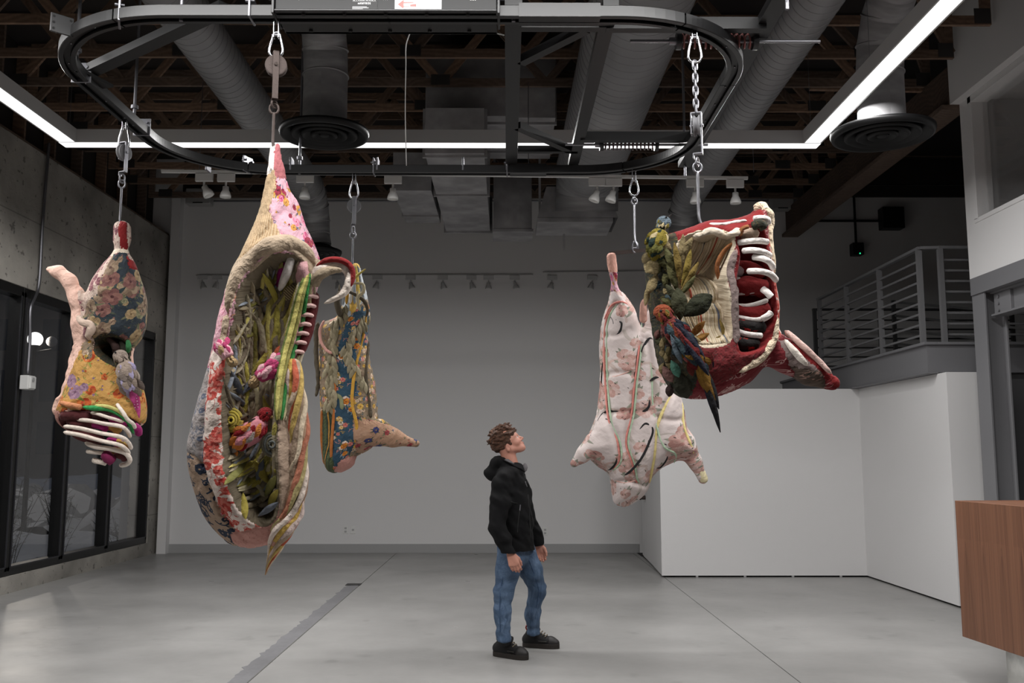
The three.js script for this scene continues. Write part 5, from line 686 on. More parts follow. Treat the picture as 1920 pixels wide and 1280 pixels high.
// ================================================================ the tall pink carcass with the rope side
{
  const cav = [[456, 600], [468, 550], [500, 508], [545, 486], [578, 494], [590, 515], [580, 560], [564, 620], [548, 680], [541, 740], [541, 850], [543, 925], [533, 972], [507, 988], [482, 974], [459, 938], [444, 880], [437, 800], [438, 720], [444, 650]];
  const S = carcass({ name: 'carcass_sculpture', label: 'tall pink patchwork fabric carcass with an open belly of leaves and birds', d: -TOPS.pink.z, foot: [490, 1026], seed: 3,
    sil: [[508, 268], [524, 266], [530, 300], [540, 345], [556, 385], [576, 430], [592, 465], [600, 500], [593, 545], [580, 590], [568, 640], [558, 690], [561, 730], [570, 790], [574, 860], [572, 930], [558, 985], [528, 1008], [500, 1020], [470, 1026], [438, 1018], [408, 998], [385, 968], [368, 925], [358, 880], [355, 845], [363, 800], [377, 745], [391, 700], [402, 655], [412, 600], [424, 550], [440, 505], [458, 470], [475, 430], [488, 385], [498, 335], [504, 300]],
    front: 0.25, back: 0.23, rim: 0.24, thickAt: [[265, 0.18], [320, 0.3], [400, 0.55], [470, 0.9], [560, 1], [900, 1], [1026, 0.7]], lump: 0.014,
    creases: [{ pts: [[490, 470], [520, 440], [540, 400]], w: 0.012, depth: 0.015 }, { pts: [[404, 690], [405, 780], [404, 870], [440, 960], [470, 1010]], w: 0.012, depth: 0.02 }, { pts: [[425, 560], [440, 620], [425, 680]], w: 0.015, depth: 0.02 }, { pts: [[360, 850], [385, 855], [404, 872]], w: 0.01, depth: 0.015 }],
    cavities: [{ poly: cav, floor: 0.02, soft: 0.08, mat: C.cavityBrown, edge: 0.012 }], mat: C.pinkBrush,
    patches: [
      { poly: [[300, 690], [404, 692], [404, 850], [402, 870], [300, 840]], mat: C.greyToile, label: 'grey blue toile cloth patch' },
      { poly: [[300, 838], [385, 852], [405, 872], [432, 950], [462, 1040], [300, 1040]], mat: C.navyDamask, label: 'navy damask cloth patch' },
      { poly: [[404, 675], [425, 640], [446, 640], [450, 720], [448, 860], [470, 940], [520, 985], [500, 1000], [455, 990], [428, 940], [405, 870]], mat: C.redToile, label: 'red floral toile cloth band' },
      { poly: [[536, 690], [610, 690], [610, 965], [540, 985], [538, 900]], mat: plain(0xa58f7c) },
      { poly: [[440, 1000], [480, 990], [530, 975], [575, 940], [580, 1040], [450, 1040]], mat: C.rosyHem, label: 'dusty pink hem' },
      { poly: [[404, 560], [430, 520], [456, 508], [470, 520], [450, 560], [448, 610], [440, 650], [420, 660]], mat: C.pinkBrush },
      { poly: [[436, 520], [470, 470], [540, 452], [598, 470], [604, 500], [590, 520], [560, 484], [520, 490], [475, 530], [456, 590], [436, 580], [430, 545]], mat: C.linen, label: 'rough linen belly edge' },
      { poly: [[490, 300], [522, 300], [524, 400], [528, 430], [548, 462], [500, 470], [470, 490], [440, 500], [470, 420], [485, 370]], mat: C.seersucker, label: 'beige seersucker leg cloth' },
      { poly: [[526, 330], [545, 330], [610, 480], [596, 488], [556, 466], [534, 440], [513, 402], [520, 370]], mat: C.pinkFloral, label: 'pink rose print cloth' },
      { poly: [[500, 255], [517, 255], [516, 322], [500, 330], [496, 320]], mat: C.white }, { poly: [[516, 255], [540, 290], [545, 336], [522, 336], [516, 318]], mat: C.mauve },
    ] });
  strip(S, 'belly_rim', [[447, 596], [455, 560], [470, 528], [496, 500], [528, 478], [560, 470], [584, 482], [596, 505]].map(([x, y]) => [x, y, 0.0]), [0.026, 0.03, 0.036, 0.042, 0.044, 0.04, 0.03, 0.02], C.linen, { flat: 0.8, lumps: 0.2, seg: 60, sides: 14 });
  strip(S, 'belly_rim', [[446, 600], [441, 640], [438, 680]], 0.02, C.linen, { flat: 0.8, lumps: 0.4 });
  // layered strips inside the belly
  const R = rng(17), cols = [0x857865, 0x6d6150, 0x97896f, 0x9a8f45, 0xb0a44a, 0xc7ba68, 0x858b94, 0x5c5246, 0xaa9f86, 0x7d7638, 0x9a8e76, 0x857865, 0x726756, 0x8d8069, 0xb8ad8c].map((h) => plain(h)); let made = 0;
  for (let i = 0; i < 1400 && made < 230; i++) {
    const x = 440 + R() * 150, y = 505 + R() * 470; if (sdPoly(cav, x, y) > -9) continue; const lower = smooth(800, 880, y), mid = smooth(680, 720, y) * (1 - lower), ang = mix(mix(1.78, 1.35, mid), 2.15, lower) + noise3(x * 0.016, y * 0.011, 4) * 0.5 + (R() - 0.5) * 0.25, l = 70 + R() * 120, b = (R() - 0.5) * 0.9 + 0.3; const pts = [];
    for (let k = 0; k <= 5; k++) { const t = k / 5 - 0.5, px = x + Math.cos(ang + b * t) * l * t, py = y + Math.sin(ang + b * t) * l * t; if (sdPoly(cav, px, py) < -8) pts.push([px, py]); }
    if (pts.length < 4) continue; strip(S, 'belly_strip', pts, 0.008 + R() * 0.009, cols[Math.floor(R() * cols.length)], { lift: 0.003 + 0.022 * (made / 230), flat: 0.55, taper: 0.1, seg: 16, sides: 7 }); made++;
  }
  // swirls and the yellow rose
  for (const [cx, cy, r0, m] of [[452, 790, 17, 0xc9b54a], [526, 834, 18, 0x5c5f5c]]) for (let k = 0; k < 4; k++) { const pts = []; for (let i = 0; i <= 14; i++) { const a = i / 14 * 6.0 + k, rr = r0 * (1 - k * 0.24); pts.push(S.q(cx + Math.cos(a) * rr, cy + Math.sin(a) * rr * 1.15, S.surf(cx, cy) + 0.028 + k * 0.006)); } mesh(k ? 'rose_coil' : 'rose_coil', tube(pts, 0.0105 - k * 0.0012, { sides: 7, seg: 40, flat: 1.2, lumps: 0.25, seed: k }), plain(k % 2 ? m : new THREE.Color(m).lerp(new THREE.Color(0x6c6038), 0.45).getHex()), S.root); }
  { const y = std(0xc9a93c, 0.9); const v = plain(0x9a8c3c), g = plain(0x76743e), b = plain(0x5b5f68), w = plain(0xa99f84);
    for (const [x0, y0, x1, y1, wd, m] of [[470, 860, 452, 905, 0.026, g], [480, 862, 508, 905, 0.024, v], [500, 860, 486, 900, 0.02, b], [462, 742, 490, 700, 0.022, b], [452, 700, 462, 748, 0.024, b], [470, 920, 482, 968, 0.022, v], [500, 930, 536, 890, 0.024, g], [505, 950, 540, 915, 0.022, v], [495, 965, 540, 938, 0.02, b], [476, 900, 500, 930, 0.02, w], [520, 760, 536, 712, 0.015, g]]) leafOn(S, null, x0, y0, x1, y1, wd * 0.85, m, { z0: S.surf(x0, y0) + 0.03, z1: S.surf(x1, y1) + 0.03, bow: 0.02, fold: 0.1 }); }
  const sl = clothMat(canvasMap(128, 128, 0.05, 0.045, (c, w, h) => { c.fillStyle = '#c9b88a'; c.fillRect(0, 0, w, h); c.fillStyle = '#5e4a34'; for (let i = 0; i < 4; i++) c.fillRect(0, i * 32, w, 12); }));
  leafOn(S, 'striped cloth leaf', 536, 572, 566, 538, 0.045, sl, { z0: 0.04, z1: 0.06, bow: 0.12 }); leafOn(S, 'striped cloth leaf', 505, 602, 542, 585, 0.036, sl, { z0: 0.02, z1: 0.05, bow: 0.12 });
  leafOn(S, 'slate grey cloth leaf', 446, 706, 458, 750, 0.032, plain(0x646872), { z0: 0.06, z1: 0.07 }); 
  // top of the opening: white tongue, magenta and red folds
  cord(S, 'inner_fold', [[563, 484, 0.14], [556, 500, 0.14], [548, 520, 0.12], [536, 538, 0.08], [528, 548, 0.05]], [0.012, 0.021, 0.024, 0.019, 0.01], C.white, { taper: 0.1 }); cord(S, 'inner_fold', [[548, 482, 0.11], [542, 505, 0.08], [532, 528, 0.05], [524, 545, 0.02]], [0.02, 0.03, 0.03, 0.018], C.magenta, { taper: 0.12, lumps: 0.5 }); cord(S, 'inner_fold', [[534, 486, 0.09], [512, 508, 0.05], [494, 528, 0.03], [478, 556, 0.02]], [0.02, 0.04, 0.036, 0.016], C.darkRed, { taper: 0.12, lumps: 0.3 }); cord(S, 'inner_fold', [[578, 488, 0.12], [577, 512, 0.12], [574, 538, 0.1], [568, 566, 0.07]], [0.02, 0.03, 0.026, 0.012], plain(0xc99a9c), { taper: 0.12, lumps: 0.5 }); cord(S, 'inner_fold', [[520, 530, 0.03], [500, 545, 0.02], [488, 556, 0.02]], [0.03, 0.035, 0.02], plain(0xb48a4a), { taper: 0.2 });
  // green and pale stripes down the right edge
  const gs = [[0x8f8a4c, 0], [0x2f7a3a, 6], [0xb7ae86, 11], [0xc2b86a, -6], [0x6c7a3c, -11], [0xbfb49a, 16]];
  gs.forEach(([h, dx], i) => strip(S, 'edge_strip', [[588 + dx * 0.3, 520], [578 + dx * 0.7, 560], [566 + dx, 610], [552 + dx * 0.9, 665], [543 + dx * 0.8, 720], [540 + dx * 0.6, 790]].map(([x, y]) => [Math.min(x, 594), y, 0.014]), 0.012, plain(h), { flat: 0.8, seg: 40 }));
  // rib ladder on the outside right
  mesh('rib_panel', tube([[590, 545, 0.0], [582, 580, 0.02], [573, 625, 0.03], [562, 668, 0.04]].map((p) => S.q(...p)), [0.03, 0.045, 0.045, 0.03], { sides: 10, flat: 0.9, taper: 0.1 }), C.darkRed, S.root);
  for (let i = 0; i < 7; i++) { const t = i / 6, x = mix(588, 562, t), y = mix(560, 662, t); cord(S, 'small_rib', [[x - 9, y + 4, 0.075], [x + 2, y, 0.085], [x + 13, y + 1, 0.05]], 0.0105, plain(0xcaa6a0), { taper: 0.2, lumps: 0.05 }); }
  // rope side: three twisted strands
  const rope = [[556, 676, 0.1], [562, 730, 0.11], [565, 790, 0.12], [566, 850, 0.12], [565, 905, 0.12], [557, 955, 0.12], [545, 985, 0.13], [531, 1015, 0.12], [517, 1045, 0.1], [505, 1074, 0.08]]; const rc = new THREE.CatmullRomCurve3(rope.map((p) => S.q(...p)));
  const rcol = [0xbfa493, 0xa5917c, 0xb0563c, 0xc2a050, 0xc9b4ac, 0x8a6e5c, 0xb98a7a, 0xa69868, 0xd2c2b6, 0x9c8068, 0xa86a52, 0xcbb9a0, 0x8f7a66, 0xb89c58];
  for (let k = 0; k < 14; k++) { const pts = [], inner = k % 3 === 0; for (let i = 0; i <= 44; i++) { const t = i / 44, p = rc.getPoint(t), strand = k % 2, a = t * 9 * (strand ? 1 : 0.8) + k / 14 * 6.283 + 0.4 * noise3(k * 3.1, t * 9, 2), w = 0.045 * (t < 0.08 ? 0.35 + t * 8 : t > 0.7 ? Math.max(0.04, (1 - t) * 3.2) : 1), rr = w * (inner ? 0.62 : 1) * (1 + 0.2 * noise3(k, t * 12, 7)); pts.push(p.clone().add(V(Math.cos(a) * rr, 0, Math.sin(a) * rr * 0.8))); } mesh('rope_strand', tube(pts, (t) => (inner ? 0.021 : 0.016) * (t > 0.7 ? Math.max(0.16, (1 - t) * 3.2) : 1), { sides: 7, seg: 100, lumps: 0.3, seed: k, taper: 0.02 }), plain(rcol[k]), S.root); }
  // shank arching to the right, red on top
  cord(S, 'shank', [[588, 535, 0.06], [606, 512, 0.08], [632, 503, 0.08], [654, 510, 0.07], [660, 530, 0.07], [650, 552, 0.07], [630, 565, 0.07], [612, 573, 0.07]], [0.035, 0.034, 0.028, 0.024, 0.024, 0.02, 0.013, 0.006], C.offWhite, { seg: 50, lumps: 0.2, sides: 12 });
  cord(S, 'shank_stripe', [[598, 508, 0.09], [618, 496, 0.1], [645, 495, 0.1], [664, 508, 0.09], [667, 528, 0.085], [661, 545, 0.08]], [0.01, 0.016, 0.017, 0.015, 0.012, 0.006], C.redVelvet, { seg: 40, lumps: 0.2, flat: 1.3 });
  cord(S, 'shank', [[592, 540, 0.08], [608, 522, 0.11], [630, 514, 0.11], [648, 514, 0.1]], [0.03, 0.026, 0.02, 0.01], plain(0x9a8a74), { seg: 30, lumps: 0.25 });
  // birds in the belly
  const crim = velvet(0x8a0c16), red2 = plain(0x8a1420), pk = plain(0xc07a84), or = plain(0xc97a34), gy = plain(0x8a8078), dk = plain(0x3a2c2a), mag = plain(0xb03a68), tan = plain(0xb79a70), rust = plain(0x8a3a1c), lp = plain(0xd8a4ac);
  const zb = S.surf(495, 812) + 0.08;
  bird(S, 'red headed cloth bird with an orange and pink body', { spine: [[448, 845, zb], [465, 828, zb + 0.03], [488, 812, zb + 0.04], [502, 795, zb + 0.04], [508, 785, zb + 0.04]], rad: [0.015, 0.05, 0.06, 0.045, 0.03], body: pk, head: [512, 778, zb + 0.04], headR: 0.034, headMat: crim, beak: [536, 790, zb + 0.05], beakMat: plain(0xc9a36a), cover: [or, or, pk, red2, gy, crim, dk], feathers: 34, seed: 5, wing: [[485, 805, zb + 0.09, 452, 820, zb + 0.06, 0.014, or], [488, 800, zb + 0.09, 456, 812, zb + 0.06, 0.014, or], [490, 812, zb + 0.1, 460, 842, zb + 0.06, 0.015, gy], [484, 818, zb + 0.09, 462, 848, zb + 0.05, 0.013, dk]], tail: [[455, 838, zb + 0.02, 430, 860, zb, 0.013, or], [455, 842, zb + 0.02, 436, 868, zb, 0.013, gy]] });
  const zc = S.surf(505, 705) + 0.07;
  bird(S, 'magenta and rust cloth bird hanging head down', { spine: [[536, 668, zc], [525, 685, zc + 0.02], [508, 702, zc + 0.03], [495, 714, zc + 0.03]], rad: [0.012, 0.032, 0.042, 0.034], body: mag, head: [488, 722, zc + 0.03], headR: 0.027, headMat: tan, beak: [476, 732, zc + 0.03], cover: [mag, mag, lp, gy], feathers: 22, seed: 9, tail: [[530, 680, zc + 0.02, 542, 655, zc, 0.018, rust], [526, 678, zc + 0.02, 534, 652, zc, 0.018, rust]] });
  const zd = S.surf(450, 680) + 0.06;
  bird(S, 'pink and tan cloth bird at the left belly edge', { spine: [[442, 652, zd], [447, 665, zd + 0.02], [455, 680, zd + 0.02]], rad: [0.012, 0.034, 0.03], body: lp, head: [462, 688, zd + 0.02], headR: 0.024, headMat: tan, beak: [468, 698, zd + 0.02], cover: [lp, mag, tan], feathers: 16, seed: 11 });
}
// ================================================================ left carcass: tapestry ham over a yellow ribcage
{
  const S = carcass({ label: 'fabric carcass with a tapestry ham above a yellow floral ribcage', d: -TOPS.left.z, foot: [195, 872], seed: 8,
    sil: [[218, 421], [239, 421], [243, 445], [240, 470], [252, 492], [266, 530], [273, 570], [271, 605], [262, 635], [250, 652], [246, 672], [252, 695], [265, 725], [272, 760], [270, 790], [258, 800], [220, 795], [185, 800], [160, 812], [128, 806], [110, 790], [108, 768], [122, 740], [132, 700], [145, 655], [160, 622], [166, 590], [165, 565], [172, 535], [188, 505], [203, 485], [214, 468], [216, 440]],
    front: 0.2, back: 0.19, rim: 0.19, creases: [{ pts: [[172, 640], [190, 650], [215, 668]], w: 0.015, depth: 0.03 }, { pts: [[160, 760], [200, 752], [260, 765]], w: 0.015, depth: 0.012 }], thickAt: [[420, 0.3], [470, 0.34], [500, 0.7], [550, 1.05], [620, 1], [650, 0.75], [690, 0.8], [760, 1], [810, 0.9]], lump: 0.011,
    limbs: [[[100, 508, 0.06, 0.022], [118, 514, 0.06, 0.04], [138, 530, 0.06, 0.044], [152, 562, 0.06, 0.05], [158, 605, 0.05, 0.056], [156, 645, 0.03, 0.05]], [[229, 426, 0, 0.032], [229, 450, 0, 0.03]]],
    cavities: [{ poly: [[196, 640], [225, 632], [248, 645], [248, 672], [246, 696], [225, 688], [205, 676], [192, 660]], floor: -0.12, soft: 0.04, mat: C.darkOlive, edge: 0.0 }, { poly: [[150, 775], [200, 772], [255, 782], [268, 800], [240, 830], [190, 830], [150, 815], [122, 798], [128, 782]], floor: -0.06, soft: 0.05, mat: C.maroon, edge: 0.0 }],
    mat: C.skinPink,
    patches: [
      { poly: [[205, 410], [250, 410], [280, 560], [275, 650], [160, 650], [160, 550], [205, 480]], mat: C.mauveToile, label: 'mauve toile cloth' }, { poly: [[216, 468], [242, 468], [243, 480], [212, 482]], mat: C.cream },
      { poly: [[218, 478], [240, 474], [280, 540], [282, 650], [210, 655], [188, 636], [168, 600], [176, 575], [205, 560], [212, 520]], mat: C.tapestry, label: 'dark floral tapestry cloth' },
      { poly: [[240, 478], [252, 490], [262, 508], [250, 504]], mat: C.redVelvet }, { poly: [[226, 415], [240, 415], [243, 468], [232, 468], [228, 440]], mat: C.redVelvet, front: true },
      { poly: [[150, 648], [185, 655], [215, 672], [250, 690], [285, 740], [285, 800], [220, 780], [150, 770], [112, 780], [130, 730], [146, 700]], mat: C.yellowLily, label: 'yellow cloth with orange lilies' },
      { poly: [[165, 638], [190, 645], [190, 675], [178, 678], [163, 655]], mat: C.roseTapestry }, { poly: [[90, 770], [128, 770], [140, 800], [175, 815], [130, 825], [100, 810]], mat: C.rosyHem },
      { poly: [[95, 500], [150, 500], [172, 640], [150, 690], [124, 752], [116, 772], [100, 770], [140, 620]], mat: C.skinPink },
    ] });
  // backbone edging
  strip(S, 'spine_edge', [[160, 640], [148, 665], [142, 690], [136, 715], [128, 740], [116, 760], [112, 780]].map(([x, y]) => [x, y, -0.02]), 0.026, C.skinPink, { lumps: 0.5, flat: 0.9, seg: 60 });
  cord(S, 'knot', [[170, 600, 0.2], [182, 612, 0.22], [196, 620, 0.21], [190, 636, 0.19], [186, 642, 0.17]], [0.016, 0.026, 0.03, 0.022, 0.01], plain(0xc4ae9e), { lumps: 0.5 });
  cord(S, 'dark_flap', [[212, 634, 0.1], [224, 650, 0.06], [230, 668, 0.04], [234, 688, 0.05]], [0.02, 0.034, 0.03, 0.014], plain(0x33201c), { lumps: 0.5 }); cord(S, 'dark_flap', [[236, 640, 0.08], [238, 658, 0.05], [232, 678, 0.04]], [0.016, 0.026, 0.014], plain(0x2c2c20), { lumps: 0.5 }); cord(S, 'green_flap', [[250, 640, 0.1], [252, 652, 0.1], [248, 664, 0.08]], [0.012, 0.02, 0.01], plain(0x2c6a3c));
  const zr = 0.2;
  // ribs sweep from the left edge and curl round the right side
  const rib = (x0, y0, x1, y1, drop, w, m = C.offWhite, n = 'rib') => cord(S, n, [[x0, y0, zr - 0.02], [mix(x0, x1, 0.3), mix(y0, y1, 0.25) - 1, zr + 0.03], [mix(x0, x1, 0.62), mix(y0, y1, 0.6), zr + 0.05], [x1 - 6, y1, zr + 0.04], [x1, y1 + drop * 0.5, zr], [x1 - 2, y1 + drop, zr - 0.06]], w, m, { lumps: 0.12, taper: 0.06, seg: 44 });
  rib(166, 788, 262, 802, 18, 0.013); rib(142, 800, 264, 822, 20, 0.0135); rib(142, 811, 260, 836, 16, 0.0135); rib(240, 760, 271, 788, 16, 0.012); rib(192, 776, 254, 790, 8, 0.011);
  // the last rib hooks back under
  cord(S, 'rib', [[180, 830, 0.17], [205, 838, 0.21], [235, 842, 0.22], [257, 850, 0.19], [260, 862, 0.15], [250, 870, 0.12], [235, 872, 0.1]], 0.016, C.offWhite, { lumps: 0.1, seg: 44 });
  cord(S, 'rib', [[180, 846, 0.15], [200, 848, 0.18], [218, 850, 0.18]], 0.013, C.offWhite, {}); cord(S, 'rib', [[190, 862, 0.13], [204, 865, 0.15], [218, 868, 0.15]], 0.018, C.offWhite, {});
  // meat between the ribs
  const meat = (pts, w, m) => cord(S, 'rib_meat', pts, w, m, { lumps: 0.25, taper: 0.15 });
  meat([[142, 790, 0.12], [170, 795, 0.16], [200, 797, 0.17], [225, 800, 0.17]], 0.032, C.maroon); meat([[132, 782, 0.14], [165, 780, 0.18], [195, 784, 0.18]], 0.034, C.maroon); meat([[150, 812, 0.12], [185, 820, 0.16], [215, 826, 0.16]], 0.032, C.maroon); meat([[220, 800, 0.18], [235, 804, 0.2], [250, 810, 0.19]], 0.026, C.yellowLily); meat([[198, 797, 0.2], [215, 800, 0.215], [228, 806, 0.2]], 0.026, C.magenta); meat([[222, 825, 0.18], [236, 829, 0.19], [246, 834, 0.17]], 0.026, C.magenta); meat([[238, 828, 0.19], [250, 832, 0.18], [258, 840, 0.15]], 0.022, C.yellowLily); meat([[228, 785, 0.2], [245, 792, 0.21], [258, 800, 0.18]], 0.024, C.magenta); meat([[215, 850, 0.17], [225, 858, 0.18], [232, 866, 0.16]], 0.036, velvet(0x6c0f40)); meat([[232, 850, 0.15], [246, 854, 0.15], [250, 862, 0.12]], 0.026, C.maroon); meat([[210, 845, 0.12], [225, 846, 0.12], [240, 848, 0.11]], 0.03, C.yellowLily); meat([[264, 798, 0.14], [270, 806, 0.1], [266, 815, 0.06]], 0.026, C.magenta);
  cord(S, 'green_edge', [[182, 766, 0.22], [205, 768, 0.24], [230, 770, 0.24], [250, 780, 0.22], [262, 796, 0.18], [264, 814, 0.12]], [0.01, 0.018, 0.016, 0.014, 0.014, 0.01], plain(0x2f8a48), { lumps: 0.15, seg: 40 }); cord(S, 'green_edge', [[205, 764, 0.235], [232, 766, 0.25], [252, 776, 0.23], [264, 792, 0.19]], 0.013, plain(0xb9b46c), { lumps: 0.15, seg: 36 }); cord(S, 'orange_edge', [[134, 757, 0.17], [158, 762, 0.21], [182, 767, 0.225]], [0.012, 0.02, 0.018], plain(0xb87a52), { lumps: 0.2 });
  const lav = plain(0xa9a0c0), wt = plain(0x95867a), gy = plain(0x766a62), pk = plain(0xb0407c), dots = clothMat(canvasMap(64, 64, 0.02, 0.02, (c, w, h) => { c.fillStyle = '#b03a78'; c.fillRect(0, 0, w, h); c.fillStyle = '#e8d0d8'; c.beginPath(); c.arc(32, 32, 10, 0, 7); c.fill(); }));
  bird(S, 'pale cloth bird with lavender wing and pink tail on the right flank', { spine: [[268, 735, 0.14], [264, 715, 0.17], [257, 697, 0.18], [250, 684, 0.18]], rad: [0.03, 0.06, 0.06, 0.045], body: wt, head: [246, 673, 0.18], headR: 0.045, headMat: wt, beak: [235, 667, 0.19], cover: [wt, wt, gy, lav], feathers: 34, seed: 4, tail: [[268, 725, 0.17, 272, 775, 0.13, 0.022, dots], [266, 728, 0.18, 268, 760, 0.15, 0.022, pk], [270, 720, 0.15, 274, 785, 0.12, 0.018, pk]], wing: [[252, 690, 0.24, 266, 715, 0.22, 0.022, lav], [256, 695, 0.24, 268, 735, 0.2, 0.024, gy]] });
}
// ================================================================ blue tapestry carcass
{
  const S = carcass({ label: 'blue chintz and tapestry fabric carcass with twigs at its neck', d: -TOPS.blue.z, foot: [640, 884], seed: 15,
    sil: [[655, 497], [672, 495], [679, 520], [687, 548], [692, 580], [690, 620], [691, 660], [700, 705], [707, 760], [708, 800], [700, 835], [686, 846], [668, 856], [662, 872], [640, 884], [616, 884], [606, 862], [602, 800], [600, 740], [598, 680], [598, 625], [603, 607], [618, 600], [634, 592], [645, 555], [651, 520]],
    front: 0.2, back: 0.2, rim: 0.18, thickAt: [[495, 0.35], [540, 0.6], [600, 0.9], [700, 1], [884, 0.9]], lump: 0.012,
    limbs: [[[680, 812, 0.08, 0.12], [712, 812, 0.1, 0.1], [738, 820, 0.1, 0.06], [782, 831, 0.1, 0.027]]], mat: C.roseTapestry,
    patches: [
      { poly: [[640, 480], [685, 480], [692, 560], [660, 600], [640, 570]], mat: plain(0xaeb4b8) }, { poly: [[662, 480], [674, 480], [678, 560], [668, 605], [660, 580]], mat: plain(0xc9a24a) },
      { poly: [[660, 600], [700, 560], [700, 640], [676, 660], [640, 690], [640, 660]], mat: C.blueChintz, label: 'blue chintz cloth' }, { poly: [[638, 655], [672, 650], [682, 700], [668, 770], [672, 830], [640, 890], [630, 890], [632, 760], [637, 690]], mat: C.blueChintz, label: 'blue chintz cloth' },
      { poly: [[610, 770], [632, 760], [630, 895], [605, 895]], mat: C.fernBorder, label: 'green fern border cloth' }, { poly: [[668, 780], [712, 790], [790, 815], [795, 840], [720, 850], [690, 850], [672, 850]], mat: C.tanFloral, label: 'tan cloth with navy and red flowers' }, { poly: [[628, 885], [645, 862], [665, 855], [690, 855], [660, 890]], mat: C.rosyHem },
    ] });
  const bark = plain(0x4c4334), sand = plain(0xa79c7e), gold = plain(0xb98c34), pinkc = plain(0xc79488), rust = plain(0xa5622c), slate = plain(0x8c9298);
  cord(S, 'twig', [[645, 600, 0.16], [640, 570, 0.2], [648, 556, 0.22], [662, 556, 0.24], [676, 562, 0.22], [690, 572, 0.18], [694, 588, 0.14], [690, 598, 0.1]], [0.03, 0.024, 0.014, 0.012, 0.014, 0.016, 0.012, 0.006], bark, { seg: 50 }); cord(S, 'twig', [[640, 590, 0.18], [643, 565, 0.2], [644, 540, 0.18]], [0.016, 0.012, 0.006], bark); cord(S, 'twig', [[680, 588, 0.2], [680, 566, 0.24], [690, 556, 0.24], [688, 542, 0.22], [676, 540, 0.22], [668, 542, 0.22]], [0.012, 0.013, 0.013, 0.012, 0.01, 0.006], sand, { seg: 40 }); cord(S, 'twig', [[668, 530, 0.16], [680, 521, 0.18], [692, 512, 0.18]], [0.012, 0.01, 0.005], plain(0xa9984c)); cord(S, 'twig', [[682, 590, 0.2], [678, 570, 0.22], [679, 554, 0.23]], [0.012, 0.014, 0.007], sand);
  cord(S, 'edge_roll', [[601, 606, 0.1], [598, 640, 0.12], [599, 680, 0.12], [601, 720, 0.1], [597, 745, 0.1]], [0.018, 0.02, 0.018, 0.016, 0.012], bark, { lumps: 0.4, seg: 40 }); cord(S, 'pink_cord', [[616, 606, 0.18], [609, 625, 0.2], [612, 648, 0.21], [622, 662, 0.22], [632, 668, 0.22]], 0.012, pinkc, { seg: 30 });
  strip(S, 'border_cord', [[690, 585], [683, 640], [672, 700], [668, 760], [676, 800], [672, 830]], 0.013, gold, { seg: 40 }); strip(S, 'border_cord', [[638, 676], [636, 740], [633, 790], [628, 850], [630, 880]], 0.012, rust, { seg: 40 }); strip(S, 'border_cord', [[610, 770], [607, 820], [610, 870]], 0.012, rust, { seg: 30 }); strip(S, 'border_cord', [[692, 640], [690, 700], [696, 760], [700, 785]], 0.016, bark, { lumps: 0.4, seg: 30 }); strip(S, 'border_cord', [[630, 740], [646, 748], [650, 770]], 0.016, plain(0x7d7f5e), {});
  for (let i = 0; i < 6; i++) strip(S, 'neck_strip', [[656 + i * 3, 500], [652 + i * 5, 530], [646 + i * 8, 575]], 0.014, [slate, gold, plain(0xd8d4cc), slate, plain(0xd0b45c), slate][i], { seg: 20 });
  const R = rng(33), lv = [plain(0x857c64), plain(0x756c54), plain(0x968c72)];
  for (let i = 0; i < 96; i++) { const t = i / 60, col = i % 2; let x, y; if (i < 56) { x = 628 + 14 * (R() - 0.5) + (i < 15 ? (15 - i) * 1.6 : 0); y = mix(585, 770, i / 56); } else { const u = (i - 56) / 40; x = mix(690, 655, u < 0.5 ? u * 2 : 2 - u * 2) + 8 * (R() - 0.5); y = mix(600, 730, u); } leafOn(S, null, x, y - 10, x + (R() - 0.5) * 18, y + 13, 0.017, lv[i % 3], { bow: 0.14, z0: S.surf(x, y) + 0.004, z1: S.surf(x, y) + 0.014 }); }
}
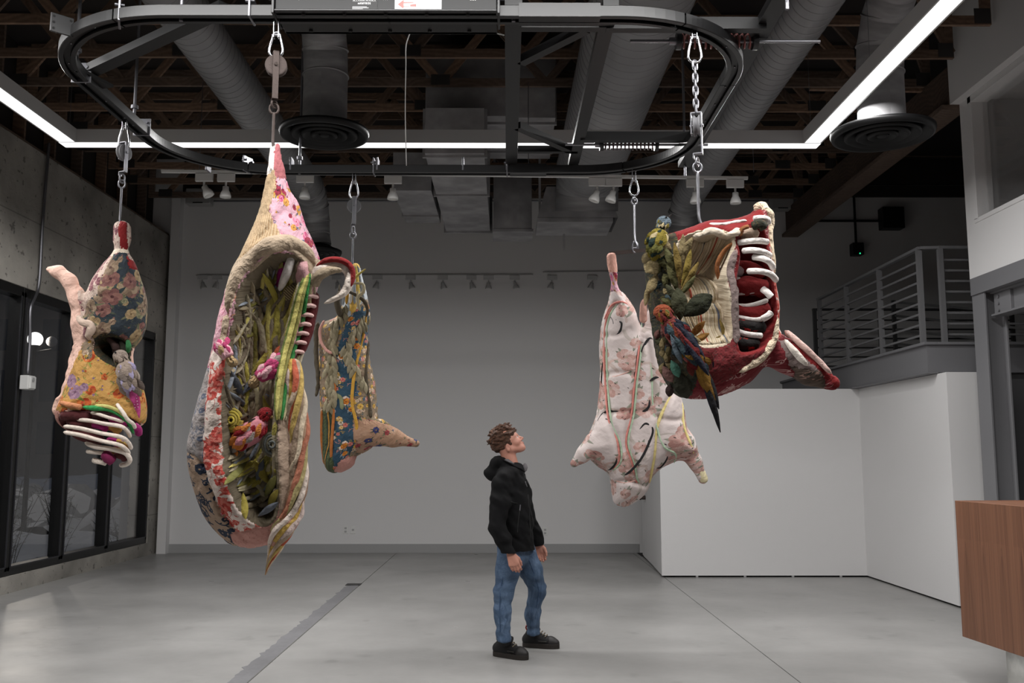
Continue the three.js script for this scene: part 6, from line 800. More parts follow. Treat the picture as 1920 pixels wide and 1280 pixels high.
// ================================================================ white quilted carcass
{
  const S = carcass({ label: 'white and blush floral quilted fabric carcass hung by its leg', d: -TOPS.white.z, foot: [1175, 950], seed: 22,
    sil: [[1140, 478], [1151, 476], [1158, 505], [1160, 540], [1172, 552], [1190, 580], [1197, 602], [1206, 615], [1213, 590], [1220, 560], [1230, 556], [1245, 600], [1258, 660], [1268, 720], [1279, 760], [1284, 800], [1298, 826], [1306, 845], [1294, 858], [1268, 862], [1240, 875], [1222, 895], [1214, 918], [1196, 938], [1172, 950], [1152, 944], [1146, 915], [1142, 890], [1120, 872], [1100, 852], [1095, 840], [1108, 806], [1120, 775], [1126, 720], [1127, 660], [1126, 620], [1132, 590], [1142, 560], [1145, 520], [1139, 495]],
    front: 0.25, back: 0.24, rim: 0.22, thickAt: [[476, 0.22], [540, 0.35], [580, 0.65], [640, 0.9], [760, 1], [860, 1], [950, 0.65]], lump: 0.02, freq: 6, fine: 0.12, creases: [{ pts: [[1152, 572], [1136, 600], [1131, 660], [1133, 730], [1137, 790], [1152, 830], [1155, 865], [1142, 884]], w: 0.028, depth: 0.03 }, { pts: [[1199, 604], [1192, 660], [1184, 720], [1178, 780], [1168, 830], [1180, 870], [1188, 900]], w: 0.03, depth: 0.05 }, { pts: [[1255, 735], [1238, 765], [1224, 800], [1220, 850], [1216, 905]], w: 0.025, depth: 0.035 }, { pts: [[1125, 705], [1150, 702], [1180, 706]], w: 0.02, depth: 0.03 }, { pts: [[1120, 778], [1150, 775], [1215, 772]], w: 0.02, depth: 0.025 }, { pts: [[1215, 780], [1250, 790], [1285, 785]], w: 0.02, depth: 0.03 }, { pts: [[1145, 905], [1170, 900], [1215, 912]], w: 0.02, depth: 0.04 }, { pts: [[1206, 640], [1214, 700], [1216, 760]], w: 0.02, depth: 0.025 }, { pts: [[1130, 628], [1150, 634], [1175, 622]], w: 0.02, depth: 0.025 }],
    limbs: [[[1112, 832, 0.06, 0.08], [1093, 850, 0.08, 0.046], [1074, 868, 0.08, 0.028]], [[1282, 835, 0.04, 0.09], [1301, 864, 0.05, 0.048], [1316, 897, 0.05, 0.027]], [[1146, 481, 0, 0.022], [1150, 515, 0, 0.028]]], mat: C.whitePrint,
    patches: [{ poly: [[1130, 470], [1165, 470], [1160, 512], [1140, 512]], mat: plain(0xd2a090) }, { poly: [[1135, 512], [1165, 510], [1168, 546], [1138, 548]], mat: C.pinkFloral }, { poly: [[1308, 885], [1325, 880], [1325, 905], [1310, 905]], mat: plain(0xcabf9a) }] });
  const pink = plain(0xd98a80), green = plain(0xa9bfa4), yellow = plain(0xd9c886), black = plain(0x1c1a1c), blush = plain(0xd8ada2);
  const P1 = [[1152, 572], [1136, 600], [1131, 660], [1133, 730], [1137, 790], [1152, 830], [1155, 865], [1142, 884]], P2 = [[1199, 604], [1192, 660], [1184, 720], [1178, 780], [1168, 830], [1180, 870], [1188, 900], [1214, 912]];
  strip(S, 'piping', P1, 0.0085, pink, { lift: 0.003, seg: 60, flat: 0.9, lumps: 0.03 }); strip(S, 'piping', P1.map(([x, y]) => [x + 4, y - 1]), 0.008, green, { lift: 0.003, seg: 60, flat: 0.9, lumps: 0.03 }); strip(S, 'piping', P2, 0.009, pink, { lift: 0.003, seg: 60, flat: 0.9, lumps: 0.03 }); strip(S, 'piping', P2.map(([x, y]) => [x + 4, y]), 0.008, green, { lift: 0.003, seg: 60, flat: 0.9, lumps: 0.03 });
  strip(S, 'piping', [[1255, 735], [1238, 765], [1224, 800], [1220, 850], [1216, 905]], 0.012, yellow, { lift: 0.003, seg: 50, flat: 0.9, lumps: 0.03 }); strip(S, 'piping', [[1276, 755], [1276, 800], [1285, 830], [1294, 850]], 0.011, yellow, { lift: 0.003, seg: 40, flat: 0.9, lumps: 0.03 }); strip(S, 'piping', [[1206, 640], [1214, 700], [1216, 760], [1222, 800], [1236, 838], [1258, 850], [1264, 868]], 0.008, green, { lift: 0.003, seg: 50, flat: 0.9, lumps: 0.03 }); strip(S, 'piping', [[1132, 600], [1145, 575], [1160, 570], [1174, 574]], 0.009, pink, { lift: 0.003, seg: 30, flat: 0.9 });
  for (const p of [[[1193, 680], [1200, 655], [1212, 640], [1222, 650], [1230, 662]], [[1210, 718], [1222, 712], [1238, 718]], [[1182, 774], [1198, 774], [1208, 765], [1210, 752]], [[1118, 790], [1130, 775], [1150, 772], [1176, 773]], [[1191, 806], [1202, 796], [1214, 806], [1208, 830], [1192, 862], [1168, 888], [1142, 888]], [[1128, 878], [1142, 878], [1149, 868], [1150, 858]], [[1241, 845], [1243, 860], [1234, 875], [1226, 876]], [[1150, 604], [1160, 612], [1158, 625], [1148, 634]], [[1129, 680], [1128, 705], [1127, 720]], [[1190, 655], [1186, 690], [1184, 720]]]) strip(S, 'black_scroll', p, 0.0095, black, { lift: 0.001, flat: 0.35, taper: 0.3, seg: 40, lumps: 0 });
  cord(S, 'tail_roll', [[1200, 612, 0.2], [1198, 592, 0.24], [1200, 576, 0.25], [1212, 573, 0.25], [1224, 580, 0.22]], [0.03, 0.03, 0.028, 0.03, 0.03], plain(0xcf9f90), { lumps: 0.15, seg: 40, sides: 12 });
  for (const [a, b] of [[[1125, 705], [1175, 700]], [[1150, 900], [1190, 898]]]) strip(S, 'quilt_seam', [a, [(a[0] + b[0]) / 2, a[1] + 4], b], 0.004, blush, { lift: 0.0, flat: 0.5 });
  const sb = thing('spreader_bar', 'flat iron spreader bar between the hook and the white carcass leg', 'bar', atDepth(1191, 470, -TOPS.white.z)); const a = atDepth(1143, 475, -TOPS.white.z).sub(sb.position), b = atDepth(1240, 466, -TOPS.white.z).sub(sb.position); mesh('bar', bar(a, b, 0.014, 0.03), M.rustyIron, sb); mesh('shackle', link(V(0.0, 0.03, 0), 0.09, 0.05, 0.007, 0.4), M.zinc, sb); mesh('pin', rod(V(-0.02, 0.02, 0), V(0.02, 0.02, 0), 0.008), M.zinc, sb);
}
// ================================================================ red carcass with ribs, leaves and birds
{
  const S = carcass({ label: 'red fabric carcass side with white ribs, cream folds and parrot birds', d: -TOPS.red.z, foot: [1310, 747], seed: 29,
    sil: [[1245, 442], [1290, 428], [1330, 414], [1370, 412], [1405, 402], [1414, 394], [1432, 393], [1440, 410], [1440, 440], [1445, 480], [1452, 530], [1460, 580], [1458, 620], [1448, 650], [1428, 690], [1395, 722], [1350, 742], [1310, 747], [1270, 742], [1246, 712], [1232, 670], [1222, 610], [1214, 550], [1210, 490], [1220, 455]],
    front: 0.16, back: 0.2, rim: 0.15, lump: 0.01,
    limbs: [[[1436, 640, -0.02, 0.1], [1472, 668, 0.02, 0.082], [1512, 697, 0.05, 0.06], [1552, 720, 0.07, 0.036]]],
    cavities: [{ poly: [[1262, 462], [1310, 440], [1352, 445], [1366, 460], [1362, 490], [1352, 530], [1360, 580], [1362, 640], [1340, 655], [1290, 652], [1262, 610], [1252, 540]], floor: -0.02, soft: 0.06, mat: C.creamFolds, edge: 0.0 }, { poly: [[1368, 455], [1415, 432], [1428, 450], [1434, 490], [1444, 540], [1450, 590], [1440, 640], [1412, 665], [1372, 668], [1369, 600], [1364, 540], [1372, 490]], floor: -0.03, soft: 0.06, mat: C.redVelvet, edge: 0.0 }],
    mat: C.redPrint,
    patches: [{ poly: [[1240, 430], [1420, 380], [1425, 440], [1370, 450], [1300, 445], [1260, 460]], mat: C.redVelvet, label: 'red velvet top edge' }, { poly: [[1200, 440], [1262, 440], [1262, 470], [1254, 540], [1262, 610], [1290, 655], [1300, 700], [1290, 750], [1230, 750], [1200, 560]], mat: C.darkOlive, label: 'dark floral tapestry side' }, { poly: [[1300, 655], [1370, 645], [1410, 660], [1395, 690], [1350, 720], [1310, 735], [1296, 700]], mat: C.redFuzz, label: 'fuzzy maroon flank' }, { poly: [[1432, 400], [1460, 400], [1455, 520], [1470, 620], [1430, 660], [1440, 600], [1446, 560], [1438, 500]], mat: C.redToile },
      { poly: [[1452, 640], [1470, 640], [1530, 690], [1500, 720], [1470, 690]], mat: C.greySuede }, { poly: [[1470, 690], [1530, 700], [1540, 740], [1500, 730]], mat: C.camo }, { poly: [[1470, 630], [1560, 690], [1545, 720], [1520, 695], [1480, 660]], mat: C.redVelvet }, { poly: [[1545, 705], [1570, 705], [1570, 730], [1552, 728]], mat: C.redVelvet }] });
  strip(S, 'fleece_edge', [[1412, 400], [1424, 394], [1434, 402], [1437, 430], [1440, 470], [1446, 520]].map(([x, y]) => [x, y, -0.005]), [0.03, 0.035, 0.034, 0.026, 0.02, 0.014], C.fleece, { lumps: 0.4, flat: 1, seg: 60, sides: 12 });
  strip(S, 'fleece_edge', [[1450, 600], [1442, 640], [1422, 668], [1396, 688], [1372, 702]].map(([x, y]) => [x, y, 0.0]), [0.01, 0.02, 0.022, 0.02, 0.01], C.fleece, { lumps: 0.35, seg: 50 });
  // cream folds on the left half
  const R = rng(44), cr = [0xd3c6ae, 0xc4b59a, 0xddd2be, 0xb7a789, 0xcab9a0].map((h) => plain(h)), accent = [0xa8513e, 0xb98a4a, 0x5c6274, 0x8d8c86].map((h) => plain(h)); let made = 0;
  const c1 = [[1262, 462], [1310, 442], [1352, 446], [1364, 465], [1360, 490], [1352, 530], [1360, 580], [1362, 640], [1340, 655], [1290, 652], [1262, 610], [1252, 540]];
  const fam = [[26, (k) => [[1286 + k * 2.7, 454 - k * 0.1], [1284 + k * 2.5, 472], [1276 + k * 2.3, 492], [1266 + k * 2.0, 514]]], [24, (k) => [[1264 + k * 2.0, 512 + k * 0.3], [1280 + k * 2.1, 524], [1294 + k * 2.0, 542], [1300 + k * 1.9, 562]]], [30, (k) => [[1288 + k * 1.9, 556 + k * 0.4], [1300 + k * 1.7, 586], [1306 + k * 1.6, 616], [1304 + k * 1.8, 648]]], [20, (k) => [[1262 + k * 1.6, 560 + k * 1.2], [1272 + k * 1.4, 596], [1284 + k * 1.5, 626], [1296 + k * 1.6, 650]]]];
  for (const [n, f] of fam) for (let k = 0; k < n; k++) { const pts = f(k).map(([x, y]) => [x + 3 * noise3(x * 0.05, y * 0.05, 3), y + 3 * noise3(x * 0.05 + 7, y * 0.05, 5)]).filter(([x, y]) => sdPoly(c1, x, y) < 3); if (pts.length < 3) continue; strip(S, 'cream_fold', pts, 0.0048 + R() * 0.003, R() < 0.09 ? accent[Math.floor(R() * 4)] : cr[made % 5], { lift: 0.002 + R() * 0.012, flat: 1.7, taper: 0.12, seg: 14, sides: 6, lumps: 0.2 }); made++; }
  strip(S, 'fold_rim', [[1290, 452], [1310, 446], [1330, 444], [1350, 450], [1362, 452], [1378, 444]], 0.022, C.cream, { lumps: 0.5, flat: 1, seg: 50 }); strip(S, 'white_frill', [[1322, 428], [1345, 430], [1365, 426], [1390, 424]], 0.009, C.white, { lumps: 0.6, seg: 40 });
  cord(S, 'suede_cord', [[1374, 456, 0.16], [1376, 444, 0.17], [1390, 438, 0.17]], 0.012, plain(0x8a5630)); cord(S, 'suede_cord', [[1372, 465, 0.13], [1358, 470, 0.12], [1345, 485, 0.1], [1338, 505, 0.08], [1344, 525, 0.06], [1356, 540, 0.05], [1364, 560, 0.05], [1368, 575, 0.05]], 0.012, plain(0x935c34), { seg: 50 });
  strip(S, 'wall_roll', [[1366, 480], [1358, 520], [1364, 560], [1366, 610], [1368, 650]].map(([x, y]) => [x, y, 0.0]), 0.02, C.greySuede, { lumps: 0.3, seg: 40 });
  // ribs
  const rib = (p, w = 0.0165) => cord(S, 'rib', p, w, C.white, { lumps: 0.06, taper: 0.07, seg: 36, sides: 10 }); const z = 0.13;
  rib([[1397, 424, z + 0.03], [1410, 423, z + 0.04], [1424, 425, z + 0.03], [1428, 432, z + 0.01]], 0.015); rib([[1369, 465, z], [1390, 464, z + 0.02], [1410, 463, z + 0.02], [1429, 464, z]]); rib([[1379, 480, z], [1398, 481, z + 0.03], [1418, 485, z + 0.03], [1433, 490, z]]); rib([[1398, 491, z], [1415, 496, z + 0.03], [1428, 503, z + 0.03], [1438, 514, z]]); rib([[1388, 517, z], [1408, 519, z + 0.03], [1428, 524, z + 0.03], [1446, 534, z - 0.02]]); rib([[1370, 552, 0.03], [1390, 552, 0.05], [1408, 550, 0.07], [1420, 547, 0.08]], 0.011); rib([[1419, 548, z - 0.02], [1426, 556, z], [1434, 565, z]], 0.019); rib([[1371, 573, 0.03], [1392, 577, 0.06], [1412, 574, 0.08], [1432, 567, 0.09]], 0.013); rib([[1368, 592, 0.04], [1388, 600, 0.07], [1408, 604, 0.09], [1422, 602, 0.1]], 0.013); rib([[1418, 604, z - 0.02], [1428, 598, z], [1434, 592, z]], 0.018); rib([[1367, 617, 0.06], [1384, 628, 0.09], [1405, 633, 0.11], [1420, 634, 0.11]], 0.015);
  // flesh between ribs
  const fl = (p, w, m) => cord(S, 'rib_meat', p, w, m, { lumps: 0.2, taper: 0.12 }); fl([[1372, 500, 0.03], [1398, 505, 0.05], [1430, 520, 0.05]], 0.035, C.redVelvet); fl([[1368, 540, 0.02], [1400, 538, 0.05], [1436, 548, 0.05]], 0.05, C.redVelvet); fl([[1370, 585, 0.02], [1405, 588, 0.05], [1440, 580, 0.05]], 0.045, C.redVelvet); fl([[1368, 608, 0.04], [1395, 616, 0.07], [1430, 615, 0.07]], 0.036, C.blackRed); fl([[1366, 640, 0.06], [1392, 648, 0.08], [1415, 645, 0.07]], 0.042, C.blackRed); fl([[1345, 512, 0.03], [1365, 508, 0.05], [1392, 510, 0.05]], 0.03, plain(0xb3a3a4)); fl([[1346, 525, 0.03], [1368, 528, 0.05], [1390, 535, 0.04]], 0.028, plain(0xc4b6b2)); fl([[1378, 448, 0.1], [1395, 446, 0.12], [1410, 450, 0.1]], 0.028, plain(0xc9b09c)); fl([[1395, 438, 0.16], [1408, 435, 0.18], [1418, 440, 0.16]], 0.026, C.darkOlive);
  // shin layers on the leg
  cord(S, 'leg_trim', [[1466, 622, 0.05], [1490, 648, 0.1], [1520, 680, 0.12], [1545, 704, 0.12]], [0.014, 0.018, 0.016, 0.01], plain(0xc9a9a0), { lumps: 0.3 }); cord(S, 'leg_trim', [[1462, 640, 0.09], [1478, 664, 0.12], [1500, 690, 0.13]], [0.01, 0.02, 0.012], plain(0xd8cfc4), { lumps: 0.3 });
  // leaves
  const gold = plain(0x6e5a24), olive = plain(0x35361f), oliv2 = plain(0x4c4a26), brocade = clothMat(brushed(['#8f7f58', '#6e6244', '#b3a274', '#4c4430'], { seed: 19, wide: 0.1, n: 400, len: 10, lw: 4, spread: 6 })), mustard = plain(0x776524);
  for (const [x0, y0, x1, y1, w, m, zz] of [[1262, 560, 1240, 505, 0.022, oliv2, 0.15], [1264, 545, 1252, 470, 0.02, gold, 0.17], [1266, 550, 1282, 482, 0.018, mustard, 0.17], [1266, 555, 1296, 505, 0.016, gold, 0.17], [1264, 565, 1290, 530, 0.016, oliv2, 0.17], [1262, 580, 1238, 545, 0.022, olive, 0.16], [1258, 530, 1236, 478, 0.024, oliv2, 0.16], [1264, 520, 1268, 455, 0.02, brocade, 0.17], [1260, 590, 1230, 570, 0.024, oliv2, 0.15], [1252, 600, 1236, 620, 0.028, olive, 0.14], [1262, 500, 1284, 462, 0.02, brocade, 0.18], [1250, 480, 1228, 470, 0.03, brocade, 0.16], [1232, 500, 1204, 520, 0.04, brocade, 0.13], [1226, 520, 1206, 560, 0.026, brocade, 0.12], [1210, 540, 1203, 580, 0.016, brocade, 0.1], [1235, 620, 1262, 650, 0.03, plain(0x34504a), 0.16], [1282, 640, 1310, 610, 0.02, plain(0x9a6a2c), 0.13], [1286, 648, 1318, 632, 0.018, plain(0xa87a3c), 0.13], [1344, 600, 1352, 640, 0.012, gold, 0.06], [1330, 640, 1362, 632, 0.012, gold, 0.06], [1262, 640, 1300, 648, 0.022, brocade, 0.17], [1236, 690, 1252, 720, 0.03, plain(0x6a4a44), 0.12], [1250, 680, 1262, 712, 0.026, plain(0x3e6a5a), 0.14]]) leafOn(S, null, x0, y0, x1, y1, w, m, { z0: zz, z1: zz + 0.03, wave: 0.08 });
  { const R2 = rng(61), lm = [olive, oliv2, brocade, plain(0x3a2a26), plain(0x24343a), plain(0x544a2a), plain(0x5c3a34)]; for (let i = 0; i < 46; i++) { const t = R2(), x = mix(1216, 1244, t) + R2() * 18, y = mix(505, 700, t) + (R2() - 0.5) * 60, z = S.surf(x, y); if (z < 0.02) continue; leafOn(S, null, x, y, x + (R2() - 0.4) * 20, y + 8 + R2() * 18, 0.014 + R2() * 0.012, lm[i % 7], { z0: z + 0.004, z1: z + 0.02, wave: 0.1 }); } }
  leafOn(S, 'big dark green cloth leaf', 1270, 602, 1318, 566, 0.052, clothMat(damask('#2c3018', '#151a10', { seed: 55, wide: 0.1, n: 8, r: 60, lw: 5 })), { z0: 0.18, z1: 0.22 }); leafOn(S, 'big dark green cloth leaf', 1264, 610, 1258, 552, 0.045, olive, { z0: 0.18, z1: 0.2 });
  leafOn(S, 'dark green cloth lobe', 1258, 700, 1282, 748, 0.05, plain(0x2e2f22), { z0: 0.14, z1: 0.12, bow: 0.15 });
  // birds
  const grn = plain(0x182c24), yel = plain(0x77691c), red = plain(0x6a1416), blk = plain(0x18181c), navy = plain(0x161a2c), amber = plain(0x86601f), orange = plain(0x8a3e1c), teal = plain(0x35464c), rst = plain(0x6e2a24), skyb = plain(0x64727c), crm = plain(0xbfae86);
  bird(S, 'green and yellow cloth bird with blue cap perched at the upper edge', { spine: [[1214, 490, 0.13], [1220, 472, 0.15], [1228, 456, 0.15], [1234, 444, 0.15]], rad: [0.03, 0.05, 0.05, 0.036], body: yel, head: [1236, 430, 0.15], headR: 0.036, headMat: skyb, headCover: [skyb, crm, plain(0x4a4a3a), yel], beak: [1251, 414, 0.16], cover: [yel, yel, grn, crm, plain(0x5c5a24)], feathers: 34, seed: 21, wing: [[1212, 452, 0.18, 1208, 485, 0.16, 0.018, grn], [1218, 470, 0.2, 1222, 490, 0.17, 0.016, red], [1214, 462, 0.19, 1210, 492, 0.16, 0.018, grn]], tail: [[1212, 480, 0.14, 1206, 520, 0.12, 0.024, crm]] });
  bird(S, 'large parrot of cloth with rust head and long blue-black tail', { spine: [[1300, 700, 0.2], [1285, 675, 0.22], [1262, 645, 0.22], [1245, 622, 0.22], [1236, 608, 0.22]], rad: [0.02, 0.05, 0.062, 0.05, 0.04], body: rst, head: [1230, 598, 0.22], headR: 0.045, headMat: orange, headCover: [orange, rst, red, amber, plain(0x5c5a24)], beak: [1207, 610, 0.23], cover: [rst, red, navy, teal, amber, orange], feathers: 44, seed: 22,
    wing: [[1246, 625, 0.29, 1290, 678, 0.27, 0.022, rst], [1252, 622, 0.29, 1302, 682, 0.27, 0.02, navy], [1244, 640, 0.29, 1280, 690, 0.27, 0.02, teal], [1258, 640, 0.3, 1305, 700, 0.26, 0.02, red], [1240, 640, 0.28, 1262, 690, 0.26, 0.02, skyb], [1262, 650, 0.3, 1310, 712, 0.26, 0.018, navy]],
    tail: [[1282, 675, 0.26, 1326, 755, 0.2, 0.03, amber], [1288, 680, 0.27, 1322, 745, 0.2, 0.026, plain(0x8f6a24)], [1292, 690, 0.24, 1336, 800, 0.16, 0.02, navy], [1298, 690, 0.24, 1338, 812, 0.16, 0.018, blk], [1300, 685, 0.24, 1334, 770, 0.18, 0.02, blk], [1286, 690, 0.25, 1312, 740, 0.2, 0.022, amber]] });
}
// ================================================================ the visitor looking up
{
  const D = 7.37, foot = atHeight(978, 1226, 0), root = thing('person', 'person in black hooded jacket and blue jeans standing and looking up', 'person', V(foot.x, 0, -D));
  const q = (px, py, dz = 0) => { const p = atDepth(px, py, D - dz); return [p.x - foot.x, p.y, dz]; }, qv = (a, b, c) => V(...q(a, b, c));
  const net = (b, cell, f, rl = 1) => { const n = [0, 1, 2].map((i) => Math.ceil((b[i + 3] - b[i]) / cell) + 1), S = surfaceNets(b.slice(0, 3), n, cell, (F, nx, ny, nz) => { for (let k = 0; k < nz; k++) for (let j = 0; j < ny; j++) for (let i = 0; i < nx; i++) F[i + nx * (j + ny * k)] = f(b[0] + i * cell, b[1] + j * cell, b[2] + k * cell); }); relax(S, rl, 0.4); return S; };
  const chain = (x, y, z, P, k = 0.03) => { let f = 1e9; for (let i = 0; i + 1 < P.length; i++) f = i ? smin(f, capsule(x, y, z, P[i], P[i + 1], P[i][3], P[i + 1][3]), k) : capsule(x, y, z, P[0], P[1], P[0][3], P[1][3]); return f; };
  const J = (px, py, dz, r) => [...q(px, py, dz), r];
  // ---- head frame
  const th = 36 * Math.PI / 180, O = q(952, 827, 0), ca = Math.cos(th), sa = Math.sin(th);
  const toHead = (x, y, z) => { const dx = x - O[0], dy = y - O[1]; return [dx * ca + dy * sa, -dx * sa + dy * ca, z - O[2]]; };
  const fromHead = (a, b, c) => V(O[0] + a * ca - b * sa, O[1] + a * sa + b * ca, O[2] + c);
  const ell = (a, b, c, C, R) => { const k = Math.hypot((a - C[0]) / R[0], (b - C[1]) / R[1], (c - C[2]) / R[2]); return (k - 1) * Math.min(R[0], R[1], R[2]); };
  const neckA = q(951, 846, 0), neckB = q(962, 886, 0);
  const headF = (x, y, z) => { const [a, b, c0] = toHead(x, y, z), c = Math.abs(c0);
    let f = ell(a, b, c, [-0.015, 0.028, 0], [0.1, 0.094, 0.076]); const cap = (A, B, ra, rb) => capsule(a, b, c, A, B, ra, rb);
    f = smin(f, cap([0.03, -0.01, 0], [0.042, -0.085, 0], 0.06, 0.042), 0.03); f = smin(f, cap([-0.01, -0.07, 0.046], [0.06, -0.108, 0.012], 0.02, 0.018), 0.03); f = smin(f, cap([0.066, -0.11, 0], [0.066, -0.11, 0.008], 0.017, 0.015), 0.02);
    f = smin(f, cap([0.074, 0.004, 0.012], [0.064, 0.006, 0.042], 0.013, 0.012), 0.015); f = smin(f, cap([0.058, -0.044, 0.036], [0.05, -0.05, 0.044], 0.022, 0.02), 0.02);
    f = Math.max(f, -smin(1, ell(a, b, c, [0.094, -0.017, 0.031], [0.022, 0.011, 0.017]), 0.01)) ; 
    f = smin(f, cap([0.082, -0.008, 0], [0.106, -0.047, 0], 0.007, 0.0105), 0.012); f = smin(f, cap([0.096, -0.052, 0.0], [0.092, -0.053, 0.013], 0.008, 0.0075), 0.008);
    f = smin(f, cap([0.087, -0.074, 0], [0.076, -0.077, 0.02], 0.0085, 0.005), 0.008); f = smin(f, cap([0.084, -0.086, 0], [0.074, -0.084, 0.018], 0.0085, 0.005), 0.006);
    let ear = ell(a - 0.25 * (b + 0.045), b, c, [-0.028, -0.043, 0.077], [0.018, 0.031, 0.011]); ear = Math.max(ear, -ell(a - 0.25 * (b + 0.045), b, c, [-0.024, -0.04, 0.089], [0.0105, 0.02, 0.009])); f = smin(f, ear, 0.008);
    f = smin(f, capsule(x, y, z, neckA, neckB, 0.056, 0.062), 0.03); return f; };
  const hb = [O[0] - 0.2, O[1] - 0.31, -0.13, O[0] + 0.2, O[1] + 0.19, 0.13];
  const geos = []; geos.push(netSplit(net(hb, 0.0042, headF)).get(0));
  // ---- hands: wrist w, down u, forward v, outward o
  const hand = (wrist, u, v, o) => { const P = (a, b, c, r) => { const p = V(...wrist).addScaledVector(u, a).addScaledVector(v, b).addScaledVector(o, c); return [p.x, p.y, p.z, r]; };
    const bones = [[P(-0.07, -0.004, 0, 0.028), P(0, 0, 0, 0.026)]]; const kn = [-0.03, -0.0105, 0.0095, 0.029]; kn.forEach((b, i) => bones.push([P(0.005, b * 0.5, 0, 0.0175), P(0.078 - Math.abs(i - 2) * 0.005, b, 0.004, 0.0125)])); bones.push([P(0.02, 0.012, -0.002, 0.02), P(0.06, 0.02, 0, 0.016)]);
    const fingers = kn.map((b, i) => { const l = [0.8, 0.97, 1.05, 0.95][i], k = 0.078 - Math.abs(i - 2) * 0.005, s = 0.1 - i * 0.02; return [P(k, b, 0.004, 0.0105), P(k + 0.038 * l, b * 1.04 + 0.003, -0.006 - s * 0.04, 0.0095), P(k + 0.054 * l, b * 1.0 + 0.004, -0.03 - s * 0.06, 0.0085), P(k + 0.05 * l, b * 0.97 + 0.004, -0.049 - s * 0.06, 0.0078)]; });
    const thumb = [P(0.012, 0.022, -0.004, 0.016), P(0.045, 0.043, -0.014, 0.0125), P(0.074, 0.048, -0.024, 0.0105), P(0.096, 0.046, -0.032, 0.0088)];
    const c = P(0.05, 0.01, -0.02, 0), b = [c[0] - 0.15, c[1] - 0.15, c[2] - 0.12, c[0] + 0.15, c[1] + 0.16, c[2] + 0.12];
    return netSplit(net(b, 0.0034, (x, y, z) => { let f = 1e9; for (const [A, B] of bones) f = f > 1e8 ? capsule(x, y, z, A, B, A[3], B[3]) : smin(f, capsule(x, y, z, A, B, A[3], B[3]), 0.014); for (const F of fingers) f = smin(f, chain(x, y, z, F, 0.004), 0.005); f = smin(f, chain(x, y, z, thumb, 0.005), 0.009); return f; })).get(0); };
  const wn = q(958, 1040, 0.27), wf = q(1009, 1020, -0.26);
  geos.push(hand(wn, V(0.34, -0.93, 0.06).normalize(), V(0.93, 0.34, 0).normalize(), V(-0.05, 0.05, 1).normalize()));
  geos.push(hand(wf, V(0.2, -0.97, -0.02).normalize(), V(0.97, 0.2, 0).normalize(), V(0, 0, -1)));
  // ---- trunk and limbs under the clothes, joined to head and hands
  const nHip = J(957, 1045, 0.09, 0.07), nKnee = J(944, 1112, 0.13, 0.042), nAnk = J(944, 1192, 0.19, 0.032), fHip = J(980, 1045, -0.09, 0.07), fKnee = J(1007, 1104, -0.13, 0.042), fAnk = J(999, 1184, -0.18, 0.032);
  const nSh = J(948, 898, 0.18, 0.05), nEl = J(934, 980, 0.25, 0.04), fSh = J(966, 898, -0.18, 0.05), fEl = J(988, 968, -0.25, 0.04);
  geos.push(netSplit(net([-0.35, 0.08, -0.36, 0.35, 1.5, 0.36], 0.014, (x, y, z) => { let f = Math.min(chain(x, y, z / 1.4, [J(960, 895, 0, 0.085), J(963, 950, 0, 0.095), J(967, 1030, 0, 0.1)].map((p) => p), 0.04), capsule(x, y, z, neckA, neckB, 0.05, 0.056)); for (const c of [[nHip, nKnee, J(942, 1150, 0.16, 0.036), nAnk], [fHip, fKnee, J(999, 1148, -0.16, 0.036), fAnk], [nSh, nEl, [...wn, 0.028]], [fSh, fEl, [...wf, 0.028]]]) f = smin(f, chain(x, y, z, c), 0.04); return f; })).get(0));
  const skin = std(0xb98371, 0.55, 0, { bumpMap: noiseMap(128, 0.02, (u, v) => 0.5 + 0.4 * tileNoise(u, v, 12, 6, 3)), bumpScale: 0.0006 });
  mesh('body', geos, skin, root).userData.label = 'fair skinned head, neck and hands';
  // face details
  for (const s of [1, -1]) { const p = fromHead(0.0745, -0.0165, 0.031 * s), e = new THREE.SphereGeometry(0.0112, 16, 12); e.translate(p.x, p.y, p.z); const w = mesh('eye', e, std(0xd9d2cc, 0.25), root); const ip = fromHead(0.0825, -0.014, 0.0325 * s), ir = new THREE.SphereGeometry(0.0055, 12, 8); ir.translate(ip.x, ip.y, ip.z); mesh('iris', ir, std(0x33424a, 0.2), w);
    mesh('eyelid', tube([fromHead(0.078, -0.0105, 0.019 * s), fromHead(0.0845, -0.007, 0.031 * s), fromHead(0.074, -0.013, 0.043 * s)], 0.003, { sides: 6, seg: 14 }), skin, root);
    mesh('eyebrow', tube([fromHead(0.0885, 0.004, 0.012 * s), fromHead(0.083, 0.011, 0.03 * s), fromHead(0.066, 0.008, 0.05 * s)], 0.0038, { sides: 6, seg: 14, taper: 0.2, lumps: 0.3 }), std(0x4a2c1c, 0.9), root); }
  const lip = std(0x9a5f55, 0.5); mesh('lip', tube([fromHead(0.078, -0.078, -0.018), fromHead(0.0925, -0.0745, 0), fromHead(0.078, -0.078, 0.018)], 0.0045, { sides: 6, seg: 16, taper: 0.3 }), lip, root); mesh('lip', tube([fromHead(0.077, -0.082, -0.016), fromHead(0.09, -0.085, 0), fromHead(0.077, -0.082, 0.016)], 0.005, { sides: 6, seg: 16, taper: 0.3 }), lip, root);
  // hair
  const hp = [[0.12, 0.022], [0.085, 0.022], [0.058, 0.008], [0.036, -0.006], [0.014, -0.042], [0.002, -0.046], [-0.008, -0.018], [-0.04, -0.01], [-0.052, -0.045], [-0.05, -0.085], [-0.09, -0.1], [-0.17, -0.06], [-0.17, 0.2], [0.14, 0.2]];
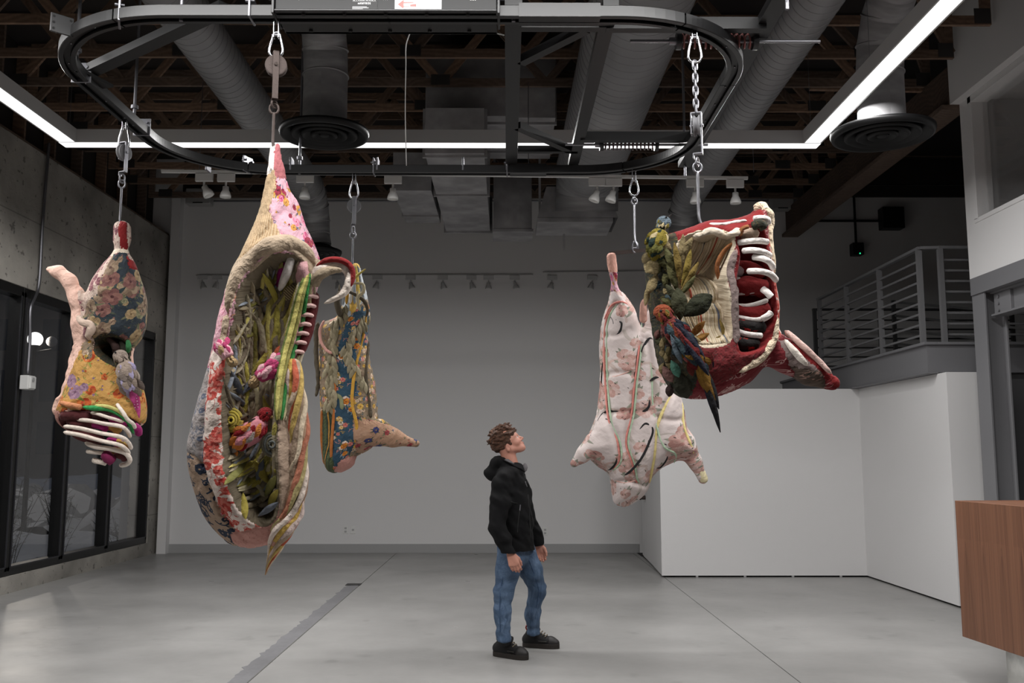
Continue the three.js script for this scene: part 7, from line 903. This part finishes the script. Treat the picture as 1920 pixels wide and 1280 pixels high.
  const hairF = (x, y, z) => { const [a, b, c] = toHead(x, y, z); let f = ell(a, b, c, [-0.018, 0.036, 0], [0.116, 0.105, 0.087]); if (f > 0.04) return f; const n = noise3(a * 38 + b * 20, b * 55, c * 48), n2 = noise3(a * 90, b * 80 + a * 40, c * 90); const top = smooth(-0.02, 0.06, b); f -= (0.006 + 0.012 * top) * n + 0.005 * n2 * (0.4 + top); return Math.max(f, sdPoly(hp, a, b) + 0.004 * n); };
  const hairMat = std(0xffffff, 0.6, 0, { map: noiseMap(256, 0.07, (u, v) => { const k = tileNoise(u, v, 10, 71, 5), g = tileNoise(u, v, 40, 75, 2); const m = clamp(0.5 + 0.9 * k + 0.4 * g, 0, 1); return [mix(38, 128, m), mix(23, 82, m), mix(15, 54, m)]; }, true), bumpMap: noiseMap(256, 0.03, (u, v) => 0.5 + 0.5 * tileNoise(u, v, 20, 79, 4)), bumpScale: 0.004 });
  mesh('hair', netSplit(net([O[0] - 0.2, O[1] - 0.2, -0.13, O[0] + 0.17, O[1] + 0.19, 0.13], 0.0042, hairF, 0)).get(0), hairMat, root);
  for (let i = 0; i < 60; i++) { const R = rng(i + 3), a = -0.11 + R() * 0.2, c = (R() - 0.5) * 0.12; const bb = 0.034 + 0.1 * Math.sqrt(Math.max(0.02, 1 - ((a + 0.02) / 0.112) ** 2 - (c / 0.086) ** 2)); if (bb < 0.06) continue; const p = [fromHead(a, bb - 0.004, c), fromHead(a + 0.01 + R() * 0.012, bb + 0.01, c + (R() - 0.5) * 0.02), fromHead(a + 0.026 + R() * 0.016, bb + 0.006 - R() * 0.01, c + (R() - 0.5) * 0.03)]; mesh('hair_lock', tube(p, 0.0055, { sides: 5, seg: 10, taper: 0.35, flat: 0.6 }), hairMat, root); }
  // ---- jacket
  const jk = new THREE.MeshPhysicalMaterial({ color: 0x08080a, roughness: 0.85, specularIntensity: 0.45, bumpMap: weaveBump, bumpScale: 0.0006 }); const lining = std(0x5d5a5c, 0.9);
  const torso = [J(957, 892, 0, 0.1), J(961, 925, 0, 0.128), J(965, 975, 0, 0.132), J(968, 1040, 0, 0.138)]; const hemY = q(960, 1037, 0)[1];
  const nArm = [J(944, 898, 0.17, 0.078), J(936, 940, 0.215, 0.076), J(932, 984, 0.25, 0.068), J(944, 1014, 0.265, 0.058), J(957, 1041, 0.27, 0.05)], fArm = [J(968, 896, -0.17, 0.078), J(980, 935, -0.22, 0.072), J(990, 970, -0.25, 0.065), J(1001, 1000, -0.26, 0.055), J(1009, 1022, -0.26, 0.05)];
  const hoodA = q(934, 868, -0.06), hoodB = q(934, 868, 0.06), hoodC = q(926, 886, 0);
  const jacketF = (x, y, z) => { let f = chain(x, y, z / 1.42, torso.map((p) => [p[0], p[1], p[2] / 1.42, p[3]]), 0.05); f = Math.max(f, hemY + 0.006 * Math.sin(z * 30) - y); f = smin(f, capsule(x, y, z, q(950, 892, 0.11), q(958, 892, -0.11), 0.085, 0.085), 0.05); const arm = Math.min(chain(x, y, z, nArm, 0.03), chain(x, y, z, fArm, 0.03)); f = smin(f, arm, 0.025);
    let hood = smin(capsule(x, y, z, hoodA, hoodB, 0.05, 0.05), capsule(x, y, z, q(934, 872, 0), hoodC, 0.06, 0.07), 0.04); hood = smin(hood, capsule(x, y, z, q(936, 862, 0.085), q(972, 884, 0.075), 0.03, 0.025), 0.04); hood = smin(hood, capsule(x, y, z, q(936, 862, -0.085), q(972, 884, -0.075), 0.03, 0.025), 0.04); f = smin(f, hood, 0.03);
    f = Math.max(f, -capsule(x, y, z, q(948, 830, 0), q(967, 882, 0), 0.072, 0.066)); // neck opening
    if (f < 0.04) { const w = noise3(x * 9 + y * 6, y * 13, z * 8) * 0.013 + noise3(x * 24, y * 34 + x * 22, z * 24) * 0.007; f += w; } return f; };
  // flat cuff ends: cut sleeves past the wrists
  const cut = (F) => (x, y, z) => { let f = F(x, y, z); const cn = (x - wn[0]) * 0.34 - (y - wn[1]) * 0.93; if (Math.hypot(x - wn[0], y - wn[1], z - wn[2]) < 0.12) f = Math.max(f, cn - 0.012); const cf = (x - wf[0]) * 0.2 - (y - wf[1]) * 0.97; if (Math.hypot(x - wf[0], y - wf[1], z - wf[2]) < 0.12) f = Math.max(f, cf - 0.012); return f; };
  mesh('jacket', netSplit(net([-0.38, 0.78, -0.38, 0.3, 1.62, 0.38], 0.009, cut(jacketF))).get(0), jk, root);
  // collar: outer black wall and grey fleece lining, open at the front
  const ring = (r, y0, w, dz) => [[982, 872, 0.03], [976, 866, 0.07], [960, 862, 0.092], [942, 858, 0.07], [934, 856, 0], [942, 858, -0.07], [960, 862, -0.092], [976, 866, -0.07], [983, 871, -0.03]].map(([a, b, c]) => V(...q(mix(960, a, r), b + y0, c * r)));
  mesh('collar', tube(ring(1.0, 8, 0, 0), 0.042, { flat: 0.22, sides: 10, seg: 60, up: V(0.5, 0.2, 0.01), taper: 0.03 }), jk, root);
  const colPts = [[945, 862, 0.09], [955, 872, 0.098], [967, 879, 0.09], [976, 884, 0.06]];
  mesh('collar_lining', tube(colPts.map((p) => V(...q(...p))), [0.03, 0.036, 0.03, 0.016], { flat: 0.35, sides: 10, seg: 30, up: V(0, 0.25, 1), taper: 0.15 }), lining, root);
  mesh('collar_lining', tube([[984, 868, 0.02], [985, 876, 0.04], [984, 884, 0.05]].map((p) => V(...q(...p))), [0.014, 0.018, 0.012], { flat: 0.5, sides: 8, seg: 16, up: V(0, 0, 1), taper: 0.2 }), lining, root);
  const zipS = (pts, n = 'zipper') => mesh(n, tube(pts.map((p) => V(...q(...p))), 0.0035, { sides: 6, seg: 24 }), M.rubber, root);
  // pocket zip and pulls, front seam: placed on the surface by stepping in from the camera side
  const onJ = (px, py) => { let dz = 0.36; for (; dz > -0.2; dz -= 0.004) { const p = q(px, py, dz); if (jacketF(...p) < 0) break; } return dz + 0.002; };
  const lay = (pts, name, r, m) => mesh(name, tube(pts.map(([x, y]) => V(...q(x, y, onJ(x, y)))), r, { sides: 6, seg: 24 }), m, root);
  lay([[975, 948], [973, 965], [971, 982], [970, 998]], 'pocket_zip', 0.004, M.rubber); lay([[975.5, 946], [975, 952], [974.5, 957]], 'zip_pull', 0.0045, M.zinc); lay([[985, 892], [990, 930], [993, 975], [995, 1028]], 'front_zip', 0.004, M.rubber); lay([[985, 903], [986.5, 908], [988, 912]], 'zip_pull', 0.0045, M.zinc); lay([[957, 940], [970, 943], [985, 942]], 'jacket_seam', 0.0025, M.rubber);
  // ---- jeans
  const denim = std(0xffffff, 0.85, 0, { map: canvasMap(512, 512, 0.5, 0.5, (c, w, h) => { const R = rng(5); c.fillStyle = '#3b4f67'; c.fillRect(0, 0, w, h); for (let i = 0; i < 90; i++) { c.fillStyle = R() < 0.5 ? 'rgba(30,48,78,0.10)' : 'rgba(150,178,205,0.10)'; c.beginPath(); c.ellipse(R() * w, R() * h, 10 + R() * 50, 20 + R() * 70, R() * 0.5, 0, 7); c.fill(); } for (let i = 0; i < 5000; i++) { c.fillStyle = R() < 0.5 ? 'rgba(24,40,66,0.16)' : 'rgba(190,205,222,0.12)'; c.fillRect(R() * w, R() * h, 1.2, 5); } }), bumpMap: crumpleBump, bumpScale: 0.003 });
  const nLeg = [J(956, 1030, 0.08, 0.1), J(952, 1070, 0.1, 0.088), J(944, 1112, 0.13, 0.067), J(942, 1150, 0.16, 0.06), J(945, 1203, 0.19, 0.056)], fLeg = [J(980, 1032, -0.08, 0.1), J(996, 1070, -0.1, 0.084), J(1008, 1104, -0.13, 0.065), J(999, 1148, -0.16, 0.056), J(1000, 1192, -0.18, 0.055)];
  const top = q(960, 1018, 0)[1], hn = q(945, 1201, 0.19)[1], hf = q(1000, 1190, -0.18)[1];
  const jeansF = (x, y, z) => { let f = smin(chain(x, y, z, nLeg, 0.04), chain(x, y, z, fLeg, 0.04), 0.03); f = smin(f, chain(x, y, z / 1.3, [J(966, 1018, 0, 0.1), J(967, 1040, 0, 0.105)], 0.04), 0.04); f = Math.max(f, y - top); f = Math.max(f, (z > 0 ? hn : hf) + 0.004 * Math.sin(x * 60) - y); if (f < 0.03) { const lo = 1 - smooth(0.1, 0.75, y); const wr = Math.sin((y * 46 + noise3(x * 12, y * 8, z * 12) * 5)) * 0.5 + noise3(x * 16, y * 30, z * 16); f += (0.003 + 0.006 * lo * (0.4 + 0.6 * smooth(0.5, 0.1, y)) + 0.004 * Math.exp(-((y - 0.5) ** 2) / 0.006)) * wr; } return f; };
  mesh('jeans', netSplit(net([-0.34, 0.06, -0.36, 0.34, 0.98, 0.36], 0.009, jeansF)).get(0), denim, root);
  const onL = (px, py) => { let dz = 0.36; for (; dz > -0.36; dz -= 0.004) if (jeansF(...q(px, py, dz)) < 0) break; return dz; }; const dn = std(0x2c4260, 0.9);
  mesh('leg_seam', tube([[949, 1050], [943, 1080], [938, 1112], [937, 1150], [938, 1185]].map(([x, y]) => V(...q(x, y, onL(x, y)))), 0.003, { sides: 5, seg: 30 }), dn, root); mesh('leg_seam', tube([[992, 1050], [1003, 1080], [1010, 1108], [1005, 1140], [1003, 1175]].map(([x, y]) => V(...q(x, y, onL(x, y)))), 0.003, { sides: 5, seg: 30 }), dn, root);
  // ---- boots
  for (const [h, t, ank, s] of [[[934, 1229], [982, 1236], nAnk, 1], [[989, 1212], [1040, 1215], fAnk, -1]]) {
    const H = atHeight(h[0], h[1], 0), T = atHeight(t[0], t[1], 0), dv = T.clone().sub(H).setY(0), L = dv.length(); dv.normalize(); const g = new THREE.Group(); g.name = 'boot'; root.add(g); g.position.set(H.x - foot.x, 0, H.z + D); g.rotation.y = Math.atan2(-dv.z, dv.x);
    const A = V(ank[0], ank[1], ank[2]).sub(g.position).applyAxisAngle(V(0, 1, 0), -g.rotation.y);
    const sole = new THREE.Shape(); sole.moveTo(-0.035, 0); sole.bezierCurveTo(-0.04, 0.045, 0.03, 0.04, 0.08, 0.04); sole.bezierCurveTo(0.14, 0.05, L + 0.03, 0.055, L + 0.036, 0); sole.bezierCurveTo(L + 0.03, -0.055, 0.14, -0.05, 0.08, -0.04); sole.bezierCurveTo(0.03, -0.04, -0.04, -0.045, -0.035, 0); const sg = new THREE.ExtrudeGeometry(sole, { depth: 0.028, bevelEnabled: true, bevelSize: 0.004, bevelThickness: 0.004, bevelSegments: 2, curveSegments: 16 }); sg.rotateX(-Math.PI / 2); sg.translate(0, 0.004, 0); mesh('sole', sg, std(0x241e1a, 0.7), g);
    const F = (x, y, z) => { let f = chain(x, y, z, [[0.0, 0.055, 0, 0.034], [0.09, 0.052, 0, 0.037], [L - 0.03, 0.044, 0, 0.036], [L + 0.01, 0.038, 0, 0.026]], 0.04); f = smin(f, chain(x, y, z, [[0.005, 0.06, 0, 0.038], [A.x - 0.008, 0.15, A.z * 0.5, 0.05]], 0.03), 0.04); f = smin(f, capsule(x, y, z, [0.05, 0.1, 0], [L * 0.62, 0.058, 0], 0.038, 0.03), 0.03); f = Math.max(f, y - 0.165 + 0.15 * x * 0.2); return Math.max(f, 0.028 - y); };
    mesh('upper', netSplit(net([-0.09, 0.01, -0.11, L + 0.09, 0.22, 0.11], 0.006, F)).get(0), std(0x141315, 0.8, 0, { bumpMap: weaveBump, bumpScale: 0.0008 }), g);
    mesh('toe_cap', netSplit(net([L - 0.06, 0.02, -0.09, L + 0.08, 0.12, 0.09], 0.006, (x, y, z) => Math.max(F(x, y, z) - 0.0025, L - 0.045 - x))).get(0), std(0x1d1a1a, 0.6), g);
    for (let i = 0; i < 5; i++) { const x = 0.075 + i * 0.02, y = 0.155 - i * 0.0125; mesh('lace', tube([V(x - 0.004, y - 0.018, 0.03), V(x + 0.008, y - 0.002, 0.0), V(x - 0.004, y - 0.018, -0.03)], 0.0042, { sides: 5, seg: 12, up: V(1, 0, 0) }), std(0x746a5c, 0.8), g); }
    mesh('side_stripe', tube([V(0.02, 0.075, 0.044), V(0.06, 0.075, 0.047), V(0.1, 0.058, 0.046), V(L * 0.75, 0.055, 0.047)], 0.0045, { sides: 5, seg: 24, flat: 0.5 }), std(0x3a3836, 0.6), g);
    mesh('pull_tab', tube([V(A.x - 0.058, 0.135, A.z * 0.5), V(A.x - 0.072, 0.155, A.z * 0.5), V(A.x - 0.066, 0.172, A.z * 0.5), V(A.x - 0.05, 0.165, A.z * 0.5)], 0.006, { sides: 6, seg: 20 }), std(0x8e1f1c, 0.7), g);
  }
}
renderer.render(scene, camera);
